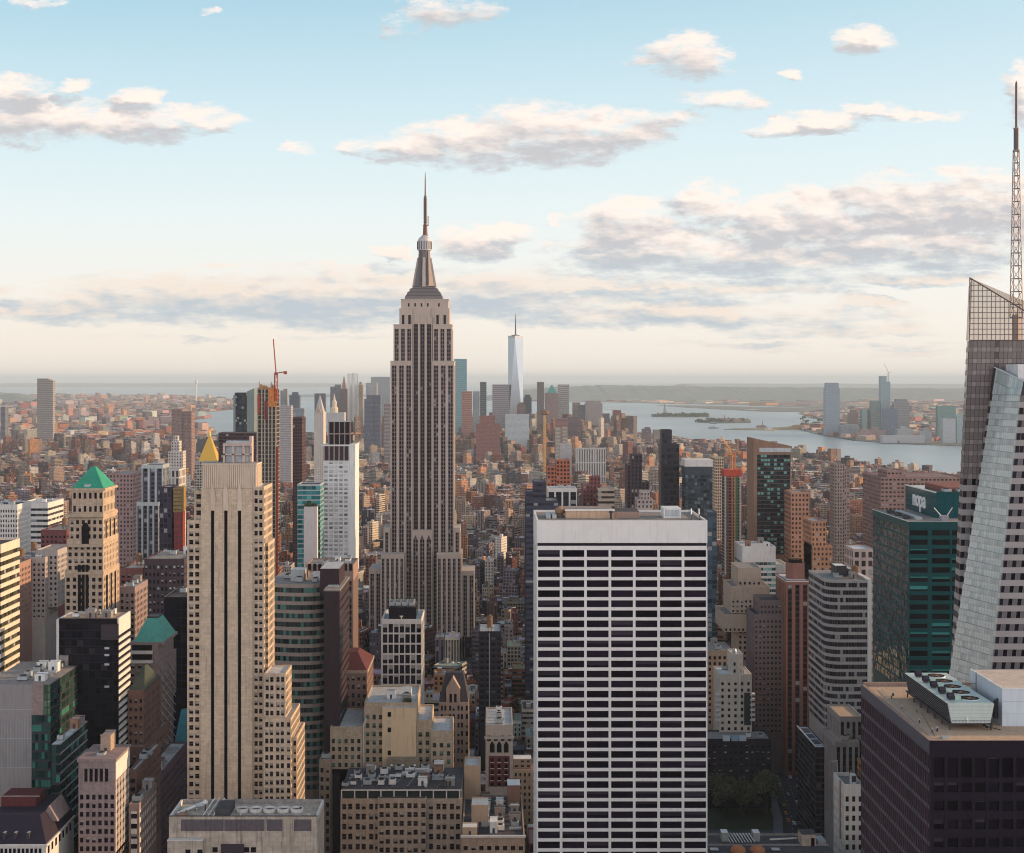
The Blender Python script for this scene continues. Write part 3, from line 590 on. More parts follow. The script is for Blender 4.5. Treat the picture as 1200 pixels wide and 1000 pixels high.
def facet_tower(ringf, z0, z1, fh, band, glassmats, bandmat, skip=()):
    """walls by storey: each facet has a spandrel band and a ribbon window set slightly back"""
    n = int((z1-z0)/fh); wl = t.mb('wall')
    for k in range(n):
        za, zm, zc_ = z0+k*fh, z0+k*fh+fh*band, z0+(k+1)*fh
        A, Bm, Ct = ringf(za), ringf(zm), ringf(zc_)
        for i in range(len(A)):
            j = (i+1) % len(A)
            if i in skip: continue
            L = math.dist(A[i], A[j]); nn = max(1, round(L/1.55))
            gm = glassmats[i]
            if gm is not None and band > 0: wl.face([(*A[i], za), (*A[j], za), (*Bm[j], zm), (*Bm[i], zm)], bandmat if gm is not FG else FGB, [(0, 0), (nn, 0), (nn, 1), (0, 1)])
            if gm is None: wl.face([(*A[i], za), (*A[j], za), (*Ct[j], zc_), (*Ct[i], zc_)], bandmat)
            else:
                b = MB(); c = Vector(((Bm[i][0]+Bm[j][0])/2, (Bm[i][1]+Bm[j][1])/2)); cen = Vector((sum(p[0] for p in A)/len(A), sum(p[1] for p in A)/len(A)))
                sh = (cen-c).normalized()*.18
                P = [(Bm[i][0]+sh.x, Bm[i][1]+sh.y, zm), (Bm[j][0]+sh.x, Bm[j][1]+sh.y, zm), (Ct[j][0]+sh.x, Ct[j][1]+sh.y, zc_), (Ct[i][0]+sh.x, Ct[i][1]+sh.y, zc_)]
                t.pane('window_band', P, gm, [(0, 0), (nn, 0), (nn, 1), (0, 1)], (0 if inframe(*P[0]) or inframe(*P[1]) else 1, i, -k))
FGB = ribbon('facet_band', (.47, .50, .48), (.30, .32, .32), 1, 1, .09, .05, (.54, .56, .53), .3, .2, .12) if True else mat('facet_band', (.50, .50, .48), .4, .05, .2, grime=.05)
# rear crystal: narrow chamfer on the left, then the north front
def ringA(z):
    f = (z-158)/(294-158)
    return [(lerp(174.2, 180.6, f), 548), (lerp(165.0, 171.6, f), 522), (lerp(164.5, 170.0, f), 515), (250, 515), (250, 560)]
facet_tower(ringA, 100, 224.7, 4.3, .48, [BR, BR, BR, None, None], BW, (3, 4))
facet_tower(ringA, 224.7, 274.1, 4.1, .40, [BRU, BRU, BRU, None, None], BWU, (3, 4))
# the open glass screen at the top, cut by a slope falling to the right
scr = t.one('glass_screen')
SB = plain('screen_frame', (.13, .10, .10), .4)
zs = lambda x: PZ(326, 515)-(x-PX(1137, 515))*(PZ(326, 515)-PZ(364, 515))/(PX(1200, 515)-PX(1137, 515))
xa = 169.4; nx = 34
for i in range(nx+1):
    x = xa+i*1.55; lean = .0
    if zs(x) > 275: scr.box(x-.09, x+.09, 514.9, 515.1, 274, zs(x), SB)
for k in range(12):
    z = 274+k*1.95
    xr = xa+(PZ(326, 515)-z)/((PZ(326, 515)-PZ(364, 515))/(PX(1200, 515)-PX(1137, 515)))
    if xr > xa+.5: scr.box(xa, min(xr, 222), 514.85, 515.15, z-.12, z+.12, SB)
for i in range(nx): x = xa+i*1.55; scr.tube((x, 515, zs(x)), (x+1.55, 515, zs(x+1.55)), .22, SB)
for k in range(5): scr.tube((xa+.25*k, 515+1.6*k, 274), (xa+.9+.25*k, 515+1.6*k, PZ(326, 515)-.6*k), .09, SB)
sg = t.one('screen_pane')
gm = bpy.data.materials.new('clear_screen'); gm.use_nodes = True; N_ = NT(gm.node_tree); b_ = gm.node_tree.nodes['Principled BSDF']
tr = N_.add('ShaderNodeBsdfTransparent'); tr.inputs[0].default_value = (.80, .72, .66, 1); mx = N_.add('ShaderNodeMixShader'); mx.inputs[0].default_value = .28
b_.inputs['Base Color'].default_value = (.25, .2, .18, 1); b_.inputs['Roughness'].default_value = .1
N_.l.new(tr.outputs[0], mx.inputs[1]); N_.l.new(b_.outputs[0], mx.inputs[2]); N_.l.new(mx.outputs[0], gm.node_tree.nodes['Material Output'].inputs[0])
sg.face([(xa, 515.2, 274), (222, 515.2, 274), (222, 515.2, zs(222)), (xa, 515.2, zs(xa))], gm)
t.mb('wall').box(184, 249, 516.5, 547, 100, 273, plain('core_dark', (.03, .03, .035), .6))
# front crystal with the pale slanting facet
ZT = 264
def ringB(z):
    f = (z-163)/(ZT-163)
    L = (lerp(162, 177.6, f), 511.5); Cc = (lerp(168.9, 179.4, f), 490); E = (250, 490); L2 = (lerp(163.1, 177.9, f), 514.9)
    return [L2, L, Cc, E, (250, 514.7)]
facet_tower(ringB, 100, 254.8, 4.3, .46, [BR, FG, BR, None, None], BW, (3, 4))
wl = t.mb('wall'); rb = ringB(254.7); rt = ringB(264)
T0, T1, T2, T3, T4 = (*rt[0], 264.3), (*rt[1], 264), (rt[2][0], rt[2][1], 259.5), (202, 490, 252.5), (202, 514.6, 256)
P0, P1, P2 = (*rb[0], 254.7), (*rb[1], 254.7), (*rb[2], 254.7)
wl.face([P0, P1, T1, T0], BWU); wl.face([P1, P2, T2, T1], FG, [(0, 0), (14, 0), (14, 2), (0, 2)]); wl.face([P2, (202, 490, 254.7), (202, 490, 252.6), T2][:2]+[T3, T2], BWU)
k = t.one('sloped_roof'); k.face([T0, T1, T2, T3, T4], M_GALV); k.tube(T1, T2, .25, M_WHITE); k.tube(T2, T3, .25, M_WHITE); k.tube(T0, T4, .2, M_WHITE)
b = t.one('penthouse'); b.box(PX(1193, 500), 205, 500, 512, 250, PZ(427, 500), M_WHITE)
# spire: four-legged lattice tapering into a pole
sp = t.one('spire'); Ys = 540; sx = PX(1191, Ys); z0, z1, z2, z3 = PZ(372, Ys), PZ(176, Ys), PZ(150, Ys), PZ(95, Ys); SW = plain('spire_white', (.40, .31, .27), .5, .1)
def leg(z): return lerp(1.75, .85, (z-z0)/(z1-z0))
n = 13
for i in range(n):
    za, zb_ = lerp(z0, z1, i/n), lerp(z0, z1, (i+1)/n); ra, rb_ = leg(za), leg(zb_)
    cs_ = [(-1, -1), (1, -1), (1, 1), (-1, 1)]
    for q in range(4):
        a, b2 = cs_[q], cs_[(q+1) % 4]
        sp.tube((sx+a[0]*ra, Ys+a[1]*ra, za), (sx+a[0]*rb_, Ys+a[1]*rb_, zb_), .2, SW)
        sp.tube((sx+a[0]*ra, Ys+a[1]*ra, za), (sx+b2[0]*rb_, Ys+b2[1]*rb_, zb_), .11, SW)
        sp.tube((sx+a[0]*ra, Ys+a[1]*ra, za), (sx+b2[0]*ra, Ys+b2[1]*ra, za), .14, SW)
sp.lathe(sx, Ys, [(.95, z1-.5), (.95, z2), (.45, z2), (.42, z3-1), (.1, z3)], plain('spire_pole', (.16, .12, .12), .5), 8)
sp.lathe(sx, Ys, [(1.2, z1-.4), (1.2, z1)], SW, 8); sp.lathe(sx, Ys, [(1.1, z2-.4), (1.1, z2)], SW, 8); sp.tube((sx, Ys, 250), (sx, Ys, z0+1), 1.6, SW)
t.done()

# ---- dark tower with the sunlit roof and cooling plant (bottom right)
Y = 330; DP = mat('plum_granite', (.016, .011, .020), .45, .05, .4, grime=.1); z = 177.3
DPN = pane('plum_pane', (.008, .006, .011), .22, (.06, .05, .06), .05, pos0=.4); SLV = mat('sky_sheen_band', (.085, .08, .105), .35, .06, .3, grime=.1)  # blue-grey of the reflected sky is put into the band colour
t = Thing('office_tower', 'dark plum office block with a sunlit tan roof, in the bottom right corner', 'office tower', PX(1150, Y), Y, short='the dark plum block')
x0, x1, yb = PX(1090, Y), 175, 392; FOOT.append((x0-3, x1, Y-3, yb+4)); w = t.mb('wall'); t.rect.append((x0, x1, Y, yb, z))
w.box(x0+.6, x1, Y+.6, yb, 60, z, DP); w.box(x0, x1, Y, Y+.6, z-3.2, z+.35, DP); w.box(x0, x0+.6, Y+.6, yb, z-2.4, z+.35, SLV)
t.facade('F', Y, x0+.5, x1, z-8.0, z-3.2, 24, 1, .22, .06, DP, DPN, .6); w.box(x0, x0+.5, Y, Y+.6, 60, z-3.2, DP)
t.facade('F', Y, x0+.5, x1, z-8.0-4.18*8, z-8.0, 24, 8, .24, .48, DP, DPN, .6)
PKP = pane('rose_pane', (.018, .013, .020), .38, (.10, .06, .075), .06, pos0=.3)  # pink reflections painted into the panes as blinds
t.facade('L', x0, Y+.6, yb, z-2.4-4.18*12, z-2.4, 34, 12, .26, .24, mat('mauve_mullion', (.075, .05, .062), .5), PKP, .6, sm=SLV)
t.mb('roof').box(x0+.9, x1, Y+.9, yb-.8, z-.2, z+.02, M_TANROOF)
cp = t.mb('parapet'); CPM = mat('dusty_coping', (.36, .25, .20)); cp.box(x0-.05, x1, Y-.05, Y+.25, z+.35, z+.55, DP); cp.box(x0-.05, x0+.75, Y+.25, yb, z+.35, z+.55, CPM); cp.box(x0+.6, x1, yb-.9, yb, z, z+1.0, CPM); cp.box(x0+.6, x0+.9, Y+.6, yb-.9, z-.2, z+.35, CPM); cp.box(x0+.9, x1, Y+.6, Y+.9, z-.2, z+.35, CPM)
t.done()
# cooling tower standing on that roof
ct = Thing('cooling_tower', 'long galvanised cooling unit with five round fans standing on the tan roof', 'cooling tower', 112.8, 342, z)
cx0, cx1, cy0, cy1 = 107.4, 118.3, 342, 378; zb, zt = 179.0, 183.6; GV = mat('mint_galvanised', (.52, .60, .57), .4, .05, .5, metal=.15, grime=.08)
b = ct.mb('casing'); b.prism([(cx0+.9, cy0, zb), (cx1-.9, cy0, zb), (cx1-.9, cy1, zb), (cx0+.9, cy1, zb)], [(cx0, cy0, zt), (cx1, cy0, zt), (cx1, cy1, zt), (cx0, cy1, zt)], GV)
for k in range(5): zz = lerp(zb, zt, (k+.5)/5.2); e = .9*(1-(zz-zb)/(zt-zb)); b.box(cx0+e+.1, cx1-e-.1, cy0-.05, cy0-.01, zz-.04, zz+.04, M_GALV)
lv = ct.mb('louvre')
for k in range(9):
    za, zc_ = lerp(zb, zt, (k+.15)/9.2), lerp(zb, zt, (k+.85)/9.2); ea, ec = .9*(1-(za-zb)/(zt-zb)), .9*(1-(zc_-zb)/(zt-zb))
    for sx, x in ((-1, cx0), (1, cx1)):
        xo, xi = x-sx*(-ea)+sx*.10-sx*2*ea*0, x
        A = x - sx*ea + sx*.14; Bq = x - sx*ec + sx*.03
        lv.face([(A, cy0+.4, za), (A, cy1-.4, za), (Bq, cy1-.4, zc_), (Bq, cy0+.4, zc_)], plain('louvre_dark', (.028, .022, .03), .6))
for k in range(5):
    fy = 347.5+k*6.6; fx = 114.2; f = ct.one('fan'); rr = 2.35
    f.lathe(fx, fy, [(rr+.2, zt), (rr+.12, zt+.16), (rr, zt+.16)], GV, 24, cap=False); f.lathe(fx, fy, [(rr, zt+.155), (rr-.02, zt+.05), (rr-.03, zt+.04)], plain('fan_dark', (.02, .014, .014), .7), 24)
    bl = ct.sub(f, 'blade')
    for q in range(6):
        a = q*math.pi/3+k; bl.face([(fx+.3*math.cos(a), fy+.3*math.sin(a), zt+.10), (fx+1.7*math.cos(a-.16), fy+1.7*math.sin(a-.16), zt+.09), (fx+1.7*math.cos(a+.16), fy+1.7*math.sin(a+.16), zt+.14), (fx+.4*math.cos(a+.5), fy+.4*math.sin(a+.5), zt+.12)], plain('fan_blade', (.30, .15, .09), .5))
    ct.sub(f, 'hub').lathe(fx, fy, [(.45, zt+.05), (.45, zt+.25), (.1, zt+.32)], plain('fan_blade', (.30, .16, .10)), 8)
    mt = ct.one('motor'); my = fy-1.2; mt.tube((108.6, my, zt+1.0), (110.1, my, zt+1.0), .75, plain('motor_dark', (.045, .035, .05), .5), 12); mt.box(108.9, 109.9, my-.5, my+.5, zt, zt+.4, M_STEEL)
    gb = ct.one('gearbox'); gb.box(110.3, 111.7, my-.55, my+.65, zt, zt+.95, mat('motor_mint', (.40, .55, .47), .5))
sd = ct.mb('stand')
for sx in (cx0+.6, cx1-.6): sd.box(sx-.2, sx+.2, cy0-.6, cy1+.4, zb-.45, zb-.02, M_STEEL, bottom=True)
for k in range(7):
    y = cy0+.5+k*5.8
    sd.box(cx0+.8, cx1-.8, y-.15, y+.15, zb-.4, zb-.05, M_STEEL, bottom=True)
    for sx in (cx0+.6, cx1-.6): sd.box(sx-.15, sx+.15, y-.15, y+.15, z, zb-.45, M_STEEL)
pp = ct.one('pipe'); pp.tube((cx1-2, cy0-1.0, z+1.0), (cx1-2, cy0+3, z+1.0), .3, M_STEEL, 8); pp.tube((cx1+1.0, cy0-1.5, z+.5), (cx1-2.5, cy0+1, z+.9), .12, M_STEEL); pp.tube((cx0+4.5, cy0-.02, zb+.3), (cx0+4.5, cy0-.02, zb+1.5), .35, M_WHITE, 8)
rl = ct.mb('railing')
for k in range(12): x = cx0+.8+k*.85; rl.tube((x, cy0-.45, zb-.02), (x, cy0-.45, zb+.75), .035, M_STEEL, 3)
rl.tube((cx0+.8, cy0-.45, zb+.75), (cx1-.6, cy0-.45, zb+.75), .04, M_STEEL, 3)
ct.done()
rr_ = random.Random(3); t = Thing('roof_vent', 'cluster of small vents and pipes on the tan roof, left of the cooling unit', 'roof vent', 103, 350, z)
for k in range(9):
    x, y = rr_.uniform(101.5, 106.2), rr_.uniform(338, 385); q = t.one('vent'); q.tube((x, y, z), (x, y, z+rr_.uniform(.4, 1.0)), rr_.uniform(.08, .2), M_STEEL, 7); t.sub(q, 'cap').lathe(x, y, [(.3, z+.9), (.05, z+1.15)], M_GALV, 7)
q = t.one('pipe'); q.tube((101.2, 334, z+.25), (103.5, 386, z+.25), .09, M_GALV, 6); q = t.one('cable'); q.tube((102.5, 336, z+.08), (106.5, 360, z+.08), .05, M_STEEL, 5); q = t.one('hatch'); q.box(103.5, 105, 333.5, 335.2, z, z+.5, M_GALV)
t.done()
ph = Thing('plant_room', 'pale grey rooftop plant room with a flat tan top beside the cooling unit', 'plant room', 140, 346, z)
px0 = 121.6; zt = 186.2; PGY = mat('pale_panel', (.60, .66, .71), .5, .04, .3, grime=.12)
b = ph.mb('wall'); b.box(px0, 174, 346, 369, z+.02, zt, PGY)
for k in (1, 2): b.box(px0+.02, 174, 345.96, 346, z+k*2.95, z+k*2.95+.06, M_GALV)
for k in range(1, 5): b.box(px0+k*10-.03, px0+k*10+.03, 345.96, 346, z+.02, zt, M_GALV)
ph.mb('roof').box(px0+.4, 174, 346.4, 368.6, zt, zt+.05, mat('pale_tan_roof', (.62, .50, .42), .9, .1, .3)); b = ph.mb('coping'); b.box(px0-.12, 174, 345.85, 346.3, zt, zt+.25, M_WHITE); b.box(px0-.12, px0+.35, 346.3, 369, zt, zt+.25, M_WHITE)
b = ph.one('duct'); b.tube((px0-.6, 349, z+1.2), (px0-.6, 349, z+5.2), .55, M_STEEL, 8); b.tube((px0-.6, 349, z+5.2), (px0+.4, 349, z+5.8), .5, M_STEEL, 8)
b = ph.one('antenna'); b.tube((131, 352, zt), (131, 352, zt+1.2), .06, M_STEEL, 5); b.tube((129.6, 352, zt+.35), (132.4, 352, zt+.35), .05, M_STEEL, 5); b.tube((131, 350.8, zt+.35), (131, 353.2, zt+.35), .05, M_STEEL, 5); b.lathe(131, 352, [(.35, zt), (.3, zt+.3), (.05, zt+.5)], M_STEEL, 6)
b = ph.one('davit'); b.tube((px0-.9, 362, z), (px0-.9, 362, zt+.8), .12, M_STEEL, 6); b.tube((px0-.9, 362, z+6.8), (px0-4.8, 361, z+6.9), .09, M_STEEL, 6)
ph.done()

# ================================================================ the ring of buildings around them
def block(label, short, Y, tiers, m, pm, name='office_building', cat='building', zb=None, clut=4, tank=0, roof=None, seed=1, finish=True, **kw):
    """tiers: (left px, right px, top px, set-back of the front, depth in metres)"""
    a, b = PX(tiers[0][0], Y), PX(tiers[0][1], Y)
    t = Thing(name, label, cat, (a+b)/2, Y, short=short)
    zb = max(0, PZ(1010, Y)) if zb is None else PZ(zb, Y)
    for k, (pa, pb, yt, dy, dep) in enumerate(tiers):
        a, b = PX(pa, Y), PX(pb, Y); zl = 0 if k == 0 or dy <= 0 else zb
        q = dict(par=1.0, roof=roof or M_GRAVEL, sides='FRL'); q.update(kw); top = q.pop('top', 2.0)
        base = 0 if k == 0 else max(0, min(PZ(tt[2], Y) for tt in tiers[:k])-30)
        t.tier(a, b, Y+dy, Y+dy+dep, base, PZ(yt, Y), m, pm, zb=max(zb, base), top=top, **q)
    pa, pb, yt, dy, dep = tiers[0]
    if clut: clutter(t, PX(pa, Y)+2, PX(pb, Y)-2, Y+dy+3, Y+dy+dep-3, PZ(yt, Y)+.26, clut, seed, tank)
    if finish: return t.done()
    return t
def pyramid(t, pa, pb, Y, y0, y1, ze, za, m, part='roof', flat=.0):
    a, b = PX(pa, Y), PX(pb, Y); c, d = (a+b)/2, (y0+y1)/2; f = flat
    t.mb(part).prism([(a, y0, ze), (b, y0, ze), (b, y1, ze), (a, y1, ze)], [(c-(c-a)*f, d-(d-y0)*f, za), (c+(b-c)*f, d-(d-y0)*f, za), (c+(b-c)*f, d+(y1-d)*f, za), (c-(c-a)*f, d+(y1-d)*f, za)], m)
COPPER = mat('green_copper', (.045, .30, .19), .6, .12, .3, grime=.3); COPPER2 = mat('verdigris', (.10, .34, .28), .6, .12, .3)
CREAM = mat('cream_stone', (.50, .38, .28), .85, .1, .15, brick=1.2); BRN = mat('brown_brick', (.22, .125, .10), .9, .12, .2); TAN = mat('tan_brick', (.42, .31, .235), .9, .1, .2, brick=.6); MAUVE = mat('mauve_stone', (.30, .225, .215), .9, .1, .2, brick=.9)
OFFW = mat('off_white', (.68, .64, .60), .8, .07, .2); CHAR = plain('black_cladding', (.012, .009, .014), .25); TERRA = mat('terracotta', (.40, .20, .12), .9, .14, .2); SLATE = mat('slate', (.07, .062, .07), .7, .15, .4)
PLUM = mat('plum_brick', (.13, .085, .10), .9, .1, .2); ROSE = mat('rose_brick', (.36, .22, .18), .9, .1, .2); GREYC = mat('grey_cladding', (.33, .31, .31), .6, .08, .2)

# green-roofed ornate tower
Y = 760
t = block('cream ornate tower with a bright green copper pyramid roof, at left', 'the green pyramid tower', Y, [(76, 121, 672, 0, 33), (78, 120.5, 635, .8, 31), (80, 120, 605, 1.5, 29)], CREAM, P_DARK, clut=0, finish=False, bay=3.2, fh=3.6, pf=.46, sf=.42, zb=725, top=1.5, par=1.2)
zz = PZ(605, Y); w = t.mb('wall'); a, b = PX(82, Y), PX(119, Y)
t.tier(a, b, Y+3.5, Y+27, zz, PZ(574, Y), CREAM, P_DARK, bay=3.0, fh=7, pf=.5, sf=.55, par=.5, foot=False)
for yy in (672, 640, 605, 574.5): w.box(PX(76.5, Y)-.2, PX(121, Y)+.2, Y-.3 if yy > 600 else Y+3.0, Y+29, PZ(yy, Y)-.6, PZ(yy, Y)+.7, CREAM)
q = t.one('arch_window'); c = PX(99.5, Y); q.prism([(c-1.9, Y+.6, PZ(640, Y)+1), (c+1.9, Y+.6, PZ(640, Y)+1), (c+1.9, Y+1.4, PZ(640, Y)+1), (c-1.9, Y+1.4, PZ(640, Y)+1)], [(c-1.9, Y+.6, PZ(618, Y)), (c+1.9, Y+.6, PZ(618, Y)), (c+1.9, Y+1.4, PZ(618, Y)), (c-1.9, Y+1.4, PZ(618, Y))], BLKS); q.prism([(c-1.9, Y+.6, PZ(618, Y)), (c+1.9, Y+.6, PZ(618, Y)), (c+1.9, Y+1.4, PZ(618, Y)), (c-1.9, Y+1.4, PZ(618, Y))], [(c-.6, Y+.6, PZ(613, Y)), (c+.6, Y+.6, PZ(613, Y)), (c+.6, Y+1.4, PZ(613, Y)), (c-.6, Y+1.4, PZ(613, Y))], BLKS)
for px in (93, 97.5, 102): q = t.one('window_strip'); q.box(PX(px, Y)-.8, PX(px, Y)+.8, Y-.15, Y-.05, PZ(722, Y), PZ(662, Y), BLKS)
for k in range(3): yy = Y+7+k*8.5; q = t.one('window_strip'); q.box(PX(120.5, Y)+.1, PX(120.5, Y)+.45, yy-1.2, yy+1.2, PZ(722, Y), PZ(676, Y), BLKS); q = t.one('window_strip'); q.box(PX(120, Y)+.05, PX(120, Y)+.2, yy-1, yy+1, PZ(634, Y), PZ(612, Y), BLKS)
pyramid(t, 82, 119.5, Y, Y+3.3, Y+27.3, PZ(573, Y), PZ(549, Y), COPPER, 'roof', .12)
q = t.one('dormer'); q.box(PX(96, Y), PX(103, Y), Y+4.0, Y+7, PZ(573, Y), PZ(568.5, Y), M_GALV, COPPER)
t.done()

# black slab with white-banded flank
Y = 640; BLK = plain('black_glass', (.010, .008, .013), .16)
t = Thing('office_tower', 'plain black slab with a flank of slanting white bands, lower left', 'office tower', PX(105, Y), Y, short='the black slab tower')
a, b, z = PX(69, Y), PX(139, Y), PZ(727, Y); yb = 661; FOOT.append((a, b, Y, yb)); t.rect.append((a, b, Y, yb, z)); w = t.mb('wall')
w.box(a, b-.6, Y+.2, yb, 0, z, BLK); WB = mat('white_band', (.72, .68, .64), .6, .05)
zb = PZ(880, Y); BKP = ribbon('black_ribbon', (.011, .009, .014), (.02, .017, .022), 1, 1, .08, .10, (.035, .03, .04), .10, .12)
t.facade('F', Y, a, b, zb, z-1.5, 10, 16, 0, .16, CHAR, BKP, .2, 'band', 'window_band'); w.box(a, b-.6, Y, Y+.2, z-1.5, z+.8, CHAR)
t.facade('R', b, Y+.2, yb, zb, z-6, 8, 16, 0, .5, WB, BKP, .6, 'band', 'window_band'); w.box(b-.6, b, Y+.2, yb, z-6, z+.8, WB); w.box(a-1.2, a, Y+.3, yb, 0, z+.3, OFFW)
t.mb('roof').box(a+.3, b-.7, Y+.3, yb-.3, z, z+.15, M_TANROOF); q = t.one('panel'); q.box(PX(118.5, Y), PX(138.5, Y), Y-.08, Y-.01, PZ(750, Y), PZ(732, Y), plain('panel_plum', (.06, .045, .055), .6))
for yy, px in ((761, 125), (769, 125), (780, 125), (806, 125), (862, 130)): q = t.one('lit_window'); q.box(PX(px-2.5, Y), PX(px+3, Y), Y-.05, Y-.01, PZ(yy, Y), PZ(yy, Y)+.9, plain('lit_ceiling', (.55, .53, .52), .5))
clutter(t, a+2, b-3, Y+4, yb-3, z+.15, 7, 5); t.done()

# small tower with a blunt green pyramid
Y = 690
t = block('narrow pinkish tower with a blunt verdigris pyramid roof, beside the black slab', 'the small verdigris roofed tower', Y, [(151, 185, 757, 0, 34), (178, 186.5, 780, -.5, 38)], MAUVE, P_BLIND, clut=0, finish=False, bay=3.6, fh=3.9, pf=.45, sf=.5, zb=900, top=8)
pyramid(t, 155, 190, Y, Y+2, Y+30, PZ(753.5, Y), PZ(729, Y), COPPER2, 'roof', .38); q = t.one('lantern'); a = PX(172.5, Y); q.box(a-2.6, a+2.6, Y+11, Y+19, PZ(729, Y), PZ(727, Y), M_STEEL)
w = t.mb('wall'); w.box(PX(151, Y), PX(191, Y), Y+1.5, Y+32, PZ(757, Y), PZ(753.5, Y), MAUVE)
for yy in (766, 777): q = t.one('balcony'); q.box(PX(154, Y), PX(179, Y), Y-1.2, Y, PZ(yy, Y), PZ(yy, Y)+1.3, OFFW); q = t.one('window_band'); q.box(PX(155, Y), PX(178, Y), Y-.1, Y-.02, PZ(yy, Y)+1.5, PZ(yy, Y)+4, BLKS)
q = t.one('lattice'); a = PX(186.5, Y)
for k in range(14): zz = PZ(785, Y)-k*4.0; q.tube((a+.3, Y+2, zz), (a+.3, Y+18, zz-8), .25, OFFW); q.tube((a+.3, Y+18, zz), (a+.3, Y+34, zz-8), .25, OFFW)
t.done()
# grey-green roofed brick building in front of it
Y = 655
t = block('brown brick building with a steep dark green hipped roof, below the verdigris tower', 'the dark green hipped roof', Y, [(150, 168, 812, 0, 34), (150, 172, 874, -6, 52)], BRN, P_HALF, clut=0, finish=False, bay=2.6, fh=3.6, pf=.5, sf=.5, zb=960, spm=P_DARK)
pyramid(t, 150, 168.5, Y, Y+1, Y+33, PZ(812, Y), PZ(788, Y), mat('moss_slate', (.07, .085, .07), .8), 'roof', .15); t.done()

# bottom left group
Y = 600
GRG = ribbon('green_ribbon', (.02, .045, .042), (.04, .05, .05), 1, 1, .10, .12, (.05, .20, .15), .12, .08); PGRY = mat('grey_panel', (.29, .265, .26), .7, .05, .4)
t = Thing('office_building', 'blank grey panelled block with a green glass corner, at the left edge', 'building', PX(30, Y), Y, short='the grey panelled block')
a, b, z = PX(-20, Y), PX(59, Y), PZ(803, Y); FOOT.append((a, b+3, Y, 660)); t.rect.append((a, b, Y, 650, z)); w = t.mb('wall')
w.box(a, PX(37, Y), Y, 650, 0, z, PGRY); zb = PZ(1000, Y)
for k in range(5): w.box(a, PX(37, Y), Y-.08, Y, z-12*k-10.2, z-12*k-10, M_GALV)
for k in range(22): w.box(PX(-2+k*1.8, Y)-.06, PX(-2+k*1.8, Y)+.06, Y-.1, Y, PZ(900, Y), z-14, M_GALV)
w.box(PX(37, Y), b-.5, Y+.5, 650, 0, z, CHAR); t.facade('F', Y, PX(37, Y), b, zb, PZ(838, Y), 6, 15, 0, .14, M_STEEL, GRG, .5, 'band', 'window_band', cells=1); w.box(PX(37, Y), PX(51, Y), Y, Y+.5, PZ(838, Y), z+1, MAUVE)
t.facade('F', Y, PX(51, Y), b, PZ(838, Y), z, 2, 4, .1, .12, M_STEEL, pane('lit_green_pane', (.10, .20, .11), .2, (.3, .4, .3)), .5, part='lit_window')
t.facade('R', b, Y+.5, 650, zb, z, 9, 20, 0, .12, M_STEEL, GRG, .5, 'band', 'window_band')
t.mb('roof').box(a, b-.6, Y+.6, 649, z, z+.12, M_GRAVEL); clutter(t, a+10, b-3, Y+6, 645, z+.12, 14, 9); t.done()
Y = 575
t = Thing('office_building', 'dark green glass annex with thin slanting bands, in front of the black slab', 'building', PX(75, Y), Y, short='the green glass annex')
a, b, z = PX(60, Y), PX(70, Y), PZ(873, Y); yb = 615; FOOT.append((a, PX(94, Y), Y, yb)); t.rect.append((a, b, Y, yb, z)); w = t.mb('wall')
w.box(a, b-.4, Y+.4, yb, 0, z, CHAR); t.facade('F', Y, a, b, PZ(1000, Y), z, 2, 11, .06, .12, M_STEEL, GRG, .4, 'band', 'window_band')
t.facade('R', b, Y+.4, yb, PZ(1000, Y), z, 10, 11, 0, .12, M_GALV, GRG, .4, 'band', 'window_band'); t.mb('roof').box(a, b-.5, Y+.5, yb, z, z+.1, M_PALE); clutter(t, a, b-.5, Y+5, yb-2, z, 3, 8); t.done()
Y = 560
t = block('mauve brick block with a pale side front and a colonnaded top floor, lower left', 'the colonnaded mauve block', Y, [(92, 135, 893, 0, 22)], MAUVE, P_DARK, clut=7, tank=0, finish=False, bay=2.45, fh=3.15, pf=.42, sf=.42, zb=1010, top=12, seed=4, sides='FR', sbay=2.4, roof=M_PALE)
w = t.mb('wall'); CP = OFFW; w.box(PX(91.5, Y)-.3, PX(135, Y)+.5, Y-.5, Y+23, PZ(893, Y), PZ(893, Y)+1.1, MAUVE); w.box(PX(135, Y)+.02, PX(135, Y)+.22, Y+.6, Y+22, PZ(915, Y), PZ(893, Y), CP)
for k in range(5): x = PX(98+k*6, Y); q = t.one('column'); q.box(x-.35, x+.35, Y-.45, Y-.05, PZ(917, Y), PZ(900, Y), MAUVE); q = t.one('window'); q.box(x+.4, x+1.6, Y-.06, Y-.01, PZ(916, Y), PZ(901, Y), BLKS)
for k in range(9):
    for j in range(12): y = Y+1.4+k*2.35; w.box(PX(135, Y)+.02, PX(135, Y)+.16, y-.35, y+.35, PZ(1000, Y)+j*3.15*0, PZ(917, Y), CP) if j == 0 else w.box(PX(135, Y)+.02, PX(135, Y)+.14, Y+.8, Y+21.8, PZ(917, Y)-j*3.15, PZ(917, Y)-j*3.15+1.2, CP)
bulkhead(t, PX(108, Y), PX(120, Y), Y+12, Y+20, PZ(893, Y)+.2, 7, TAN, M_GRAVEL); t.done()
Y = 600
block('narrow brown block with pale cornice lines, just right of the colonnaded block', None, Y, [(151, 160, 905, 0, 45)], BRN, P_DARK, clut=2, bay=3, fh=3.6, pf=.4, sf=.5, sides='FR', roof=M_PALE)
Y = 575
block('pointed brown block with a white corniced terrace, lower left', None, Y, [(151, 163, 945, 0, 30)], MAUVE, P_DARK, clut=2, bay=3, fh=3.8, pf=.4, sf=.5, sides='FR', sm=OFFW)
Y = 640
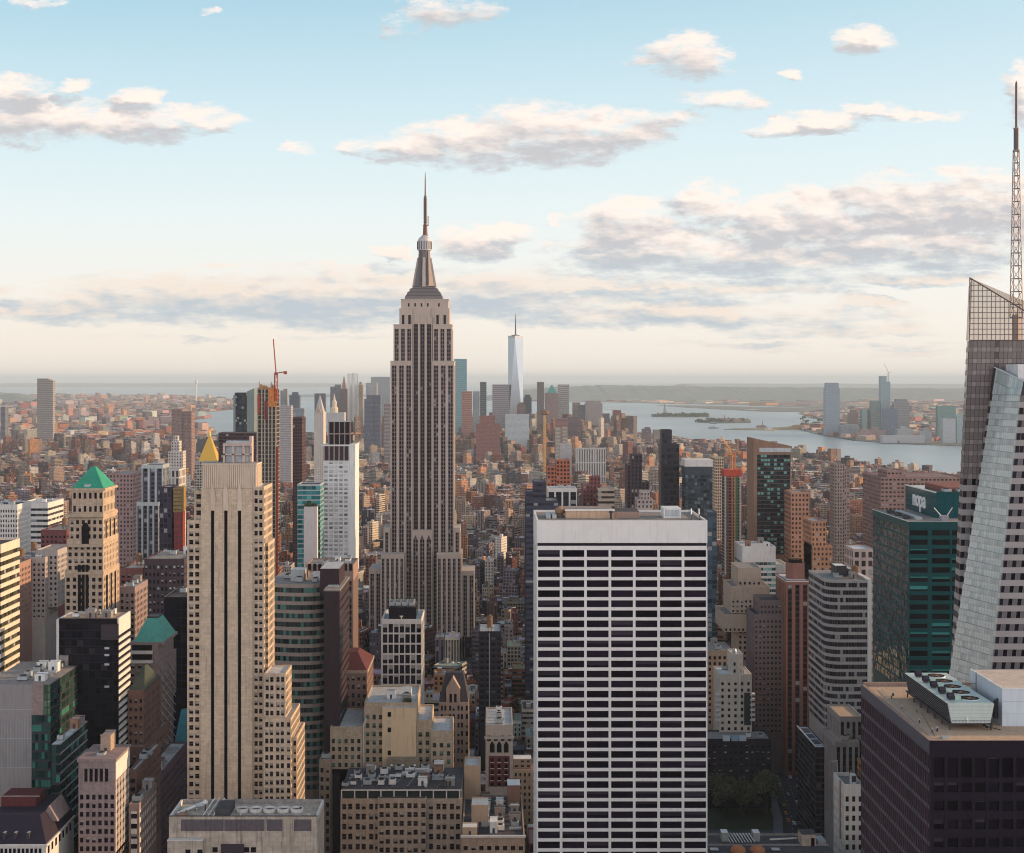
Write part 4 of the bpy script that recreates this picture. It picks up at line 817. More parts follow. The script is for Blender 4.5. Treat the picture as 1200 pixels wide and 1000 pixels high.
block('long dark brown block with a pale patched roof and a receding side, lower left', 'the pale patched roof', Y, [(164, 186, 912, 0, 60)], PLUM, P_HALF, clut=6, bay=3, fh=3.6, pf=.42, sf=.5, sides='FR', roof=M_PALE, seed=13)
block('rounded white-topped block squeezed against the limestone tower', None, 690, [(190, 204, 902, 0, 40)], MAUVE, P_HALF, clut=3, bay=3, fh=3.6, pf=.42, sf=.5, sides='FR', roof=M_PALE, seed=3)
t = Thing('office_building', 'low dark mansard roof with dormers and a white cornice, in the bottom left corner', 'building', PX(30, 540), 540, short='the mansard roof')
Y = 540; a, b = PX(-20, Y), PX(54, Y); z = PZ(992, Y); w = t.mb('wall'); FOOT.append((a, b, Y, Y+40)); t.rect.append((a, b, Y, Y+40, z)); w.box(a, b, Y, Y+36, 0, z, OFFW); w.box(a, b+.6, Y-.6, Y+36, z, z+.8, OFFW)
t.mb('roof').prism([(a, Y, z+.8), (b, Y, z+.8), (b, Y+36, z+.8), (a, Y+36, z+.8)], [(a, Y+9, z+9), (b-5, Y+9, z+9), (b-3, Y+36, z+9), (a, Y+36, z+9)], plain('mansard_slate', (.035, .027, .04), .6))
for px in (3, 16, 31): q = t.one('dormer'); x = PX(px, Y); q.box(x-.5, x+.5, Y+1.5, Y+4, z+2, z+4.5, M_STEEL, M_GALV)
for px in range(2, 52, 5): q = t.one('window'); x = PX(px, Y); q.box(x-.5, x+.5, Y-.07, Y-.01, z-3.5, z-.8, BLKS)
for k in range(7): q = t.one('window'); y = Y+3+k*4.6; q.box(b+.02, b+.1, y-1, y+1, z-3.5, z-.6, BLKS)
q = t.one('gable'); a2, b2 = PX(33, Y), PX(61, Y); q.prism([(a2, Y+14, z+5), (b2-2, Y+14, z+5), (b2-2, Y+30, z+5), (a2, Y+30, z+5)], [((a2+b2)/2-1.1, Y+14, z+11), ((a2+b2)/2-.9, Y+14, z+11), ((a2+b2)/2-.9, Y+30, z+11), ((a2+b2)/2-1.1, Y+30, z+11)], MAUVE)
q = t.one('parapet_wall'); q.box(a, PX(22, Y), Y+20, Y+32, z+6, PZ(952, Y), mat('dark_red_brick', (.12, .035, .035))); q.box(a, PX(27, Y), Y+19.8, Y+20, PZ(952, Y), PZ(952, Y)+.5, MAUVE); t.done()

# terrace building at the bottom, in front of the limestone tower
Y = 520; DUST = mat('dusty_concrete', (.50, .42, .34), .9, .20, .35, grime=.5, brick=1.6)
t = Thing('office_building', 'weathered beige building top with a row of round roof fans, at the bottom edge', 'building', PX(285, Y), Y, short='the beige roof with round fans')
a, b, z = PX(198, Y), PX(372, Y), PZ(957, Y); yb = 541; FOOT.append((a, b, Y, yb)); t.rect.append((a, b, Y, yb, z)); w = t.mb('wall')
w.box(a, b, Y, yb, 0, z-1.4, DUST); w.box(a, b, Y, Y+.7, z-1.4, z, DUST); w.box(a, a+.7, Y+.7, yb, z-1.4, z+.2, OFFW); w.box(b-.7, b, Y+.7, yb, z-1.4, z+.2, OFFW); w.box(a, b, yb-.7, yb, z-1.4, z+.2, M_GRAVEL); w.box(a-.1, b+.1, Y-.1, Y+.25, z, z+.3, M_STEEL)
for pa, pb in ((212, 262), (263, 310), (312.5, 331), (343.5, 365)): q = t.one('louvre'); q.box(PX(pa, Y), PX(pb, Y), Y-.06, Y-.01, PZ(974, Y), PZ(960.5, Y), mat('louvre_plum', (.13, .11, .12), .6, .15, .6))
for pa in (338, 343): w.box(PX(pa, Y), PX(pa+1.6, Y), Y-.3, Y-.001, PZ(1000, Y), PZ(958, Y), DUST)
w.box(a, PX(239, Y), Y-2.5, Y-.31, 0, PZ(983, Y), DUST); w.box(a-.1, PX(239.5, Y), Y-2.7, Y-.3, PZ(983, Y), PZ(982, Y), OFFW); q = t.one('door'); q.box(PX(259, Y), PX(286, Y), Y-.5, Y-.02, PZ(1005, Y), PZ(989, Y), plain('panel_plum', (.06, .045, .055)))
for px in (222, 236, 252, 289, 297): q = t.one('window'); q.box(PX(px-3, Y), PX(px+3, Y), Y-2.58 if px < 240 else Y-.07, Y-2.51 if px < 240 else Y-.01, PZ(999, Y), PZ(993, Y), BLKS)
for k in range(5): fx, fy = PX(284+k*16, 530), 530; q = t.one('roof_fan'); q.lathe(fx, fy, [(2.3, z-1.3), (2.4, z+.2), (2.15, z+.2), (2.1, z-.6)], OFFW, 14, cap=False); q.lathe(fx, fy, [(2.1, z-.6), (2.0, z-.55)], M_TAR, 14)
rq = random.Random(8)
for k in range(14): q = t.one('vent'); vx, vy = PX(rq.uniform(206, 366), 530), rq.uniform(523, 538); q.tube((vx, vy, z-1.4), (vx, vy, z-rq.uniform(-.5, .6)), rq.uniform(.12, .35), rq.choice([M_GALV, M_STEEL, M_WHITE]), 7)
for k in range(5): q = t.one('pipe'); q.tube((PX(274+k*16, 530), 523.5, z-1.1), (PX(284+k*16, 530), 539, z-1.0), .13, M_GALV, 5)
q = t.one('duct'); q.tube((PX(210, 530), 526, z-.8), (PX(238, 530), 536, z+.8), .5, M_WHITE, 6); q = t.one('duct'); q.tube((PX(213, 530), 532, z-.8), (PX(240, 530), 532, z+.8), .45, M_GALV, 6)
q = t.one('tank'); q.lathe(PX(218, 530), 524, [(2.2, z-1.4), (2.0, z-.3), (.8, z+.3), (.1, z+.4)], mat('rusty_tank', (.30, .18, .12)), 12)
q = t.one('antenna_ball'); q.lathe(PX(240, 530), 531, [(.1, z+1), (1, z+1.6), (1.0, z+2.2), (.1, z+2.9)], M_WHITE, 10); q.box(PX(240, 530)-.2, PX(240, 530)+.2, 530.8, 531.2, z-1.4, z+1.1, M_STEEL)
q = t.one('penthouse'); q.box(PX(255, 530), PX(272, 530), 525, 536, z-1.4, z+1.2, M_TAR); 
for k in range(3): q = t.one('pipe_rack'); q.tube((PX(242+k*6, 530), 522, z-.6), (PX(246+k*6, 530), 539, z+1.0), .22, M_WHITE)
t.done()

# curved glass office behind the limestone tower
Y = 720; CBR = ribbon('curved_ribbon', (.03, .045, .045), (.10, .09, .085), 1, 1, .12, .05, (.08, .22, .19), .18, .08, .7); CBN = mat('taupe_band', (.36, .29, .25), .6, .06, .2)
t = Thing('office_building', 'curved office block of taupe bands and greenish ribbon windows, beside the limestone tower', 'office building', PX(345, Y), Y, short='the curved banded office')
FOOT.append((PX(312, Y), PX(398, Y), Y-4, Y+50)); z = PZ(686, Y)
arc = [(PX(p, Y), Y+d) for p, d in ((312, 5), (324, 2.4), (338, .8), (352, 0), (366, .6), (374, 2.2), (380, 5))]; t.rect.append((arc[0][0], arc[-1][0], Y, Y+50, z))
w = t.mb('wall'); ring_ = arc+[(arc[-1][0], Y+48), (arc[0][0], Y+48)]
w.prism([(x*1.0+(.3 if i == 0 else 0), y+.5, 0) for i, (x, y) in enumerate(ring_)], [(x, y+.5, z) for x, y in ring_], CBN, M_GRAVEL); fh = 4.25
for k in range(int((z-PZ(930, Y))/fh)):
    zt_ = z-1.4-k*fh
    for i in range(len(arc)-1):
        A, B2 = arc[i], arc[i+1]
        w.prism([(A[0], A[1]-.01, zt_), (B2[0], B2[1]-.01, zt_), (B2[0], B2[1]+.5, zt_), (A[0], A[1]+.5, zt_)], [(A[0], A[1]-.01, zt_+1.75), (B2[0], B2[1]-.01, zt_+1.75), (B2[0], B2[1]+.5, zt_+1.75), (A[0], A[1]+.5, zt_+1.75)], CBN)
        nn = max(1, round(math.dist(A, B2)/1.5)); t.pane('window_band', [(A[0], A[1]+.4, zt_+1.75-fh), (B2[0], B2[1]+.4, zt_+1.75-fh), (B2[0], B2[1]+.4, zt_), (A[0], A[1]+.4, zt_)], CBR, [(0, 0), (nn, 0), (nn, 1), (0, 1)], (0, k, i))
bulkhead(t, PX(336, Y), PX(352, Y), Y+14, Y+24, z, 5.5, M_GALV); clutter(t, arc[0][0]+3, arc[-1][0]-2, Y+8, Y+40, z, 8, 6); t.done()
# dark flank tower right of it
Y = 700
t = Thing('office_tower', 'dark brown blank slab with a stepped top, right of the curved office', 'office tower', PX(388, Y), Y, short='the dark brown slab')
a, b = PX(379.5, Y), PX(398, Y); FOOT.append((a, b, Y, Y+60)); t.rect.append((a, b, Y, Y+45, PZ(693, Y))); w = t.mb('wall'); DB = mat('dark_brown', (.05, .033, .038), .6, .1, .2); w.box(a, b, Y, Y+48, 0, PZ(693, Y), DB); w.box(PX(371, Y), PX(394, Y), Y+14, Y+40, PZ(705, Y), PZ(671, Y), DB, M_PALE)
for k in range(20): q = t.one('window_band'); zz = PZ(700, Y)-3-k*4; q.box(b+.02, b+.08, Y+2, Y+46, zz, zz+1.3, BLKS)
w.box(a-.2, b+.2, Y-.2, Y+48, PZ(693, Y), PZ(693, Y)+.6, M_GRAVEL); clutter(t, a+1, b-1, Y+3, Y+12, PZ(693, Y)+.6, 3, 2); t.done()
# brown tower with columns below the white tower
Y = 900
t = block('brown stone tower with tall vertical recesses and a pale flank, under the white gridded tower', 'the brown recessed tower', Y, [(358, 414, 664, 0, 34)], mat('umber_stone', (.30, .205, .17), .85, .08, .15), ribbon('umber_strip', (.025, .018, .022), (.14, .09, .08), 1, 1, .1, .35, (.2, .18, .17), .05), clut=8, finish=False, bay=4.2, fh=3.8, pf=.5, sf=.4, style='strip', part='window_strip', top=9, zb=800, roof=M_GRAVEL, seed=8)
for k in range(9): x = PX(361+k*6, Y); q = t.one('window'); q.box(x, x+2.0, Y-.06, Y-.01, PZ(669, Y), PZ(657, Y)-3.5*0-2, BLKS)
t.done()
# white gridded tower
Y = 1050; WT = mat('white_frame', (.70, .68, .66), .6, .05, .2)
t = Thing('residential_tower', 'slim white gridded tower with a dark crown, left of the deco skyscraper', 'tower', PX(398, Y), Y, short='the white gridded tower')
a, b = PX(379, Y), PX(414, Y); z = PZ(523, Y); FOOT.append((a, b, Y, Y+32)); w = t.mb('wall')
t.tier(a, b, Y, Y+30, 0, PZ(540, Y), WT, pane('sky_pane', (.30, .33, .37), .75, (.66, .66, .66), .15, pos0=.0), bay=(b-a)/6, fh=3.15, pf=.30, sf=.42, d=.7, zb=PZ(672, Y), par=0, sides='FR', spm=P_DARK, sbay=4)
for k in range(6): w.box(lerp(a, b, (k+.0)/6), lerp(a, b, (k+.28)/6), Y, Y+.8, PZ(540, Y), z, MAUVE)
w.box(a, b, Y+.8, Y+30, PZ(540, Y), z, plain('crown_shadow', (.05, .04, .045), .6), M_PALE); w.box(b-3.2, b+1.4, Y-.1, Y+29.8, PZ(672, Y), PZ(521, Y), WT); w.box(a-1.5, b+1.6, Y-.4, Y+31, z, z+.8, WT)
q = t.one('crown'); q.box(PX(384, Y), PX(409.5, Y), Y+8, Y+26, z+.8, PZ(495, Y), plain('black_cladding', (.012, .009, .014)))
for k in range(5): q2 = t.one('crown_fin'); x = lerp(PX(384, Y), PX(409, Y), k/4); q2.box(x-.35, x+.35, Y+7.4, Y+8, z+.8, PZ(495, Y)+.6, MAUVE)
q = t.one('crown_band'); q.box(PX(383.6, Y), PX(410, Y), Y+7.5, Y+26.4, PZ(509, Y)-.4, PZ(509, Y)+.4, MAUVE); t.done()
# pale blank wall with a teal glass edge, left of it
Y = 1000
t = Thing('residential_tower', 'teal glass tower with a blank pale wall in front, left of the white gridded tower', 'tower', PX(360, Y), Y, short='the teal edged tower')
a, b = PX(347, Y), PX(374, Y); FOOT.append((a, b, Y, Y+30)); w = t.mb('wall'); t.rect.append((a, b, Y, Y+30, PZ(570, Y)))
TG = ribbon('teal_ribbon', (.03, .16, .17), (.10, .22, .22), 1, 1, .12, .14, (.10, .35, .34), .25, .12)
t.tier(a, b, Y+6, Y+30, 0, PZ(570, Y), M_GALV, TG, bay=3, fh=3.4, pf=.1, sf=.2, d=.3, style='band', part='window_band', zb=PZ(690, Y), par=1.0, roof=M_TAR, foot=False)
q = t.one('party_wall'); q.box(PX(356, Y), PX(371.5, Y), Y, Y+6, 0, PZ(594, Y), mat('pale_render', (.58, .52, .49), .9, .05)); q = t.one('roof_garden'); 
for k in range(26): x, y = random.uniform(PX(357, Y), PX(371, Y)), random.uniform(Y+.5, Y+5.5); q.lathe(x, y, [(.2, PZ(594, Y)), (.9, PZ(594, Y)+.8), (.5, PZ(594, Y)+2), (.1, PZ(594, Y)+2.6)], plain('shrub', (.05, .07, .03), .9), 6)
for k in range(26): q = t.one('window'); q.box(PX(372, Y), PX(372, Y)+.9, Y+5.85, Y+5.95, PZ(595, Y)-k*3.5-2, PZ(595, Y)-k*3.5, BLKS)
t.done()
# concrete tower under construction, and its red crane
Y = 1400; CON = mat('raw_concrete', (.45, .38, .30), .9, .12, .1)
t = Thing('unfinished_tower', 'slender unfinished concrete tower with orange netting on top, at left of centre', 'tower', PX(312, Y), Y, short='the unfinished tower')
a, b = PX(301, Y), PX(324, Y); z = PZ(456, Y); FOOT.append((a, b, Y, Y+26)); w = t.mb('wall'); t.rect.append((a, b, Y, Y+26, z)); w.box(a+.8, b-.8, Y+.8, Y+24, 0, z, plain('open_floor', (.05, .04, .04), .9))
for k in range(46): zz = z-k*4.2; w.box(a, b, Y, Y+25, zz-.5, zz, CON)
for px in (301, 306, 309.5, 314, 318, 322.3): w.box(PX(px, Y), PX(px+1.5, Y), Y-.3, Y+.7, 0, z, CON)
for pa, pb, yt, c in ((302, 305, 463, (.40, .07, .05)), (310, 313.5, 470, (.22, .05, .05)), (314.5, 324, 455, (.62, .22, .07))): q = t.one('safety_net'); q.box(PX(pa, Y), PX(pb, Y), Y-.6, Y-.31, PZ(yt+22, Y), PZ(yt, Y), mat('net_%d' % yt, c, .8, .4, .6))
q = t.one('hoist_mast'); q.box(PX(323.5, Y), PX(326, Y), Y-1.2, Y+1, 0, PZ(524, Y), mat('hoist_red', (.30, .06, .03), .7, .3, .4))
for px in (303, 307, 311, 317): q = t.one('column'); q.box(PX(px, Y), PX(px+1, Y), Y+2, Y+4, z, z+random.uniform(3, 8), CON)
for k in range(7): q = t.one('formwork'); x = PX(301.5+k*3, Y); q.box(x, x+2, Y+1+k % 3, Y+4+k % 3, z, z+1.5+(k*7 % 4), mat('form_orange', (.5, .24, .1)))
t.done()
def crane(label, px, Y, zb, zt, jib, col, tilt, r=1.1):
    t = Thing('tower_crane', label, 'crane', PX(px, Y), Y, zb); x = PX(px, Y); m = plain('crane_'+str(px), col, .5)
    b = t.one('mast')
    for sx in (-1, 1):
        for sy in (-1, 1): b.tube((x+sx*r, Y+sy*r, zb), (x+sx*r, Y+sy*r, zt), r*.32, m)
    n = max(3, int((zt-zb)/4))
    for k in range(n): za, zc_ = lerp(zb, zt, k/n), lerp(zb, zt, (k+1)/n); s_ = 1 if k % 2 else -1; b.tube((x-s_*r, Y-r, za), (x+s_*r, Y-r, zc_), r*.2, m); b.tube((x-r, Y-s_*r, za), (x-r, Y+s_*r, zc_), r*.2, m)
    c = t.one('cab'); c.box(x-1.6, x+1.6, Y-1.6, Y+1.6, zt, zt+2.8, m); j = t.one('jib'); e = (x+jib*math.sin(R(tilt)), Y-2, zt+2+abs(jib)*math.cos(R(tilt)))
    p0 = (x, Y, zt+2); j.tube(p0, e, r*.45, m); j.tube((x, Y, zt+2+r*2.2), e, r*.3, m)
    for k in range(1, 8): q = lerp(p0[0], e[0], k/8), lerp(p0[1], e[1], k/8), lerp(p0[2], e[2], k/8); j.tube(q, (q[0], q[1], q[2]+r*2*(1-k/8)), r*.2, m)
    d = t.one('counterweight'); s_ = -1 if e[0] > x else 1; d.tube((x, Y, zt+2), (x+s_*9, Y, zt+3.5), r*.4, m); d.box(x+s_*9-1.5, x+s_*9+1.5, Y-1, Y+1, zt+1, zt+4, m)
    t.done()
crane('tall red crane standing upright above the unfinished tower', 323.5, 1400, PZ(470, 1400), PZ(440, 1400), 33, (.36, .075, .05), -4, 1.3)
# white gridded mid-rise with roof box
Y = 800
t = block('white office block with a square window grid and black roof enclosure, below the deco skyscraper', 'the white grid office', Y, [(448, 494, 728, 0, 34)], OFFW, P_DARK, clut=0, finish=False, bay=3.06, fh=5.9, pf=.20, sf=.15, d=.7, zb=875, top=1.2, roof=M_PALE, sides='FR')
z = PZ(728, Y)+.3; q = t.one('roof_enclosure'); q.box(PX(455, Y), PX(487, Y), Y+5, Y+24, z, z+6.5, CHAR); q.box(PX(456, Y), PX(486, Y), Y+6, Y+23, z+6.5, z+6.6, M_TAR)
for i in range(4):
    for j in range(2): cooler(t, PX(459.5+i*7.6, Y+10), Y+10+j*8, z+6.6, 3, 4, 2.4, M_GALV)
q = t.one('satellite_dish'); q.lathe(PX(470, Y), Y+2.5, [(.2, z), (.2, z+1.2), (1.1, z+2), (1.2, z+2.1)], M_WHITE, 8); w = t.mb('wall'); w.box(PX(446.5, Y), PX(448, Y), Y+.2, Y+34, 0, z+.6, OFFW); t.done()
# red hipped roof
Y = 740
t = block('brown building with a deep red hipped roof and arcaded top floor, centre left', 'the red hipped roof', Y, [(391, 430, 789, 0, 40)], mat('cocoa_brick', (.25, .165, .135), .9, .1, .2), P_HALF, clut=0, finish=False, bay=2.8, fh=4.2, pf=.46, sf=.46, zb=860, top=.6, par=.4)
w = t.mb('wall'); w.box(PX(390, Y), PX(431, Y), Y-.8, Y+41, PZ(789, Y), PZ(789, Y)+1.3, TAN); pyramid(t, 391, 430, Y, Y, Y+40, PZ(789, Y)+1.3, PZ(770, Y), mat('red_tile', (.12, .045, .045), .85, .15, .5), 'roof', .3); t.done()
# gothic gable
Y = 770
t = block('pale gothic gabled building with paired narrow windows, left of the dark shaft', 'the gothic gable', Y, [(515, 549, 824, 0, 26)], mat('buff_stone', (.42, .31, .25), .9, .1, .2), P_DARK, clut=0, finish=False, bay=2.2, fh=4.3, pf=.5, sf=.4, zb=895, top=.5, par=.3, alt=(1.3, .6))
z = PZ(824, Y)+.3; a, b = PX(515, Y), PX(549, Y); c = (a+b)/2-.5
t.mb('roof').prism([(a, Y+1, z), (b, Y+1, z), (b, Y+26, z), (a, Y+26, z)], [(a+3, Y+9, z+14), (b-3, Y+9, z+14), (b-3, Y+15, z+14), (a+3, Y+15, z+14)], SLATE)
q = t.one('gable'); q.prism([(c-3.6, Y-.1, z-1), (c+3.6, Y-.1, z-1), (c+3.6, Y+8, z-1), (c-3.6, Y+8, z-1)], [(c-3.6, Y-.1, z+7), (c+3.6, Y-.1, z+7), (c+3.6, Y+8, z+7), (c-3.6, Y+8, z+7)], mat('buff_stone', (.42, .31, .25))); q.prism([(c-3.8, Y-.15, z+7), (c+3.8, Y-.15, z+7), (c+3.8, Y+8, z+7), (c-3.8, Y+8, z+7)], [(c-.1, Y-.15, z+13), (c+.1, Y-.15, z+13), (c+.1, Y+8, z+13), (c-.1, Y+8, z+13)], mat('buff_stone', (.42, .31, .25)))
for dx in (-1.2, 1.2): q = t.one('window'); q.box(c+dx-.7, c+dx+.7, Y-.2, Y-.11, z, z+4.5, BLKS)
t.done()
# dark shaft with one bright rib
Y = 860
t = block('dark blue-black shaft with one pale rib down its front, right of the gothic gable', 'the dark ribbed shaft', Y, [(561, 587, 742, 0, 30)], plain('ink_brick', (.030, .025, .035), .5), ribbon('ink_ribbon', (.015, .012, .02), (.045, .04, .05), 1, 1, .3, .4, (.10, .10, .12), .06), clut=6, tank=2, finish=False, bay=3, fh=3.5, pf=.12, sf=.3, style='band', part='window_band', zb=850, roof=M_PALE, seed=12)
q = t.one('rib'); q.box(PX(573.5, Y)-.25, PX(573.5, Y)+.25, Y-.4, Y-.01, PZ(850, Y), PZ(742, Y), M_GALV); t.done()
# ornate small front
Y = 735
t = block('ornate narrow building with arched top windows and red brick front, in the lower centre', 'the ornate arched front', Y, [(569, 601, 852, 0, 40)], mat('ivory_terracotta', (.50, .42, .36), .8, .1, .3), P_DARK, clut=5, finish=False, bay=3.4, fh=4.6, pf=.45, sf=.5, zb=872, top=3, seed=5, roof=M_PALE)
a, b = PX(569, Y), PX(601, Y); w = t.mb('wall'); w.box(a-.6, b+.6, Y-.8, Y, PZ(866, Y), PZ(863, Y), mat('ivory_terracotta', (.5, .42, .36)))
q = t.one('brick_panel'); q.box(a+1.6, b-1.6, Y-.12, Y-.01, PZ(922, Y), PZ(886, Y), mat('oxblood_brick', (.16, .05, .05), .9))
for k in range(3):
    c = lerp(a+1.6, b-1.6, (k+.5)/3); q = t.one('arch_window'); q.box(c-1.2, c+1.2, Y-.2, Y-.02, PZ(882, Y), PZ(873, Y), BLKS); q.prism([(c-1.2, Y-.2, PZ(873, Y)), (c+1.2, Y-.2, PZ(873, Y)), (c+1.2, Y-.02, PZ(873, Y)), (c-1.2, Y-.02, PZ(873, Y))], [(c-.2, Y-.2, PZ(869, Y)), (c+.2, Y-.2, PZ(869, Y)), (c+.2, Y-.02, PZ(869, Y)), (c-.2, Y-.02, PZ(869, Y))], BLKS)
    for j in range(5): q = t.one('window'); zz = PZ(893+j*7.2, Y); q.box(c-.75, c+.75, Y-.2, Y-.13, zz, zz+1.9, BLKS); q = t.one('sill'); q.box(c-1.0, c+1.0, Y-.35, Y-.13, zz-.3, zz-.02, OFFW)
t.done()
# big tan building with the bright blank wall
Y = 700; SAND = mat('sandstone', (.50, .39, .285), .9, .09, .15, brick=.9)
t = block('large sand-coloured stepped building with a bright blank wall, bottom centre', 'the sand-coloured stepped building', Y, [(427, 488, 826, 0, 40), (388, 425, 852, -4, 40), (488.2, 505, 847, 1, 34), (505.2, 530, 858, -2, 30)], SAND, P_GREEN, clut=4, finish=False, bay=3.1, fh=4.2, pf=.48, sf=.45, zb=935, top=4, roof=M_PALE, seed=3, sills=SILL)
q = t.one('blank_wall'); q.box(PX(448, Y), PX(488, Y), Y-1.2, Y-.01, PZ(940, Y), PZ(829, Y), mat('lit_wall', (.74, .56, .36), .9, .06, .12)); q.box(PX(447.6, Y), PX(488.3, Y), Y-1.4, Y-.01, PZ(829, Y), PZ(827.5, Y), M_PALE)  # light on the blank wall is put into its brighter yellow colour
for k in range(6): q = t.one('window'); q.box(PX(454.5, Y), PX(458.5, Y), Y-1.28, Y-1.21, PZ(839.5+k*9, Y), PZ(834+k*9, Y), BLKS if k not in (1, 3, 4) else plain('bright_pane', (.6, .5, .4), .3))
q = t.one('downpipe'); q.tube((PX(426, Y), Y-.6, PZ(915, Y)), (PX(426, Y), Y-.6, PZ(850, Y)), .45, OFFW, 6); q.tube((PX(426, Y), Y-.6, PZ(850, Y)), (PX(429.5, Y), Y-.6, PZ(842, Y)), .45, OFFW, 6)
q = t.one('shrub'); 
for k in range(14): q.lathe(PX(477+random.uniform(-4, 4), Y), Y+2+random.uniform(0, 3), [(.2, PZ(826, Y)+.4), (.8, PZ(826, Y)+1.2), (.1, PZ(826, Y)+2.4)], plain('shrub', (.05, .07, .03)), 6)
q = t.one('penthouse'); q.box(PX(455, Y), PX(492, Y), Y-9, Y-1.3, PZ(930, Y), PZ(886, Y), mat('mossy_stone', (.32, .27, .20)))
for k in range(5): q = t.one('pinnacle'); x = PX(457+k*7.5, Y); q.box(x, x+1.6, Y-9.2, Y-8, PZ(886, Y), PZ(882.5, Y), mat('mossy_stone', (.32, .27, .20)))
t.done()
# wide building with the glazed penthouse floor
Y = 640
t = block('wide tan office block with a dark glazed top storey and cluttered roof, bottom centre', 'the wide tan block', Y, [(399, 541, 937, 0, 40), (443, 500, 935, -2.2, 4)], mat('taupe_stone', (.44, .345, .275), .9, .09, .15, brick=.9), P_HALF, clut=0, finish=False, bay=3.05, fh=4.15, pf=.40, sf=.42, zb=1010, top=1.0, roof=M_TAR, par=.3, alt=(1.25, .65), sills=SILL)
z = PZ(937, Y)+.3; q = t.one('glazed_storey'); q.box(PX(401, Y), PX(540, Y), Y+1.2, Y+36, z, z+3.4, plain('penthouse_glass', (.03, .04, .04), .1), M_TAR)
for k in range(10): q = t.one('mullion'); x = PX(400+k*15.4, Y); q.box(x-.25, x+.25, Y+.6, Y+1.2, z, z+3.4, OFFW)
q = t.one('cornice'); q.box(PX(399.5, Y), PX(541, Y), Y+.4, Y+36.4, z+3.4, z+4.0, OFFW, M_TAR)
for k, (px, dy) in enumerate([(405, 6), (414, 9), (420, 15), (436, 20), (447, 10), (460, 8), (484, 22), (520, 6), (528, 12), (511, 20)]): cooler(t, PX(px, Y+dy), Y+dy, z+4.0, 3.2, 3, 1.6+(k % 3)*.5, [M_GALV, M_TAR, M_WHITE][k % 3])
for k in range(8): duct(t, PX(432+k*7, Y), PX(440+k*9, Y), Y+12+k*2.4, z+4.0, M_WHITE if k % 2 else M_GALV)
q = t.one('roof_frame'); q.box(PX(497, Y), PX(500, Y), Y+4, Y+30, z+4, z+5.2, OFFW); q.box(PX(470, Y), PX(499, Y), Y+28, Y+30, z+4, z+5.6, OFFW)
clutter(t, PX(404, Y), PX(536, Y), Y+5, Y+35, z+4.0, 26, 77)
for k in range(7): q = t.one('pipe'); q.tube((PX(404+k*18, Y), Y+3+k % 3, z+4.3), (PX(416+k*18, Y), Y+30-k % 4*3, z+4.3), .12, M_GALV, 5)
q = t.one('railing')
for k in range(40): q.tube((PX(401, Y)+k*1.33, Y+1.0, z+4.0), (PX(401, Y)+k*1.33, Y+1.0, z+5.1), .04, M_STEEL, 3)
q.tube((PX(401, Y), Y+1.0, z+5.1), (PX(540, Y), Y+1.0, z+5.1), .05, M_STEEL, 3); q.tube((PX(401, Y), Y+1.0, z+4.6), (PX(540, Y), Y+1.0, z+4.6), .04, M_STEEL, 3)
for px in (459, 472, 486): q = t.one('roof_lamp'); q.tube((PX(px, Y+25), Y+25, z+4), (PX(px, Y+25), Y+25, z+8), .12, M_STEEL, 5); q.lathe(PX(px, Y+25), Y+25, [(.1, z+7.8), (.7, z+8.1), (.1, z+8.6)], M_WHITE, 8)
t.done()
Y = 690
block('narrow tan block with green-tinted sash windows beside the sand-coloured building', None, Y, [(374, 387, 893, 0, 30)], TAN, P_HALF, clut=2, bay=3, fh=4, pf=.45, sf=.45, roof=M_PALE)
block('plain buff tower block with a single small window, right of the wide tan block', None, 665, [(544, 563, 900, 0, 16)], mat('plain_buff', (.50, .36, .25), .9, .05), P_DARK, clut=0, bay=30, fh=30, pf=.9, sf=.9, roof=M_PALE)
Y = 610
t = block('low tan building with a white cornice and crowded equipment roof, bottom centre', 'the crowded equipment roof', Y, [(541, 615, 982, 0, 60)], TAN, P_DARK, clut=0, finish=False, bay=3.4, fh=4.6, pf=.45, sf=.5, zb=1010, top=2.5, roof=M_TAR, par=1.0, seed=2)
z = PZ(982, Y)+.3; w = t.mb('wall'); w.box(PX(540, Y), PX(616, Y), Y-.9, Y, z, z+.9, OFFW)
clutter(t, PX(560, Y), PX(613, Y), Y+6, Y+58, z, 22, 31); bulkhead(t, PX(542, Y), PX(559, Y), Y+1, Y+8, z, 3.4, mat('plain_buff', (.5, .36, .25)), M_WHITE); bulkhead(t, PX(552, Y), PX(572, Y), Y+14, Y+26, z, 9, mat('plain_buff', (.5, .36, .25)), M_GALV); bulkhead(t, PX(574, Y), PX(583, Y), Y+5, Y+13, z, 4.5, M_WHITE, M_WHITE); bulkhead(t, PX(596, Y), PX(612, Y), Y+44, Y+56, z, 9, BRN, M_WHITE); t.done()

# far left middle distance
Y = 1000
t = block('black and white grid office with a white banded flank, at the left edge', 'the black and white grid office', Y, [(-15, 20.5, 593, 0, 29)], OFFW, P_DARK, clut=4, bay=1.75, fh=3.4, pf=.45, sf=.42, zb=665, roof=M_TAR, sides='FR')
Y = 1090
block('white banded low office with wide stripes, behind the black and white grid office', None, Y, [(22, 56, 591, 0, 40)], OFFW, ribbon('grey_ribbon', (.05, .05, .055), (.2, .2, .2), 1, 1, .06, .05), bay=4, fh=4.2, pf=.1, sf=.55, style='band', part='window_band', zb=640, clut=2, roof=M_PALE)
Y = 650
t = block('sunlit striped tower end of white bands, at the left edge above the mansard roof', 'the striped tower end', Y, [(-25, 1, 641, 0, 26)], mat('cream_band', (.70, .58, .46), .7, .06), ribbon('olive_ribbon', (.05, .05, .03), (.1, .08, .06), 1, 1, .1, .05), bay=2.6, fh=4.0, pf=.1, sf=.48, style='band', part='window_band', zb=790, clut=0, roof=M_TAR)
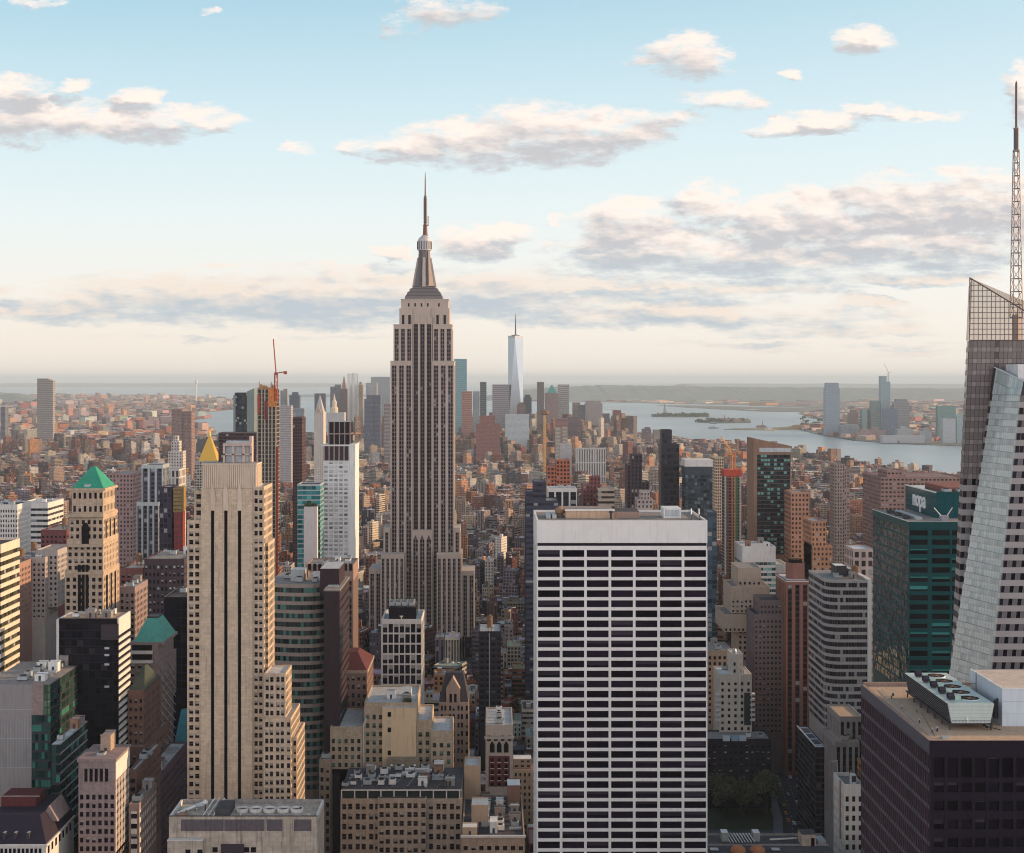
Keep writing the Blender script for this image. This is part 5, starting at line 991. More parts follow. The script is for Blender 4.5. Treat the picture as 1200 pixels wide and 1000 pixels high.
t = block('pale grey apartment slab with rows of small windows, left of the green pyramid tower', 'the pale apartment slab', 870, [(17, 53, 655, 0, 26), (38, 64, 648, 6, 30)], mat('putty_brick', (.40, .35, .33), .9, .08), P_DARK, bay=2.8, fh=3.2, pf=.5, sf=.5, zb=725, clut=4, tank=1, roof=M_GRAVEL)
block('reddish brown apartment block left of the pale apartment slab', None, 840, [(0, 18, 664, 0, 30)], ROSE, P_DARK, bay=2.8, fh=3.2, pf=.5, sf=.5, zb=725, clut=2, tank=1)
block('maroon brick apartment tower behind the green pyramid tower', None, 930, [(48, 78, 623, 0, 40)], mat('maroon_brick', (.17, .065, .065), .9), P_DARK, bay=2.8, fh=3.2, pf=.5, sf=.5, zb=700, clut=3, tank=1)
t = block('long dark office block dotted with lit white windows, left of the limestone tower', 'the dark block with lit windows', 850, [(169, 216, 657, 0, 44)], mat('dim_brick', (.085, .06, .07), .9, .08), pane('lit_row_pane', (.012, .009, .014), .42, (.75, .78, .80), .1, pos0=.2), bay=2.4, fh=4.4, pf=.5, sf=.5, zb=745, clut=5, roof=M_GRAVEL)
block('plain black office slab right behind the limestone tower, low and unlit', 'the unlit black slab', 760, [(192, 219, 702, 0, 40)], CHAR, ribbon('night_ribbon', (.010, .008, .013), (.016, .013, .02), 1, 1, .1, .1, (.02, .02, .03), .1), bay=3, fh=4, pf=.1, sf=.12, style='band', part='window_band', zb=845, clut=2, roof=M_TAR)
t = Thing('market_hall', 'low building with a sloping teal glass roof, left of the limestone tower', 'building', PX(210, 720), 720); a, b = PX(203, 720), PX(222, 720); FOOT.append((a, b, 715, 740)); t.mb('wall').box(a, b, 716, 740, 0, PZ(886, 720), PLUM); t.mb('roof').prism([(a, 716, PZ(886, 720)), (b, 716, PZ(886, 720)), (b, 740, PZ(886, 720)), (a, 740, PZ(886, 720))], [(a, 738, PZ(842, 720)), (b, 738, PZ(838, 720)), (b, 740, PZ(838, 720)), (a, 740, PZ(842, 720))], mat('teal_sheet', (.06, .22, .25), .4)); t.done()
block('grey ribbed office tower with pale vertical lines, above the dark block with lit windows', 'the grey ribbed tower', 1150, [(160, 186, 590, 0, 30), (163, 188, 547, 8, 24)], M_GALV, ribbon('navy_strip', (.03, .03, .045), (.09, .09, .11), 1, 1, .3, .3), bay=5, fh=3.6, pf=.28, sf=.3, style='strip', part='window_strip', zb=660, clut=4, roof=M_TAR)
block('grey stone block with a pale top, left of the dark block with lit windows', None, 800, [(140, 158, 690, 0, 30)], MAUVE, P_DARK, bay=3.2, fh=3.6, pf=.5, sf=.45, zb=760, clut=3, roof=M_WHITE)
block('red-brown brick loft block left of the dark block with lit windows', None, 870, [(141, 168, 668, 0, 36)], mat('russet_brick', (.24, .10, .085), .9), P_DARK, bay=3.2, fh=3.6, pf=.45, sf=.45, zb=740, clut=4, tank=1, roof=M_TANROOF)

# right-hand group
Y = 700
TEAL = mat('teal_spandrel', (.010, .070, .072), .3, .10, .1, grime=0); TP = pane('teal_pane', (.012, .011, .014), .42, (.05, .26, .24), .06, pos0=.35); TR = ribbon('teal_mirror', (.006, .030, .034), (.010, .055, .06), 1, 1, .05, .10, (.015, .07, .07), .12, .04, .5, spec=.5, warp=.5)
t = Thing('office_tower', 'deep teal glass office tower with a white sign on its upper block, at right', 'office tower', PX(1075, Y), Y, short='the teal glass tower')
x0, x1 = PX(1065, Y), 262; z = PZ(613, Y); yb = 767; FOOT.append((x0-3, x1, Y, yb+20)); t.rect.append((x0, x1, Y, yb, z)); w = t.mb('wall')
w.box(x0+.4, x1, Y+.4, yb, 0, z, TEAL); zb = PZ(815, Y)
t.facade('F', Y, x0, x1, zb, z-2.6, 6, 18, .10, .42, TEAL, TP, .4, alt=(1, 2)); w.box(x0, x1, Y, Y+.4, z-2.6, z+.5, TEAL); w.box(x0, x0+.4, Y+.4, yb, z-2.6, z+.5, TEAL)
t.facade('L', x0, Y+.4, yb, zb, z-2.6, 20, 18, .05, .10, TEAL, TR, .4, 'band', 'window_band')
w.box(PX(1023, yb)-.1, x0, yb-6, yb, 0, z-2, TEAL); t.mb('roof').box(x0+.5, x1, Y+.5, yb-.5, z, z+.1, M_GRAVEL); cp = t.mb('coping'); cp.box(x0-.1, x0+.3, Y-.1, yb, z+.5, z+.7, M_WHITE); cp.box(x0+.3, x1, Y-.1, Y+.3, z+.5, z+.7, M_GALV)
ux0, uy0, uy1, uz = PX(1096.5, 725), 725, 778, PZ(578, 725); u = t.mb('upper_block'); u.box(ux0, x1, uy0, uy1, z, uz, mat('teal_skin', (.010, .075, .085), .10, .08, .1, grime=0)); u.box(ux0-.15, ux0+.35, uy0-.1, uy1, uz, uz+.6, M_WHITE); u.box(ux0+.35, x1, uy0-.1, uy0+.3, uz, uz+.6, TEAL)
for k in range(1, 4): u.box(ux0-.05, ux0-.01, uy0, uy1, lerp(z, uz, k/4)-.08, lerp(z, uz, k/4)+.08, TEAL)
for k in range(1, 9): u.box(lerp(ux0, x1, k/9)-.05, lerp(ux0, x1, k/9)+.05, uy0-.06, uy0-.01, z, uz, TEAL)
q = t.one('roof_plant'); q.box(ux0+8, x1-2, uy0+8, uy1-8, uz-.5, uz+2.2, mat('rust_plant', (.28, .12, .09))); 
for k in range(3): cooler(t, ux0+7+k*7, uy0+5, uz+.1, 4, 4, 1.6, M_GALV)
sgn = bpy.data.curves.new('sign', 'FONT'); sgn.body = 'nopa'; sgn.extrude = .25; sgn.size = 11.5; sgn.offset = .22; sgn.align_x = 'CENTER'; sgn.align_y = 'CENTER'
so = bpy.data.objects.new('sign_text', sgn); C.objects.link(so); bpy.context.view_layer.update()
sme = bpy.data.meshes.new_from_object(so.evaluated_get(bpy.context.evaluated_depsgraph_get())); bpy.data.objects.remove(so); bpy.data.curves.remove(sgn)
so = bpy.data.objects.new('sign', sme); C.objects.link(so); sme.materials.clear(); sme.materials.append(plain('sign_white', (.85, .84, .82), .5)); so.parent = t.o; so.rotation_euler = (R(90), 0, R(-90)); so.location = (ux0-.35-t.org[0], 752-t.org[1], lerp(z, uz, .56))
q = t.one('window_crane'); a = PX(1105, 712); q.box(a-1.5, a+2.0, 709, 713, z+.1, z+2.6, mat('rig_grey', (.35, .33, .36))); q.tube((a-1, 711, z+2.2), (a-5, 710, z+6.5), .22, M_WHITE); q.tube((a+1.5, 711, z+2.2), (a+4, 710, z+6.5), .22, M_WHITE)
q = t.one('duct'); q.box(x0+8, x0+11, 715, 755, z+.1, z+1.4, M_PALE)
for k in range(3): cooler(t, x0+5, 722+k*14, z+.1, 3, 5, 1.5, M_TAR)
t.done()

Y = 850
GBR = ribbon('grey_band_glass', (.025, .023, .028), (.10, .095, .10), 1, 1, .12, .04, (.30, .30, .30), .12, .1); GB = mat('grey_band', (.40, .37, .36), .5, .06, .2)
t = Thing('office_tower', 'grey banded office tower with a rounded corner, left of the teal glass tower', 'office tower', PX(1000, Y), Y, short='the grey banded tower')
a, b, z = PX(968, Y), PX(1021, Y), PZ(680, Y); yb = 897; FOOT.append((a, b, Y, yb)); t.rect.append((a, b, Y, yb, z)); w = t.mb('wall'); cr = 8.0
arc = [(a, yb), (a, Y+cr)]+[(a+cr-cr*math.cos(R(k*22.5)), Y+cr-cr*math.sin(R(k*22.5))) for k in range(1, 5)]+[(b-2.2, Y)]
w.prism([(x+.5, y+.5, 0) for x, y in arc]+[(b, Y+.5, 0), (b, yb, 0)], [(x+.5, y+.5, z-.4) for x, y in arc]+[(b, Y+.5, z-.4), (b, yb, z-.4)], GB, M_GRAVEL); w.box(b-2.2, b+.2, Y-.3, yb, 0, z+.6, OFFW)
fh = 4.35
for k in range(20):
    zt_ = z-k*fh
    for i in range(len(arc)-1):
        A, B2 = arc[i], arc[i+1]; d = Vector((B2[1]-A[1], -(B2[0]-A[0]))).normalized()*.02
        for lo, hi in ((zt_-1.7, zt_),): w.prism([(A[0], A[1], lo), (B2[0], B2[1], lo), (B2[0]+.45, B2[1]+.45, lo), (A[0]+.45, A[1]+.45, lo)], [(A[0], A[1], hi), (B2[0], B2[1], hi), (B2[0]+.45, B2[1]+.45, hi), (A[0]+.45, A[1]+.45, hi)], GB)
        nn = max(1, round(math.dist(A, B2)/1.6)); t.pane('window_band', [(A[0]+.3, A[1]+.3, zt_-fh), (B2[0]+.3, B2[1]+.3, zt_-fh), (B2[0]+.3, B2[1]+.3, zt_-1.7), (A[0]+.3, A[1]+.3, zt_-1.7)], GBR, [(0, 0), (nn, 0), (nn, 1), (0, 1)], (0, k, i))
bulkhead(t, a+10, a+16, Y+16, Y+30, z, 6, M_STEEL, M_WHITE); bulkhead(t, a+18, b-6, Y+18, Y+36, z, 4, GREYC, M_PALE); water_tank(t, b-6, Y+14, z, 2.2, 3.5); clutter(t, a+5, b-4, Y+6, yb-3, z, 6, 12); t.done()
Y = 950
t = block('slender red-brown granite tower with dark stripes and an octagonal crown, right of centre', 'the red granite tower', Y, [(921, 948, 682, 0, 34)], mat('red_granite', (.27, .125, .095), .5, .06, .2), ribbon('granite_strip', (.02, .014, .018), (.07, .035, .035), 1, 1, .1, .35), clut=0, finish=False, bay=4.9, fh=3.7, pf=.45, sf=.4, style='strip', part='window_strip', zb=905, top=2)
c, d = PX(937, Y), Y+14; q = t.one('crown'); q.lathe(c, d, [(6.3, PZ(682, Y)), (6.3, PZ(662, Y)), (5.8, PZ(662, Y)), (5.6, PZ(664, Y))], mat('red_granite', (.27, .125, .095)), 8); q.lathe(c, d, [(4.6, PZ(664, Y)), (4.6, PZ(658, Y))], BLKS, 8); w = t.mb('wall'); w.box(PX(920.5, Y), PX(948.5, Y), Y-.3, Y+34.3, PZ(682, Y), PZ(681, Y), OFFW); t.done()
Y = 800
t = block('low dark glass office with a white-railed roof, below the grey banded tower', 'the low dark glass office', Y, [(955.5, 969, 877, 0, 49)], plain('bronze_glass', (.03, .022, .03), .2), ribbon('bronze_ribbon', (.015, .011, .016), (.05, .042, .05), 1, 1, .14, .12, (.12, .10, .10), .04), clut=0, finish=False, bay=3.2, fh=3.4, pf=.1, sf=.16, style='band', part='window_band', zb=985, roof=M_PALE, par=.6, sm=M_STEEL)
a, b, z = PX(955.5, Y), PX(969, Y), PZ(877, Y)+.6
for k in range(3): q = t.one('roof_opening'); q.box(a+1.4, b-1.2, Y+8+k*13, Y+18+k*13, z-.34, z-.2, M_TAR)
q = t.one('coping'); q.box(a-.1, a+.6, Y-.1, Y+49, z, z+.3, M_WHITE); q.box(a+.6, b, Y-.1, Y+.5, z, z+.3, M_WHITE)
for k in range(11): q = t.one('balcony_lamp'); q.box(b-1.2, b+.1, Y-.35, Y-.05, PZ(888+k*9, Y), PZ(887+k*9, Y)+.3, mat('amber_trim', (.55, .35, .18)))
t.done()
t = block('stepped grey ribbed office with two setbacks, behind the white terracotta building', None, 780, [(976, 1004, 868, -6, 30), (985, 1012, 843, 2, 30)], mat('grey_ribs', (.33, .30, .29), .7), ribbon('ribs_strip', (.02, .017, .02), (.05, .045, .05), 1, 1, .05, .2), bay=3.4, fh=3.6, pf=.45, sf=.4, style='strip', part='window_strip', zb=960, clut=4, roof=M_TANROOF)
Y = 720
t = block('ornate white terracotta building with a hollow roof court, beside the dark plum block', 'the white terracotta building', Y, [(989, 1012, 924, 0, 22)], mat('white_terracotta', (.80, .76, .70), .6, .05, .3), pane('rosy_pane', (.03, .02, .025), .5, (.25, .12, .10), .1), clut=0, finish=False, bay=3.3, fh=4.7, pf=.5, sf=.42, zb=1010, top=3, roof=M_GRAVEL, par=2.0)
a, b, z = PX(989, Y), PX(1012, Y), PZ(924, Y); water_tank(t, b-2.5, Y+14, z, 1.3, 1.6); q = t.one('air_conditioner'); q.box(b-5, b-2.6, Y+4, Y+8, z+.3, z+5.5, M_WHITE); q.box(b-4.8, b-2.8, Y+3.9, Y+4, z+2.0, z+5, M_STEEL); q = t.one('downpipe'); q.box(a-.35, a-.02, Y+6, Y+8, 30, z+2, mat('pipe_rust', (.35, .24, .2))); q = t.one('flag_arm'); q.tube((a+1, Y+18, z+2), (a+1, Y+18, z+9), .15, M_WHITE, 5); q.tube((a+1, Y+18, z+9), (a-2, Y+18, z+8.6), .2, M_WHITE, 5); t.done()
# terrace of the low library annex at the bottom, right of the white slab
Y = 700
t = Thing('roof_terrace', 'low roof with white ribs and round orange canopies, bottom right of centre', 'building', PX(900, Y), Y, short='the low roof with orange canopies')
a, b = PX(826, Y), PX(971, Y); z = PZ(991, Y); FOOT.append((a, b, 680, 730)); w = t.mb('wall'); w.box(a, b, Y-16, Y+16, 0, z, PLUM, M_TAR); w.box(a, b, Y+15, Y+16, z, z+.8, M_GRAVEL); w.box(a, b, Y-.2, Y+.2, z, z+.7, GREYC); t.rect.append((a, b, Y-16, Y+16, z))
for k in range(9): q = t.one('skylight_rib'); x = PX(857+k*3.6, Y); q.tube((x, Y+3, z+.6), (x-1.5, Y+11, z+2.6), .25, M_WHITE)
for px in (849, 886): q = t.one('stair_house'); q.box(PX(px, Y+8)-1.6, PX(px, Y+8)+1.6, Y+6, Y+12, z, z+4.2, M_GALV, M_WHITE)
q = t.one('bench'); q.tube((PX(905, Y), Y+6, z+1), (PX(938, Y), Y+8, z+1), .45, OFFW, 6); q = t.one('plant_house'); q.box(PX(939, Y), PX(956, Y), Y-1, Y+8, z, z+5.5, DUST, M_TAR); q = t.one('window'); q.box(PX(950, Y), PX(954, Y), Y-1.08, Y-1.01, z, z+4, BLKS); q = t.one('air_conditioner'); q.box(PX(960, Y), PX(969, Y), Y+2, Y+10, z, z+1.6, M_GALV)
for k, px in enumerate((866, 889)): q = t.one('canopy'); q.lathe(PX(px, Y-12), Y-9, [(3.8, z+.3), (3.4, z+1.6), (2.2, z+2.5), (.2, z+2.9)], mat('orange_canopy', (.45, .19, .09), .8), 16)
for px in (834, 905): q = t.one('hatch'); q.box(PX(px, Y)-2, PX(px, Y)+2, Y-10, Y-6, z, z+.9, M_STEEL, M_PALE)
t.done()
# buildings between the white slab and the red granite tower
Y = 1000
t = block('tan stepped building with a plain square tower top, right of the white slab', 'the tan stepped building', Y, [(865, 892, 667, 0, 30), (856, 901, 688, -3, 34), (847, 906, 720, -6, 40)], mat('biscuit_stone', (.46, .36, .28), .9, .08, .2), P_DARK, bay=2.9, fh=3.7, pf=.52, sf=.5, zb=775, clut=0, roof=M_GRAVEL, top=8)
block('white and mint banded office with a grey roof screen, behind the tan stepped building', 'the mint banded office', 1080, [(870, 909, 642, 0, 36), (905, 925, 664, 6, 30)], OFFW, ribbon('mint_ribbon', (.15, .28, .25), (.45, .5, .47), 1, 1, .06, .05, (.05, .06, .06), .25), bay=3, fh=4, pf=.1, sf=.42, style='band', part='window_band', zb=740, clut=3, roof=M_PALE, top=10)
block('dusky brown office slab with rows of tiny windows, right of the white apartment tower', 'the dusky brown slab', 960, [(884, 921, 722, 0, 30), (892, 922, 706, 4, 26)], mat('dusky_brick', (.20, .15, .15), .9, .08), pane('tiny_lit_pane', (.015, .011, .016), .2, (.5, .42, .35), .1), bay=2.6, fh=3.5, pf=.55, sf=.55, zb=860, clut=5, tank=1, roof=M_TAR)
Y = 900
t = block('white apartment building with side balconies and a chimney shaft, right of the white slab', 'the white balconied apartments', Y, [(843, 881, 792, 0, 24), (858, 871, 769, 1, 18)], mat('ivory_render', (.62, .55, .47), .85, .06, .2), P_DARK, bay=4.2, fh=4.2, pf=.6, sf=.5, zb=858, clut=2, roof=M_WHITE, finish=False, top=3)
for k in range(6):
    for pa, pb in ((839, 845), (879, 885)): q = t.one('balcony'); q.box(PX(pa, Y), PX(pb, Y), Y-.8, Y+3, PZ(815+k*6, Y), PZ(813+k*6, Y), OFFW)
q = t.one('chimney_shaft'); q.box(PX(865.5, Y), PX(867.5, Y), Y-1.2, Y-.01, PZ(838, Y), PZ(775, Y), OFFW); q.lathe(PX(862, Y), Y+5, [(1.6, PZ(769, Y)+.5), (1.6, PZ(765, Y)), (1.2, PZ(762, Y))], M_GALV, 8); q = t.one('window_band'); q.box(PX(872, Y), PX(880, Y), Y-.1, Y-.02, PZ(850, Y), PZ(812, Y), GRG); t.done()
block('tan block with vertical stripes, left of the white balconied apartments', None, 930, [(829, 858, 764, 0, 30)], TAN, P_DARK, bay=3, fh=3.8, pf=.5, sf=.45, zb=850, clut=3)
t = block('dark low building with bright skylights on its edge, behind the park trees', None, 880, [(828, 904, 868, 0, 22)], mat('black_brick', (.035, .028, .036), .9), P_DARK, bay=3.4, fh=4, pf=.5, sf=.5, zb=930, clut=3, finish=False)
for k, px in enumerate((851, 861, 870)): q = t.one('skylight'); q.box(PX(px-4, 880), PX(px+4, 880), 878.5, 879.9, PZ(868, 880), PZ(862, 880), plain('sky_glass_%d' % k, [(.6, .68, .72), (.3, .45, .6), (.55, .62, .68)][k], .3))
t.done()
# towers of the middle distance
def gtower(label, short, Y, tiers, wall, glass, bay=3, fh=3.6, wp=(.36, .32, 0), roof=(.3, .3, .3), name='tower', cat='tower', dep=None, finish=True, group=None):
    t = Thing(name, label, cat, PX((tiers[0][0]+tiers[0][1])/2, Y), Y, short=short, group=group)
    for pa, pb, yt, dy, dp in tiers:
        a, b = PX(pa, Y), PX(pb, Y); t.mb('wall').house(a, b, Y+dy, Y+dy+dp, 0, PZ(yt, Y), wall, wp, glass, bay, fh, roof, par=.8); FOOT.append((a, b, Y+dy, Y+dy+dp)); t.rect.append((a, b, Y+dy, Y+dy+dp, PZ(yt, Y)))
    return t.done() if finish else t
Y = 1500
t = block('tall dark blue-black tower with floor lines and a raised top, right of centre', 'the dark banded tower', Y, [(775, 796, 522, 0, 26), (776, 788, 505, 4, 18)], plain('navy_clad', (.035, .03, .042), .4), ribbon('navy_ribbon', (.03, .027, .038), (.018, .016, .022), 1, 1, .06, .1, (.07, .07, .08), .06), bay=3, fh=6.4, pf=.1, sf=.34, style='band', part='window_band', sides='FR', zb=610, clut=0, roof=M_TAR)
gtower('dark brown office tower stepping down to the right, left of the dark banded tower', 'the dark brown stepped tower', 1350, [(735, 752, 546, 0, 24), (740, 753, 534, 3, 18), (752, 761, 566, 2, 22)], (.07, .05, .06), (.02, .016, .022), wp=(.25, .36, 0))
Y = 1450
t = block('blue-grey glass tower with a white blank cap, right of the dark banded tower', 'the white-capped glass tower', Y, [(803, 835, 546, 0, 28)], mat('slate_glass', (.055, .07, .085), .3), ribbon('slate_ribbon', (.05, .065, .08), (.03, .035, .045), 1, 1, .1, .12, (.15, .19, .2), .15), bay=3, fh=3.8, pf=.06, sf=.14, style='band', part='window_band', zb=640, clut=0, roof=M_PALE, finish=False, top=9)
t.one('cap').box(PX(802.7, Y), PX(835.3, Y), Y-.3, Y+28, PZ(547, Y), PZ(539, Y), OFFW); t.done()
Y = 1150
t = block('dark glass tower with speckled greenish windows and a brown sloping crown, right of centre', 'the speckled glass tower', Y, [(886, 927, 530, 0, 30)], mat('umber_frame', (.26, .16, .11), .7), ribbon('speckled', (.022, .032, .036), (.03, .028, .034), 1, 1, .18, .36, (.16, .34, .31), .26, .1), bay=2.6, fh=3.3, pf=.04, sf=.06, style='band', part='window_band', sides='FRL', zb=650, clut=0, finish=False, par=.2, edge=.8)
a, b = PX(883, Y), PX(928, Y); q = t.one('crown'); UM = mat('umber_frame', (.26, .16, .11)); q.prism([(a+.5, Y-.4, PZ(530, Y)), (b, Y-.4, PZ(530, Y)), (b, Y+30, PZ(530, Y)), (a+.5, Y+30, PZ(530, Y))], [(a+.5, Y-.4, PZ(514, Y)), (b, Y-.4, PZ(523, Y)), (b, Y+30, PZ(523, Y)), (a+.5, Y+30, PZ(514, Y))], UM); q.box(a+4.5, b-.6, Y-.7, Y-.41, PZ(530, Y), PZ(525, Y), M_GALV); t.mb('wall').box(a, a+2, Y-.3, Y+30, 0, PZ(514, Y), UM); t.done()
Y = 1600
t = Thing('unfinished_tower', 'unfinished concrete frame wrapped in orange-red netting below a crane, right of centre', 'tower', PX(859, Y), Y, short='the orange netted frame'); a, b = PX(849, Y), PX(869, Y); z = PZ(552, Y); FOOT.append((a, b, Y, Y+22)); t.rect.append((a, b, Y, Y+22, z)); w = t.mb('wall'); w.box(a+.6, b-.6, Y+.6, Y+22, 0, z, plain('open_floor', (.05, .04, .04)))
for k in range(32): w.box(a, b, Y, Y+22.3, z-k*3.6-.4, z-k*3.6, CON)
for px, c in ((849, (.5, .45, .42)), (852, (.20, .08, .05)), (857, (.42, .15, .07)), (860, (.34, .24, .13)), (862.5, (.08, .15, .07)), (866.5, (.5, .45, .42))): q = t.one('hoist_track'); q.box(PX(px, Y), PX(px+2, Y), Y-.6, Y-.01, 0, z, mat('track_%d' % int(px*2), c, .8, .3, .5))
q = t.one('safety_net'); q.box(a-.4, b+.4, Y-.9, Y+22.6, z-6, z+1.2, mat('net_red', (.52, .08, .05), .8, .3, .5)); t.done()
crane('orange crane with a raised jib leaning left, over the orange netted frame', 857, 1600, PZ(545, 1600)-6, PZ(533, 1600), 22, (.62, .27, .10), -32)
crane('small orange crane beside the orange netted frame', 861, 1620, PZ(552, 1600)+1.2, PZ(536, 1620), 10, (.60, .24, .10), 24, .9)
Y = 1250
t = block('dark glass block with thick white vertical columns, behind the white slab roof', 'the white columned block', Y, [(642, 676, 574, 0, 30)], OFFW, ribbon('inky_strip', (.02, .018, .028), (.035, .03, .04), 1, 1, .08, .12), bay=6.2, fh=3.6, pf=.22, sf=.2, style='strip', part='window_strip', zb=620, clut=3, roof=M_PALE, d=.9)
gtower('dark blue glass office with a grey roof box, left of the white slab', 'the dark blue office', 1050, [(616, 654, 588, 0, 30), (625, 640, 566, 4, 20), (616, 634, 578, 6, 22)], (.06, .06, .085), (.03, .03, .05), wp=(.5, .22, 0), fh=4)
gtower('tan and orange netted apartment block in scaffolding, behind the white columned block', None, 1500, [(652, 668, 540, 0, 24), (641, 654, 548, 2, 26)], (.48, .16, .09), (.05, .03, .03), bay=4, fh=4, wp=(.3, .28, 0), name='apartment_block', cat='apartment block')
gtower('maroon apartment tower with a red tank house, right of the white columned block', None, 1280, [(683, 703, 569, 0, 24), (692, 704, 560, 4, 14)], (.20, .075, .075), (.03, .02, .025), wp=(.25, .25, 0), name='apartment_block', cat='apartment block')
gtower('beige banded balcony block right of the maroon apartment tower', None, 1260, [(701, 720, 574, 0, 26)], (.44, .34, .27), (.04, .03, .03), wp=(.5, .22, 0), fh=4.5, name='apartment_block', cat='apartment block')
gtower('pinkish stone block with a stepped mechanical top, in front of the dark brown stepped tower', None, 1180, [(747, 765, 586, 0, 22), (751, 762, 577, 3, 14)], (.44, .36, .33), (.05, .04, .05), wp=(.22, .25, 0), name='apartment_block', cat='apartment block')
gtower('blue glass hotel slab right behind the white slab, seen along its edge', None, 1100, [(829, 840, 601, 0, 20)], (.06, .09, .12), (.05, .075, .10), wp=(.46, .4, 0))
gtower('long brown warehouse block with regular windows, left of the teal glass tower top', 'the long brown warehouse', 1250, [(1032, 1130, 560, 0, 60), (1042, 1064, 553, 6, 30)], (.30, .19, .165), (.04, .03, .03), bay=3.4, wp=(.3, .2, 0), roof=(.26, .18, .17), name='warehouse', cat='warehouse')
gtower('grey stepped tower beside the tan apartments, behind the long brown warehouse', None, 1500, [(978, 990, 545, 0, 22), (986, 996, 552, 2, 22)], (.34, .26, .22), (.05, .035, .035), wp=(.22, .3, 0), name='apartment_block', cat='apartment block')
gtower('orange-lit brick block with a deep front, right of the speckled glass tower', None, 1120, [(927, 948, 578, 0, 26)], (.40, .21, .14), (.05, .03, .03), wp=(.25, .26, 0), name='apartment_block', cat='apartment block')  # orange glow on the front is put into the brick colour
gtower('stepped orange brick block with fire escapes, above the grey banded tower', None, 1060, [(951, 968, 612, 0, 30), (951, 974, 640, -4, 30)], (.42, .22, .13), (.05, .03, .03), wp=(.24, .26, 0), name='apartment_block', cat='apartment block')  # wall colour carries the brick and the orange glow on it
gtower('pale stone building with big square openings, just left of the teal glass tower', None, 960, [(1000, 1024, 645, 0, 24)], (.46, .36, .32), (.06, .04, .045), bay=5, fh=6, wp=(.3, .32, 0), roof=(.5, .55, .6), name='apartment_block', cat='apartment block')
# gold pyramid
Y = 1900
t = gtower('pale tower topped with a steep gold pyramid, just behind the limestone tower', 'the gold pyramid', Y, [(228, 256, 541, 0, 34)], (.50, .44, .38), (.05, .04, .04), finish=False); pyramid(t, 232, 254, Y, Y+3, Y+29, PZ(541, Y)+.8, PZ(512, Y), plain('gold_leaf', (.80, .46, .08), .42, .45), 'roof', .10); q = t.one('lantern'); a = PX(243, Y); q.lathe(a, Y+16, [(1.6, PZ(512, Y)), (1.5, PZ(508.5, Y)), (.1, PZ(503, Y))], plain('gold_leaf', (.80, .46, .08)), 8); t.done()
gtower('brown-black slab behind the gold pyramid, wide and flat-topped', None, 1700, [(256, 300, 508, 0, 30)], (.09, .05, .055), (.03, .02, .025), wp=(.48, .3, 0))
t = gtower('dark glass tower with one bright green edge, left of the unfinished tower', 'the green edged glass tower', 2000, [(275, 291, 461, 0, 26)], (.03, .035, .045), (.03, .035, .045), wp=(.46, .42, 0), finish=False); q = t.one('glass_fin'); Y = 2000; q.prism([(PX(289.5, Y), Y-1, 0), (PX(298, Y), Y-1, 0), (PX(298, Y), Y+24, 0), (PX(289.5, Y), Y+24, 0)], [(PX(289.5, Y), Y-1, PZ(459, Y)), (PX(298, Y), Y-1, PZ(455, Y)), (PX(298, Y), Y+24, PZ(455, Y)), (PX(289.5, Y), Y+24, PZ(459, Y))], mat('jade_glass', (.21, .25, .235), .2, .1, .1)); q = t.one('glass_fin'); q.box(PX(273.5, Y), PX(276, Y), Y-.5, Y+24, 0, PZ(463, Y), mat('jade_glass', (.16, .32, .27))); t.done()
gtower('ornate white tower with a stepped top, left of the gold pyramid', None, 1750, [(197, 213, 530, 0, 24), (200, 209, 518, 4, 14), (202, 207, 512, 6, 8)], (.58, .52, .47), (.08, .06, .06), wp=(.2, .26, 0))
gtower('white colonnaded block in front of the ornate white tower', None, 1500, [(182, 210, 551, 0, 30)], (.56, .51, .47), (.05, .04, .045), bay=4, fh=8, wp=(.28, .4, 0))
gtower('mauve wide block with a gold cornice, right of the green pyramid tower', None, 1250, [(128, 156, 556, 0, 40)], (.34, .22, .21), (.05, .04, .04), wp=(.25, .25, 0))
gtower('tall brown housing slab with a red flank, standing against the water at left', 'the brown housing slab', 3600, [(201, 213, 480, 0, 40), (211, 224, 483, 4, 40)], (.26, .165, .15), (.05, .04, .04), wp=(.24, .24, 0))
t = gtower('striped red and black construction hoarding tower, left of the limestone tower', None, 1050, [(187, 201, 572, 0, 24)], (.05, .04, .06), (.03, .025, .04), wp=(.4, .4, 0), finish=False); Y = 1050
for pa, pb, ya, yb_, hc in ((204, 211.5, 600, 640, mat('hoarding_red', (.24, .05, .045), .8, .3, .4)), (203, 212.5, 572, 599.5, mat('hoarding_gold', (.30, .19, .07), .8, .3, .4))):
    q = t.one('hoarding'); q.box(PX(pa, Y), PX(pb, Y), Y, Y+16, 0 if ya == 600 else PZ(600, Y), PZ(ya, Y), hc)
    for k in range(6): s_ = t.sub(q, 'floor_edge'); zz = PZ(ya+3+k*(yb_-ya)/6, Y); s_.box(PX(pa, Y)-.2, PX(pb, Y)+.2, Y-.3, Y-.01, zz, zz+.7, M_TAR)
t.done()

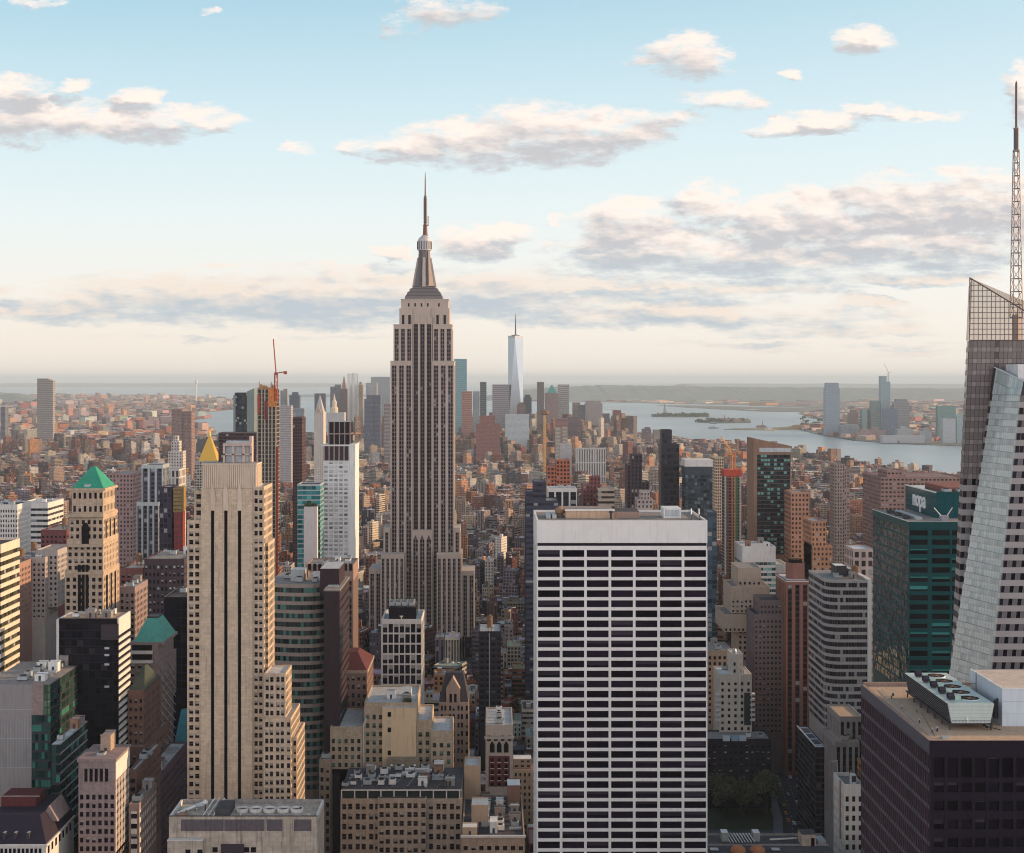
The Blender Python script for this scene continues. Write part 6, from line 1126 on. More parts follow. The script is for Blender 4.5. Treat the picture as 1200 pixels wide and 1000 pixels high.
# ================================================================ ground, water, far shores
def ground_mat(name, pts, scale, rough=.95):
    m, N, b = newmat(name); pos = N.add('ShaderNodeNewGeometry').outputs['Position']
    n = N.noise(pos, scale, 6, .65); v = N.add('ShaderNodeTexVoronoi', feature='F1'); N.l.new(pos, v.inputs['Vector']); v.inputs['Scale'].default_value = scale*4
    N.l.new(N.mix(.35, N.ramp(n, pts), N.ramp(v.outputs['Distance'], [(0, (.2, .2, .2)), (1, (.8, .8, .8))]), 'OVERLAY'), b.inputs['Base Color']); b.inputs['Roughness'].default_value = rough
    return m
CITYG = ground_mat('city_ground', [(.3, (.045, .042, .045)), (.5, (.10, .09, .085)), (.7, (.17, .15, .14))], .02)
FARG = ground_mat('far_land', [(.3, (.05, .065, .045)), (.5, (.12, .12, .10)), (.7, (.24, .20, .17))], .0035)
m, N, b = newmat('bay_water'); pos = N.add('ShaderNodeNewGeometry').outputs['Position']
b.inputs['Base Color'].default_value = (.34, .40, .41, 1); b.inputs['Roughness'].default_value = .22; b.inputs['Specular IOR Level'].default_value = .5  # pale base colour holds the sky sheen of the chop
bp = N.add('ShaderNodeBump'); bp.inputs['Strength'].default_value = .12; bp.inputs['Distance'].default_value = 6
N.l.new(N.m('ADD', N.noise(N.vm('MULTIPLY', pos, (.6, 1, 1)), .012, 4, .6), N.m('MULTIPLY', N.noise(pos, .0012, 3, .6), 3.0)), bp.inputs['Height']); N.l.new(bp.outputs[0], b.inputs['Normal'])
wr = N.smooth(N.noise(N.vm('MULTIPLY', pos, (1, .35, 1)), .0009, 4, .6), .35, .65); N.l.new(N.m('MULTIPLY_ADD', wr, .14, .30), b.inputs['Roughness'])
WATER = m
def sheet(name, pts, z, m, thick=3.0):
    b = MB(); b.face([(x, y, z) for x, y in pts], m)
    n = len(pts)
    for i in range(n): j = (i+1) % n; b.face([(*pts[i], z-thick), (*pts[j], z-thick), (*pts[j], z), (*pts[i], z)], m)
    return tag(b.build(name), kind='structure')
b = MB(); b.face([(-90000, -3000, -2.5), (90000, -3000, -2.5), (90000, 108000, -2.5), (-90000, 108000, -2.5)], WATER); tag(b.build('water'), kind='structure')
MANH = [(-4200, -2500), (1700, -2500), (1480, 1500), (1330, 3000), (1240, 3843), (1085, 4750), (890, 5893), (770, 6900), (600, 7300), (250, 7250), (-150, 6750), (-600, 6200), (-1100, 6000), (-1900, 5400), (-2600, 4600), (-4200, 2500)]
BKLN = [(-9000, 1500), (-4250, 2700), (-2700, 4750), (-2050, 5520), (-1350, 6400), (-1420, 7300), (-1800, 8100), (-2000, 9000), (-1950, 9900), (-2450, 10800), (-2250, 12500), (-2700, 15500), (-3500, 19000), (-5200, 23600), (-12000, 25200), (-30000, 25500), (-60000, 22000), (-60000, 1500)]
sheet('ground', MANH, 0, CITYG, 3); sheet('ground', BKLN, 0, CITYG, 3)
def inside(P, x, y):
    c = False; j = len(P)-1
    for i in range(len(P)):
        if (P[i][1] > y) != (P[j][1] > y) and x < (P[j][0]-P[i][0])*(y-P[i][1])/(P[j][1]-P[i][1])+P[i][0]: c = not c
        j = i
    return c
def shore(pts):            # outline given as directions seen from the terrace, put down on the water plane
    return [(PX(px, GY(py)), GY(py)) for px, py in pts]
NJ = shore([(935, 503), (966, 510.5), (1000, 516), (1040, 519), (1085, 521), (1140, 523), (1300, 526)])+[(6000, 6000), (30000, 12000), (30000, 40000)]+shore([(1150, 466), (1000, 476), (935, 484), (950, 490), (985, 493), (965, 497), (930, 499)])
sheet('ground', NJ, 0, FARG, 3)
SI = shore([(600, 470.5), (660, 470.3), (720, 471.5), (770, 473), (860, 474.5), (930, 477), (1000, 479.5), (1150, 482)])+[(60000, 21000), (60000, 108000), (2000, 108000), (200, 60000), (180, 20000)]
sheet('far_shore', SI, 0, FARG, 3)
sheet('far_shore', shore([(770, 475.2), (800, 477.3), (850, 480), (900, 482.5), (960, 483), (1010, 480), (940, 478), (860, 476.3), (800, 475)]), 0, FARG, 3)
sheet('pier_land', shore([(848, 503), (875, 503.8), (930, 503.6), (985, 502.5), (1000, 499), (930, 500), (890, 502), (860, 502.2)]), 0, ground_mat('grass_pier', [(.3, (.10, .10, .04)), (.7, (.30, .24, .11))], .01), 3)
ISL = ground_mat('island_green', [(.3, (.03, .045, .03)), (.7, (.09, .10, .06))], .01)
sheet('island', shore([(763, 488), (775, 488.6), (800, 488.9), (832, 488.6), (826, 486.5), (790, 486.3), (770, 487)]), 0, ISL, 3)
sheet('island', shore([(814, 494.5), (835, 495.9), (880, 495.5), (879, 491.5), (850, 490.5), (825, 492.5)]), 0, ISL, 3)
def ridge(pts, depth, m, name='hills', n=7, sd=1):
    """a hill mass: crest heights given along its length, falling away to both sides"""
    r = random.Random(sd); b = MB(); fine = []
    for i in range(len(pts)-1):
        for k in range(12): f = k/12; fine.append([lerp(pts[i][q], pts[i+1][q], f) for q in range(3)])
    fine.append(list(pts[-1]))
    rows = []
    for x, y, z in fine:
        j = 1+r.uniform(-.035, .035); rows.append([(x, y+depth*(k/(n-1)-.5)*2, -2+(z+2)*j*math.sin(math.pi*k/(n-1))**1.3) for k in range(n)])
    for i in range(len(rows)-1):
        for k in range(n-1): b.face([rows[i][k], rows[i+1][k], rows[i+1][k+1], rows[i][k+1]], m)
    return tag(b.build(name, smooth=True), kind='structure')
HILL = ground_mat('hazy_hill', [(.3, (.13, .17, .165)), (.5, (.17, .20, .185)), (.75, (.24, .245, .23))], .003)  # green made paler and bluer: distance haze put into the colour
def rp(L, Y): return [(PX(px, Y), Y, max(4, PZ(py, Y))) for px, py in L]
ridge(rp([(560, 468), (600, 459), (650, 453.5), (700, 451.8), (760, 452.2), (820, 453), (870, 453.8), (960, 454.2), (1060, 455), (1180, 455.5), (1300, 456)], 20500), 2600, HILL, sd=2)
ridge(rp([(-60, 449.6), (60, 449.1), (160, 449.4), (300, 449.2), (430, 449.3), (520, 449.6)], 52000), 3000, HILL, sd=3)
ridge(rp([(800, 449.7), (900, 449.8), (1100, 450.2), (1400, 450.2)], 44000), 4000, HILL, sd=4)
ridge(rp([(330, 464.5), (360, 462.4), (450, 462.3), (500, 463), (540, 464.5)], 22500), 900, HILL, sd=5)
ridge(rp([(-60, 459), (0, 460), (28, 462), (50, 466)], 15500), 700, HILL, sd=6)

# ================================================================ towers far down the island and across the river
def far(label, Y, pa, pb, yt, wall, glass, bay=3, fh=4, wp=(.36, .34, 0), dep=34, extra=(), name='tower', cat='tower', finish=True, fade=1):
    wp = (wp[0], wp[1], .85)
    return gtower(label, None, Y, [(pa, pb, yt, 0, dep)]+list(extra), wall, glass, bay, fh, wp, finish=finish, name=name, cat=cat)
GL = (.10, .12, .14); GT = (.16, .25, .27); DK = (.05, .055, .07); BR_ = (.24, .15, .13); BE = (.42, .34, .29); PK_ = (.38, .29, .27); RB = (.33, .14, .10); SV = (.46, .46, .46)
# one tall tapering tower with a mast
Y = 5900; t = Thing('tapered_tower', 'tallest downtown tower, a tapering faceted glass tower with a mast', 'skyscraper', PX(604, Y), Y, short='the tapering glass tower')
c, d, h = PX(604.3, Y), Y+32, 30.5; GLS = mat('prism_glass', (.36, .40, .44), .16, .04, .01, metal=.75, grime=0); zt = PZ(396, Y)
A = [(c-h, d-h), (c+h, d-h), (c+h, d+h), (c-h, d+h)]; k = h*1.0; B4 = [(c-3, d-k), (c+k, d-3), (c+3, d+k), (c-k, d+3)]; w = t.mb('facet')
w.box(c-h, c+h, d-h, d+h, 0, 56, GLS)
for i in range(4):
    j = (i+1) % 4; w.face([(*A[i], 56), (*A[j], 56), (*B4[i], zt)], GLS); w.face([(*A[j], 56), (*B4[j], zt), (*B4[i], zt)], GLS)
t.mb('parapet').prism([(*p, zt) for p in B4], [(*p, zt+9) for p in B4], M_GALV); t.mb('roof').face([(*p, zt+4) for p in B4], M_STEEL)
q = t.one('mast'); q.lathe(c, d, [(9, zt+8), (9, zt+13), (3, zt+14), (2.4, zt+50), (1.2, zt+90), (.4, PZ(367, Y))], M_STEEL, 8); q.lathe(c, d, [(17, zt+9), (17, zt+12)], M_STEEL, 16); t.done()
FARS = [
 ('tall teal glass tower with a angled top, just right of the deco skyscraper', 5500, 532, 547, 421, (.20, .34, .36), (.13, .26, .29), dict(wp=(.4, .3, 0), fh=8)),
 ('orange-red slab tower in front of the tall teal glass tower', 5200, 541, 553, 459, (.40, .20, .15), (.14, .07, .06), dict(wp=(.3, .3, 0), fh=8)),
 ('pale blue tower just left of the thin dark shaft, downtown', 5500, 554, 562, 459, (.36, .37, .38), GL, {}),
 ('thin dark grey shaft between the teal tower and the tapering glass tower', 5700, 562.5, 570, 448, (.14, .15, .16), DK, dict(wp=(.45, .3, 0), fh=8)),
 ('wide grey-pink slab left of the tapering glass tower', 5900, 577, 597, 451, (.36, .31, .31), (.16, .15, .17), dict(wp=(.42, .3, 0), fh=8)),
 ('rounded dark glass tower right of the tapering glass tower', 6100, 613.5, 623, 466, (.15, .16, .18), DK, dict(extra=[(615, 621.5, 463, 3, 26)], wp=(.45, .3, 0))),
 ('narrow dark tower with a flat top, left of the green pyramid roofed tower downtown', 5800, 629.5, 637.5, 448, (.20, .16, .155), (.07, .06, .07), dict(wp=(.2, .45, 0), fh=8)),
 ('pale grey slab tower, right of the green pyramid roofed tower downtown', 6000, 654, 667, 451, (.44, .40, .38), (.13, .13, .14), dict(extra=[(656, 666, 452, -1, 34)], wp=(.38, .3, 0), fh=8)),
 ('tan tower with a dark shoulder, left of the broad stone tower downtown', 6300, 671, 680, 472, (.44, .31, .25), (.10, .08, .08), {}),
 ('slate blue tower squeezed between two tan downtown towers', 6200, 679, 686, 475, (.13, .15, .19), DK, {}),
 ('broad pale stone tower with a dark roof band, near the water downtown', 6200, 685.5, 706, 473, (.42, .35, .32), (.16, .13, .13), dict(wp=(.2, .5, 0), fh=9, extra=[(686.5, 704, 470, 4, 26)])),
 ('dull brown short tower right of the broad pale stone tower', 6300, 706.5, 714.5, 485, (.30, .20, .19), DK, {}),
 ('dark red slab tower by the water, right of the broad pale stone tower', 6200, 718.5, 728, 481, (.30, .11, .10), (.08, .05, .05), dict(extra=[(723, 727.5, 481.5, -2, 20)])),
 ('small orange domed tower at the water end of downtown', 6000, 727.5, 734, 497, (.62, .33, .14), (.2, .12, .08), dict(extra=[(729, 732.6, 493, 3, 14)])),
 ('mauve hotel slab on the far point, left of the dark banded tower', 5600, 753, 763, 503, (.26, .17, .17), DK, dict(extra=[(756, 762, 501, 3, 20)])),
 ('low cream block beside the mauve hotel slab', 5600, 766, 774, 504, (.46, .36, .30), DK, {}),
 ('red brick stepped building with a chimney block, below the wide grey-pink slab', 4300, 558, 586, 497, (.27, .12, .105), (.10, .05, .05), dict(extra=[(562, 580, 488, 5, 30), (573, 577, 484, 9, 20)], wp=(.2, .2, 0))),
 ('white low block with glass top in front of the tapering glass tower', 5000, 592, 620, 486, (.50, .50, .49), (.3, .36, .38), dict(wp=(.4, .25, 0))),
 ('brown stepped building right below the tapering glass tower', 5200, 606, 616, 475, (.28, .18, .15), DK, dict(extra=[(607.5, 614.5, 472, 4, 20)])),
 ('rust coloured wide building in front of the pale grey slab tower downtown', 5000, 651, 666, 491, (.36, .16, .14), (.10, .06, .06), {}),
 ('dark plum building behind the rust coloured wide building', 5100, 664, 680, 489, (.22, .14, .15), DK, {}),
 ('white two-part tower in front of the rust coloured wide building', 4200, 651, 657, 502, (.56, .46, .36), DK, dict(extra=[(659, 665, 501, 0, 30)])),
 ('white long office with vertical ribs in the middle of the old town', 3400, 675, 710, 526, (.50, .46, .43), (.10, .09, .09), dict(bay=6, fh=30, wp=(.25, .46, 0))),
 ('grey blank warehouse tower left of the white long ribbed office', 3500, 656, 670, 521, (.40, .38, .38), DK, dict(wp=(.1, .1, 0))),
 ('thin grey tower with an orange flank, above the unfinished tower crane', 5600, 328.5, 336, 458, (.35, .31, .30), GL, dict(extra=[(332, 336.4, 456, 2, 24)])),
 ('dark blue-grey tower with a stepped top, right of the red crane', 5500, 339, 351, 463, (.14, .15, .18), DK, dict(extra=[(342, 349, 460, 4, 20)])),
 ('dark wide slab left of the pale campanile tower', 5600, 368.5, 381, 461.5, (.15, .14, .17), DK, {}),
 ('grey flat-topped slab left of the brown spired tower downtown', 5800, 387, 398.5, 453.5, (.27, .27, .29), DK, dict(extra=[(392, 399, 451, 6, 20)])),
 ('thin gold tower right of the silver rippled tower', 5600, 420, 425, 451, (.50, .36, .22), DK, dict(extra=[(421, 423.5, 448, 4, 18)])),
 ('pale grey tower with a recessed dark front, left of the deco skyscraper', 5700, 429, 441.5, 449, (.44, .43, .42), (.25, .25, .26), dict(extra=[(431.5, 438.5, 452, -4, 20)])),
 ('wide pale grey flat-topped tower close behind the deco skyscraper', 6000, 434.5, 457, 442, (.42, .43, .43), (.24, .25, .26), dict(wp=(.38, .3, 0))),
 ('dark blue slab with an orange flank in front of the pale grey towers', 4600, 430, 446, 463.5, (.15, .16, .20), (.09, .09, .12), dict(extra=[(427, 437, 468, -6, 30)], wp=(.45, .35, 0))),
 ('beige tower with a pale band right against the deco skyscraper', 4300, 450, 458, 473, (.44, .35, .31), DK, {}),
 ('grey slab block below the thin grey tower, right of the unfinished tower', 3300, 326, 341, 476, (.38, .35, .35), (.2, .18, .19), dict(wp=(.42, .2, 0))),
 ('blue-grey low slab behind the pale campanile tower', 4800, 342, 356, 479, (.27, .30, .33), GL, {}),
 ('dark brown shaft in front of the grey slab block', 1750, 343, 354, 490, (.10, .05, .055), (.03, .02, .02), {}),
 ('tall dark-flanked glass tower alone on the left skyline', 5400, 43.5, 57, 444, (.36, .31, .28), (.16, .145, .14), dict(extra=[(56.5, 62, 446, -.8, 30)], wp=(.4, .32, 0), fh=7, dep=40)),
 ('grey narrow tower at the left frame edge', 5000, 1, 6, 477, (.20, .20, .24), DK, {}),
 ('bright white tower with a rounded crown, right of the dark banded tower base', 1900, 838, 848, 537, (.60, .44, .30), (.1, .07, .06), {}),
]
for lb, Y, pa, pb, yt, w_, g__, kw in FARS: far(lb, Y, pa, pb, yt, w_, g__, **kw)
t = far('tower with a green pyramid roof, among the downtown cluster', 5900, 638.5, 654, 461, (.36, .25, .22), (.10, .08, .09), wp=(.2, .42, 0), finish=False); pyramid(t, 641, 652.5, 5900, 5904, 5930, PZ(461, 5900), PZ(451.5, 5900), COPPER2, 'roof', .15); t.done()
t = far('orange slender ventilation shaft with a dark disc on top, in the old town', 3800, 637, 640, 487, (.62, .33, .12), (.4, .2, .1), wp=(.1, .1, 0), finish=False); t.one('water_tank').lathe(PX(638.5, 3800), 3816, [(3, PZ(487, 3800)), (11, PZ(485.5, 3800)), (12, PZ(484, 3800)), (12, PZ(482, 3800)), (3, PZ(480, 3800))], mat('tank_wood', (.2, .13, .08)), 14); t.done()
t = far('brown spired neo-gothic tower, left of the silver rippled tower', 5700, 399, 406.5, 456, (.28, .18, .16), DK, finish=False); pyramid(t, 400, 405.5, 5700, 5704, 5724, PZ(456, 5700), PZ(440.5, 5700), mat('spire_rose', (.34, .2, .17)), 'roof', .08); t.done()
t = Thing('rippled_tower', 'silver rippled tower of two bright shafts with an orange edge', 'tower', PX(413, 5800), 5800); Y = 5800; SVM = mat('silver_steel', (.62, .60, .57), .3, .05, .02, metal=.5, grime=.05)
for pa, pb, yt in ((407, 412.4, 438), (412.6, 418.6, 437.5)):
    a, b2 = PX(pa, Y), PX(pb, Y); t.one('shaft').prism([(a, Y+2, 0), ((a+b2)/2, Y-3, 0), (b2, Y+2, 0), (b2, Y+30, 0), (a, Y+30, 0)], [(a, Y+2, PZ(yt, Y)), ((a+b2)/2, Y-3, PZ(yt, Y)), (b2, Y+2, PZ(yt, Y)), (b2, Y+30, PZ(yt, Y)), (a, Y+30, PZ(yt, Y))], SVM)
t.done()
t = far('pale campanile tower with a steep pointed roof, in front of the downtown cluster', 2300, 368, 379, 484, (.56, .50, .44), (.3, .26, .24), finish=False, wp=(.15, .3, 0)); pyramid(t, 368.5, 378.5, 2300, 2302, 2330, PZ(484, 2300), PZ(463.5, 2300), mat('pale_slate', (.44, .42, .40)), 'roof', .06); q = t.one('gable'); q.prism([(PX(373.5, 2300)-4, 2299, PZ(484, 2300)), (PX(373.5, 2300)+4, 2299, PZ(484, 2300)), (PX(373.5, 2300)+4, 2304, PZ(484, 2300)), (PX(373.5, 2300)-4, 2304, PZ(484, 2300))], [(PX(373.5, 2300)-.2, 2299, PZ(476, 2300)), (PX(373.5, 2300)+.2, 2299, PZ(476, 2300)), (PX(373.5, 2300)+.2, 2304, PZ(476, 2300)), (PX(373.5, 2300)-.2, 2304, PZ(476, 2300))], CREAM); t.done()
t = far('white wedding-cake municipal building with a tiered cupola, beside the pale campanile', 5300, 383, 403.5, 484, (.50, .48, .46), (.3, .29, .28), finish=False, wp=(.25, .3, 0), dep=60); a = PX(391, 5300)
t.one('cupola').lathe(a, 5320, [(14, PZ(484, 5300)), (14, PZ(478, 5300)), (9, PZ(477, 5300)), (9, PZ(471, 5300)), (5, PZ(469, 5300)), (1.5, PZ(464, 5300)), (.5, PZ(461.5, 5300))], mat('pale_limestone', (.6, .5, .4)), 12); t.done()

# across the river
JC = [
 ('tall rounded-shoulder glass tower alone at the river mouth', 6750, 967.5, 984, 455, (.28, .32, .36), (.22, .27, .31), dict(extra=[(968.5, 983, 449, 2, 40)], dep=46, wp=(.45, .3, 0), fh=8)),
 ('slender tallest tower with a copper flank across the river', 6900, 1032, 1039, 441, (.30, .37, .39), (.2, .27, .3), dict(extra=[(1038.5, 1043.5, 447.5, 2, 30)], fh=8)),
 ('dark green glass tower left of the slender tallest tower', 6900, 1021, 1031, 470.5, (.22, .27, .26), (.12, .18, .17), dict(extra=[(1028, 1031.2, 471.5, -1, 24)], fh=8)),
 ('dark blue square block in front of the slender tallest tower', 6500, 1035.5, 1052, 479.5, (.17, .20, .25), (.12, .15, .20), dict(wp=(.46, .35, 0))),
 ('grey angled-top tower right of the slender tallest tower', 6800, 1047.5, 1066, 472, (.34, .32, .31), (.16, .16, .17), dict(extra=[(1050, 1063.5, 468, 3, 26)], wp=(.4, .4, 0), fh=8)),
 ('brick domed hotel block across the river, right of the rounded-shoulder tower', 6900, 995, 1006, 484, (.34, .23, .20), DK, dict(extra=[(997, 1004.5, 480.5, 4, 20)])),
 ('teal mid-rise beside the brick domed block', 6900, 1010, 1016, 480, (.26, .38, .37), GT, {}),
 ('pink thin mid-rise beside the teal mid-rise', 6950, 1017, 1020.5, 480, (.42, .29, .26), DK, {}),
 ('green glass slab right of the angled-top tower, across the river', 6400, 1099, 1120, 476, (.20, .30, .27), (.12, .2, .18), dict(dep=30, wp=(.42, .3, 0))),
 ('white slab in front of the green glass slab across the river', 5950, 1105, 1120, 491, (.44, .45, .46), (.24, .26, .28), dict(wp=(.3, .2, 0))),
 ('pale teal thin tower at the edge of the faceted glass tower', 5950, 1121, 1131, 486, (.36, .44, .43), GT, {}),
 ('pink waterfront block with a stepped roof across the river', 6350, 1004, 1019, 508, (.46, .31, .27), (.14, .10, .10), dict(extra=[(1010, 1020, 504, 6, 30)])),
 ('long pink warehouse row at the waterfront across the river', 6450, 1019, 1038, 505, (.46, .33, .30), DK, dict(extra=[(1022, 1030, 501, 6, 30)])),
 ('long white row of piers apartments at the waterfront', 5950, 1034, 1084, 511, (.50, .48, .47), (.28, .28, .3), dict(dep=40)),
 ('white stepped apartments behind the long white row', 6200, 1052, 1070, 503, (.50, .50, .49), (.2, .22, .24), dict(extra=[(1056, 1062, 500, 5, 20)])),
 ('white gabled apartments right of the white stepped apartments', 6100, 1078, 1092, 506, (.46, .47, .48), (.22, .24, .28), dict(extra=[(1084, 1090, 503, 5, 20)])),
 ('grey low offices at the foot of the rounded-shoulder tower', 6600, 985, 998, 499, (.32, .34, .37), GL, {}),
 ('pale blue offices left of the pink waterfront block', 6650, 993, 1006, 498, (.40, .42, .43), GL, {}),
]
for lb, Y, pa, pb, yt, w_, g__, kw in JC: far(lb, Y, pa, pb, yt, w_, g__, **kw)
crane('white crane on top of the slender tower across the river', 1041, 6910, PZ(447, 6910), PZ(437, 6910), 46, (.45, .42, .40), -26, 2.0)
# statue on its island
t = Thing('statue', 'tiny green statue with a raised arm on its pedestal, on the wooded island', 'statue', PX(779, 10600), 10600); sx, sy = PX(779, 10600), 10600; STN = mat('granite_pale', (.34, .31, .29)); COP = mat('statue_copper', (.15, .24, .22))
q = t.one('pedestal'); q.box(sx-34, sx+34, sy-34, sy+34, 0, 12, STN); q.box(sx-14, sx+14, sy-14, sy+14, 12, 26, STN); q.box(sx-9, sx+9, sy-9, sy+9, 26, 47, STN)
q = t.one('figure'); q.lathe(sx, sy, [(6.5, 47), (5.4, 56), (5.2, 68), (5.8, 74), (4.2, 78), (1.8, 80), (2.4, 82.5), (2.3, 85), (.5, 87)], COP, 12); q.tube((sx-4, sy, 76), (sx-6.6, sy, 88), 1.5, COP, 6, 1.0); q.tube((sx-6.6, sy, 88), (sx-6.7, sy, 93), .7, COP, 6, 1.6); q.tube((sx+4.6, sy, 75), (sx+6, sy-2, 66), 1.6, COP, 6); q.box(sx+4, sx+7.5, sy-4, sy-2.6, 63, 71, COP); t.done()
# island and pier buildings, ferries, masts
def small(name, label, cat, px0_, px1_, py_, Y, dep, z0, wall, roofc=(.3, .2, .16), spire=0):
    a, b = PX(px0_, Y), PX(px1_, Y); t = Thing(name, label, cat, (a+b)/2, Y); h = PZ(py_, Y)
    t.mb('wall').house(a, b, Y, Y+dep, z0, h, wall, (.25, .25, 0), DK, 5, 5, roofc)
    t.mb('roof').prism([(a, Y, h+.1), (b, Y, h+.1), (b, Y+dep, h+.1), (a, Y+dep, h+.1)], [(lerp(a, b, .15), Y+dep*.45, h+7), (lerp(a, b, .85), Y+dep*.45, h+7), (lerp(a, b, .85), Y+dep*.55, h+7), (lerp(a, b, .15), Y+dep*.55, h+7)], mat('far_tiles', (.30, .17, .13)))
    if spire: c = (a+b)/2; t.one('tower').prism([(c-4, Y-2, h), (c+4, Y-2, h), (c+4, Y+6, h), (c-4, Y+6, h)], [(c-1, Y+1, h+spire), (c+1, Y+1, h+spire), (c+1, Y+3, h+spire), (c-1, Y+3, h+spire)], mat('spire_rose', (.34, .2, .17)))
    t.done()
small('immigration_hall', 'reddish hall with turrets on the second island', 'hall', 842, 856, 491.5, 9080, 60, 0, (.40, .26, .22), spire=26)
small('island_building', 'orange-lit long building at the right end of the second island', 'building', 858, 879, 492.6, 9000, 60, 0, (.50, .33, .22))
small('rail_terminal', 'old rail terminal with a clock turret on the pier', 'terminal', 888, 899, 500.2, 7900, 60, 0, (.24, .17, .16), spire=34)
small('pier_shed', 'low orange shed on the pier right of the rail terminal', 'shed', 925, 934, 501.2, 7850, 40, 0, (.46, .28, .18))
def boat(label, px, py, L, wall, hull=(.35, .18, .08), heading=0):
    Y = GY(py, -2.5); x = PX(px, Y); t = Thing('boat', label, 'boat', x, Y, -2.5); b = t.mb('hull'); W_ = L*.14
    b.prism([(x-L/2, Y-W_, -2.5), (x+L*.38, Y-W_, -2.5), (x+L/2, Y, -2.5), (x+L*.38, Y+W_, -2.5), (x-L/2, Y+W_, -2.5)], [(x-L/2, Y-W_, 2), (x+L*.4, Y-W_, 2), (x+L*.54, Y, 2.6), (x+L*.4, Y+W_, 2), (x-L/2, Y+W_, 2)], plain('hull_%d' % px, hull, .6))
    c = t.mb('cabin'); c.box(x-L*.36, x+L*.24, Y-W_*.8, Y+W_*.8, 2.01, 6, plain('cabin_%d' % px, wall, .6)); c.box(x-L*.1, x+L*.1, Y-W_*.5, Y+W_*.5, 6, 9, plain('cabin_%d' % px, wall)); t.mb('funnel').lathe(x-L*.2, Y, [(1.2, 6), (1.1, 11)], M_STEEL, 8); t.done()
boat('white ferry with an orange hull close to the grassy pier', 902, 504.5, 66, (.75, .72, .68), (.55, .26, .10)); boat('small grey barge in mid river, left of the pier', 836, 502.3, 60, (.30, .33, .36), (.14, .15, .17)); boat('grey workboat just below the second island', 836, 496.8, 42, (.45, .46, .47), (.2, .2, .22)); boat('long white cargo ship beyond the wooded island', 881, 481, 150, (.55, .57, .58), (.3, .33, .36)); boat('faint white ferry near the downtown shore', 716, 480, 90, (.66, .66, .65), (.4, .38, .36))
for px, yt, lb in ((230, 447.5, 'thin white water tower standing over the left shore'),):
    Y = 17000; t = Thing('water_tower', lb, 'tower', PX(px, Y), Y); t.one('shaft').lathe(PX(px, Y), Y, [(10, 0), (8, PZ(450, Y))], OFFW, 8); t.one('bowl').lathe(PX(px, Y), Y, [(8, PZ(450, Y)), (18, PZ(449, Y)), (18, PZ(446.5, Y)), (3, PZ(445.6, Y))], OFFW, 10); t.done()

# ================================================================ park, avenue and cars
ROAD = mat('asphalt', (.055, .05, .056), .9, .15, .3)
def strip(name, L, w_, z, m):
    b = MB(); P = [(x-w_/2, y, z) for x, y in L]; Q = [(x+w_/2, y, z) for x, y in L]
    for i in range(len(L)-1): b.face([P[i], Q[i], Q[i+1], P[i+1]], m)
    return tag(b.build(name), kind='structure')
AVE = [(158, 700), (168, 780), (183, 858), (200, 1016), (212, 1150), (222, 1400)]
strip('road', AVE, 22, .012, ROAD)
strip('pavement', [(x-14, y) for x, y in AVE], 5.4, .14, mat('paving', (.19, .175, .18))); strip('pavement', [(x+14, y) for x, y in AVE], 5.4, .14, mat('paving', (.19, .175, .18)))
mk = MB()
for k in range(60):
    y = 790+k*8
    for q in (-5.5, 0, 5.5): i = max(j for j in range(len(AVE)) if AVE[j][1] <= y); f = (y-AVE[i][1])/(AVE[min(i+1, 5)][1]-AVE[i][1]+1e-6); x = lerp(AVE[i][0], AVE[min(i+1, 5)][0], f)+q; mk.face([(x-.1, y, .02), (x+.1, y, .02), (x+.4, y+3, .02), (x+.2, y+3, .02)], plain('road_paint', (.5, .5, .5), .7))
tag(mk.build('road_marking'), kind='structure')
def ave_x(y):
    i = max(j for j in range(len(AVE)-1) if AVE[j][1] <= y); return lerp(AVE[i][0], AVE[i+1][0], (y-AVE[i][1])/(AVE[i+1][1]-AVE[i][1]))
def car(label, dx, y, col, van=0):
    x = ave_x(y)+dx; t = Thing('van' if van else 'car', label, 'van' if van else 'car', x, y, .02, group='cars on the avenue by the park'); m = plain('car_%s' % '_'.join('%02d' % int(c*99) for c in col), col, .35)
    b = t.mb('body'); b.box(x-.9, x+.9, y, y+4.6, .4, 1.0 if not van else 1.2, m); b.prism([(x-.85, y+.5, 1.0), (x+.85, y+.5, 1.0), (x+.85, y+3.6, 1.0), (x-.85, y+3.6, 1.0)], [(x-.7, y+1.0, 1.55 if not van else 2.6), (x+.7, y+1.0, 1.55 if not van else 2.6), (x+.7, y+3.0, 1.55 if not van else 2.6), (x-.7, y+3.0, 1.55 if not van else 2.6)], m)
    g2 = t.one('windscreen'); g2.face([(x-.8, y+.52, 1.06), (x+.8, y+.52, 1.06), (x+.66, y+.9, 1.45), (x-.66, y+.9, 1.45)], plain('car_glass', (.02, .02, .025), .1))
    for sx in (-1, 1):
        for wy in (.9, 3.7): wl = t.one('wheel'); wl.tube((x+sx*.7, y+wy, .34), (x+sx*.95, y+wy, .34), .34, plain('tyre', (.02, .02, .02)), 10)
    for sx in (-1, 1): h_ = t.one('tail_light'); h_.box(x+sx*.65-.15, x+sx*.65+.15, y-.03, y, .7, .85, plain('tail_red', (.5, .03, .02)))
    t.done()
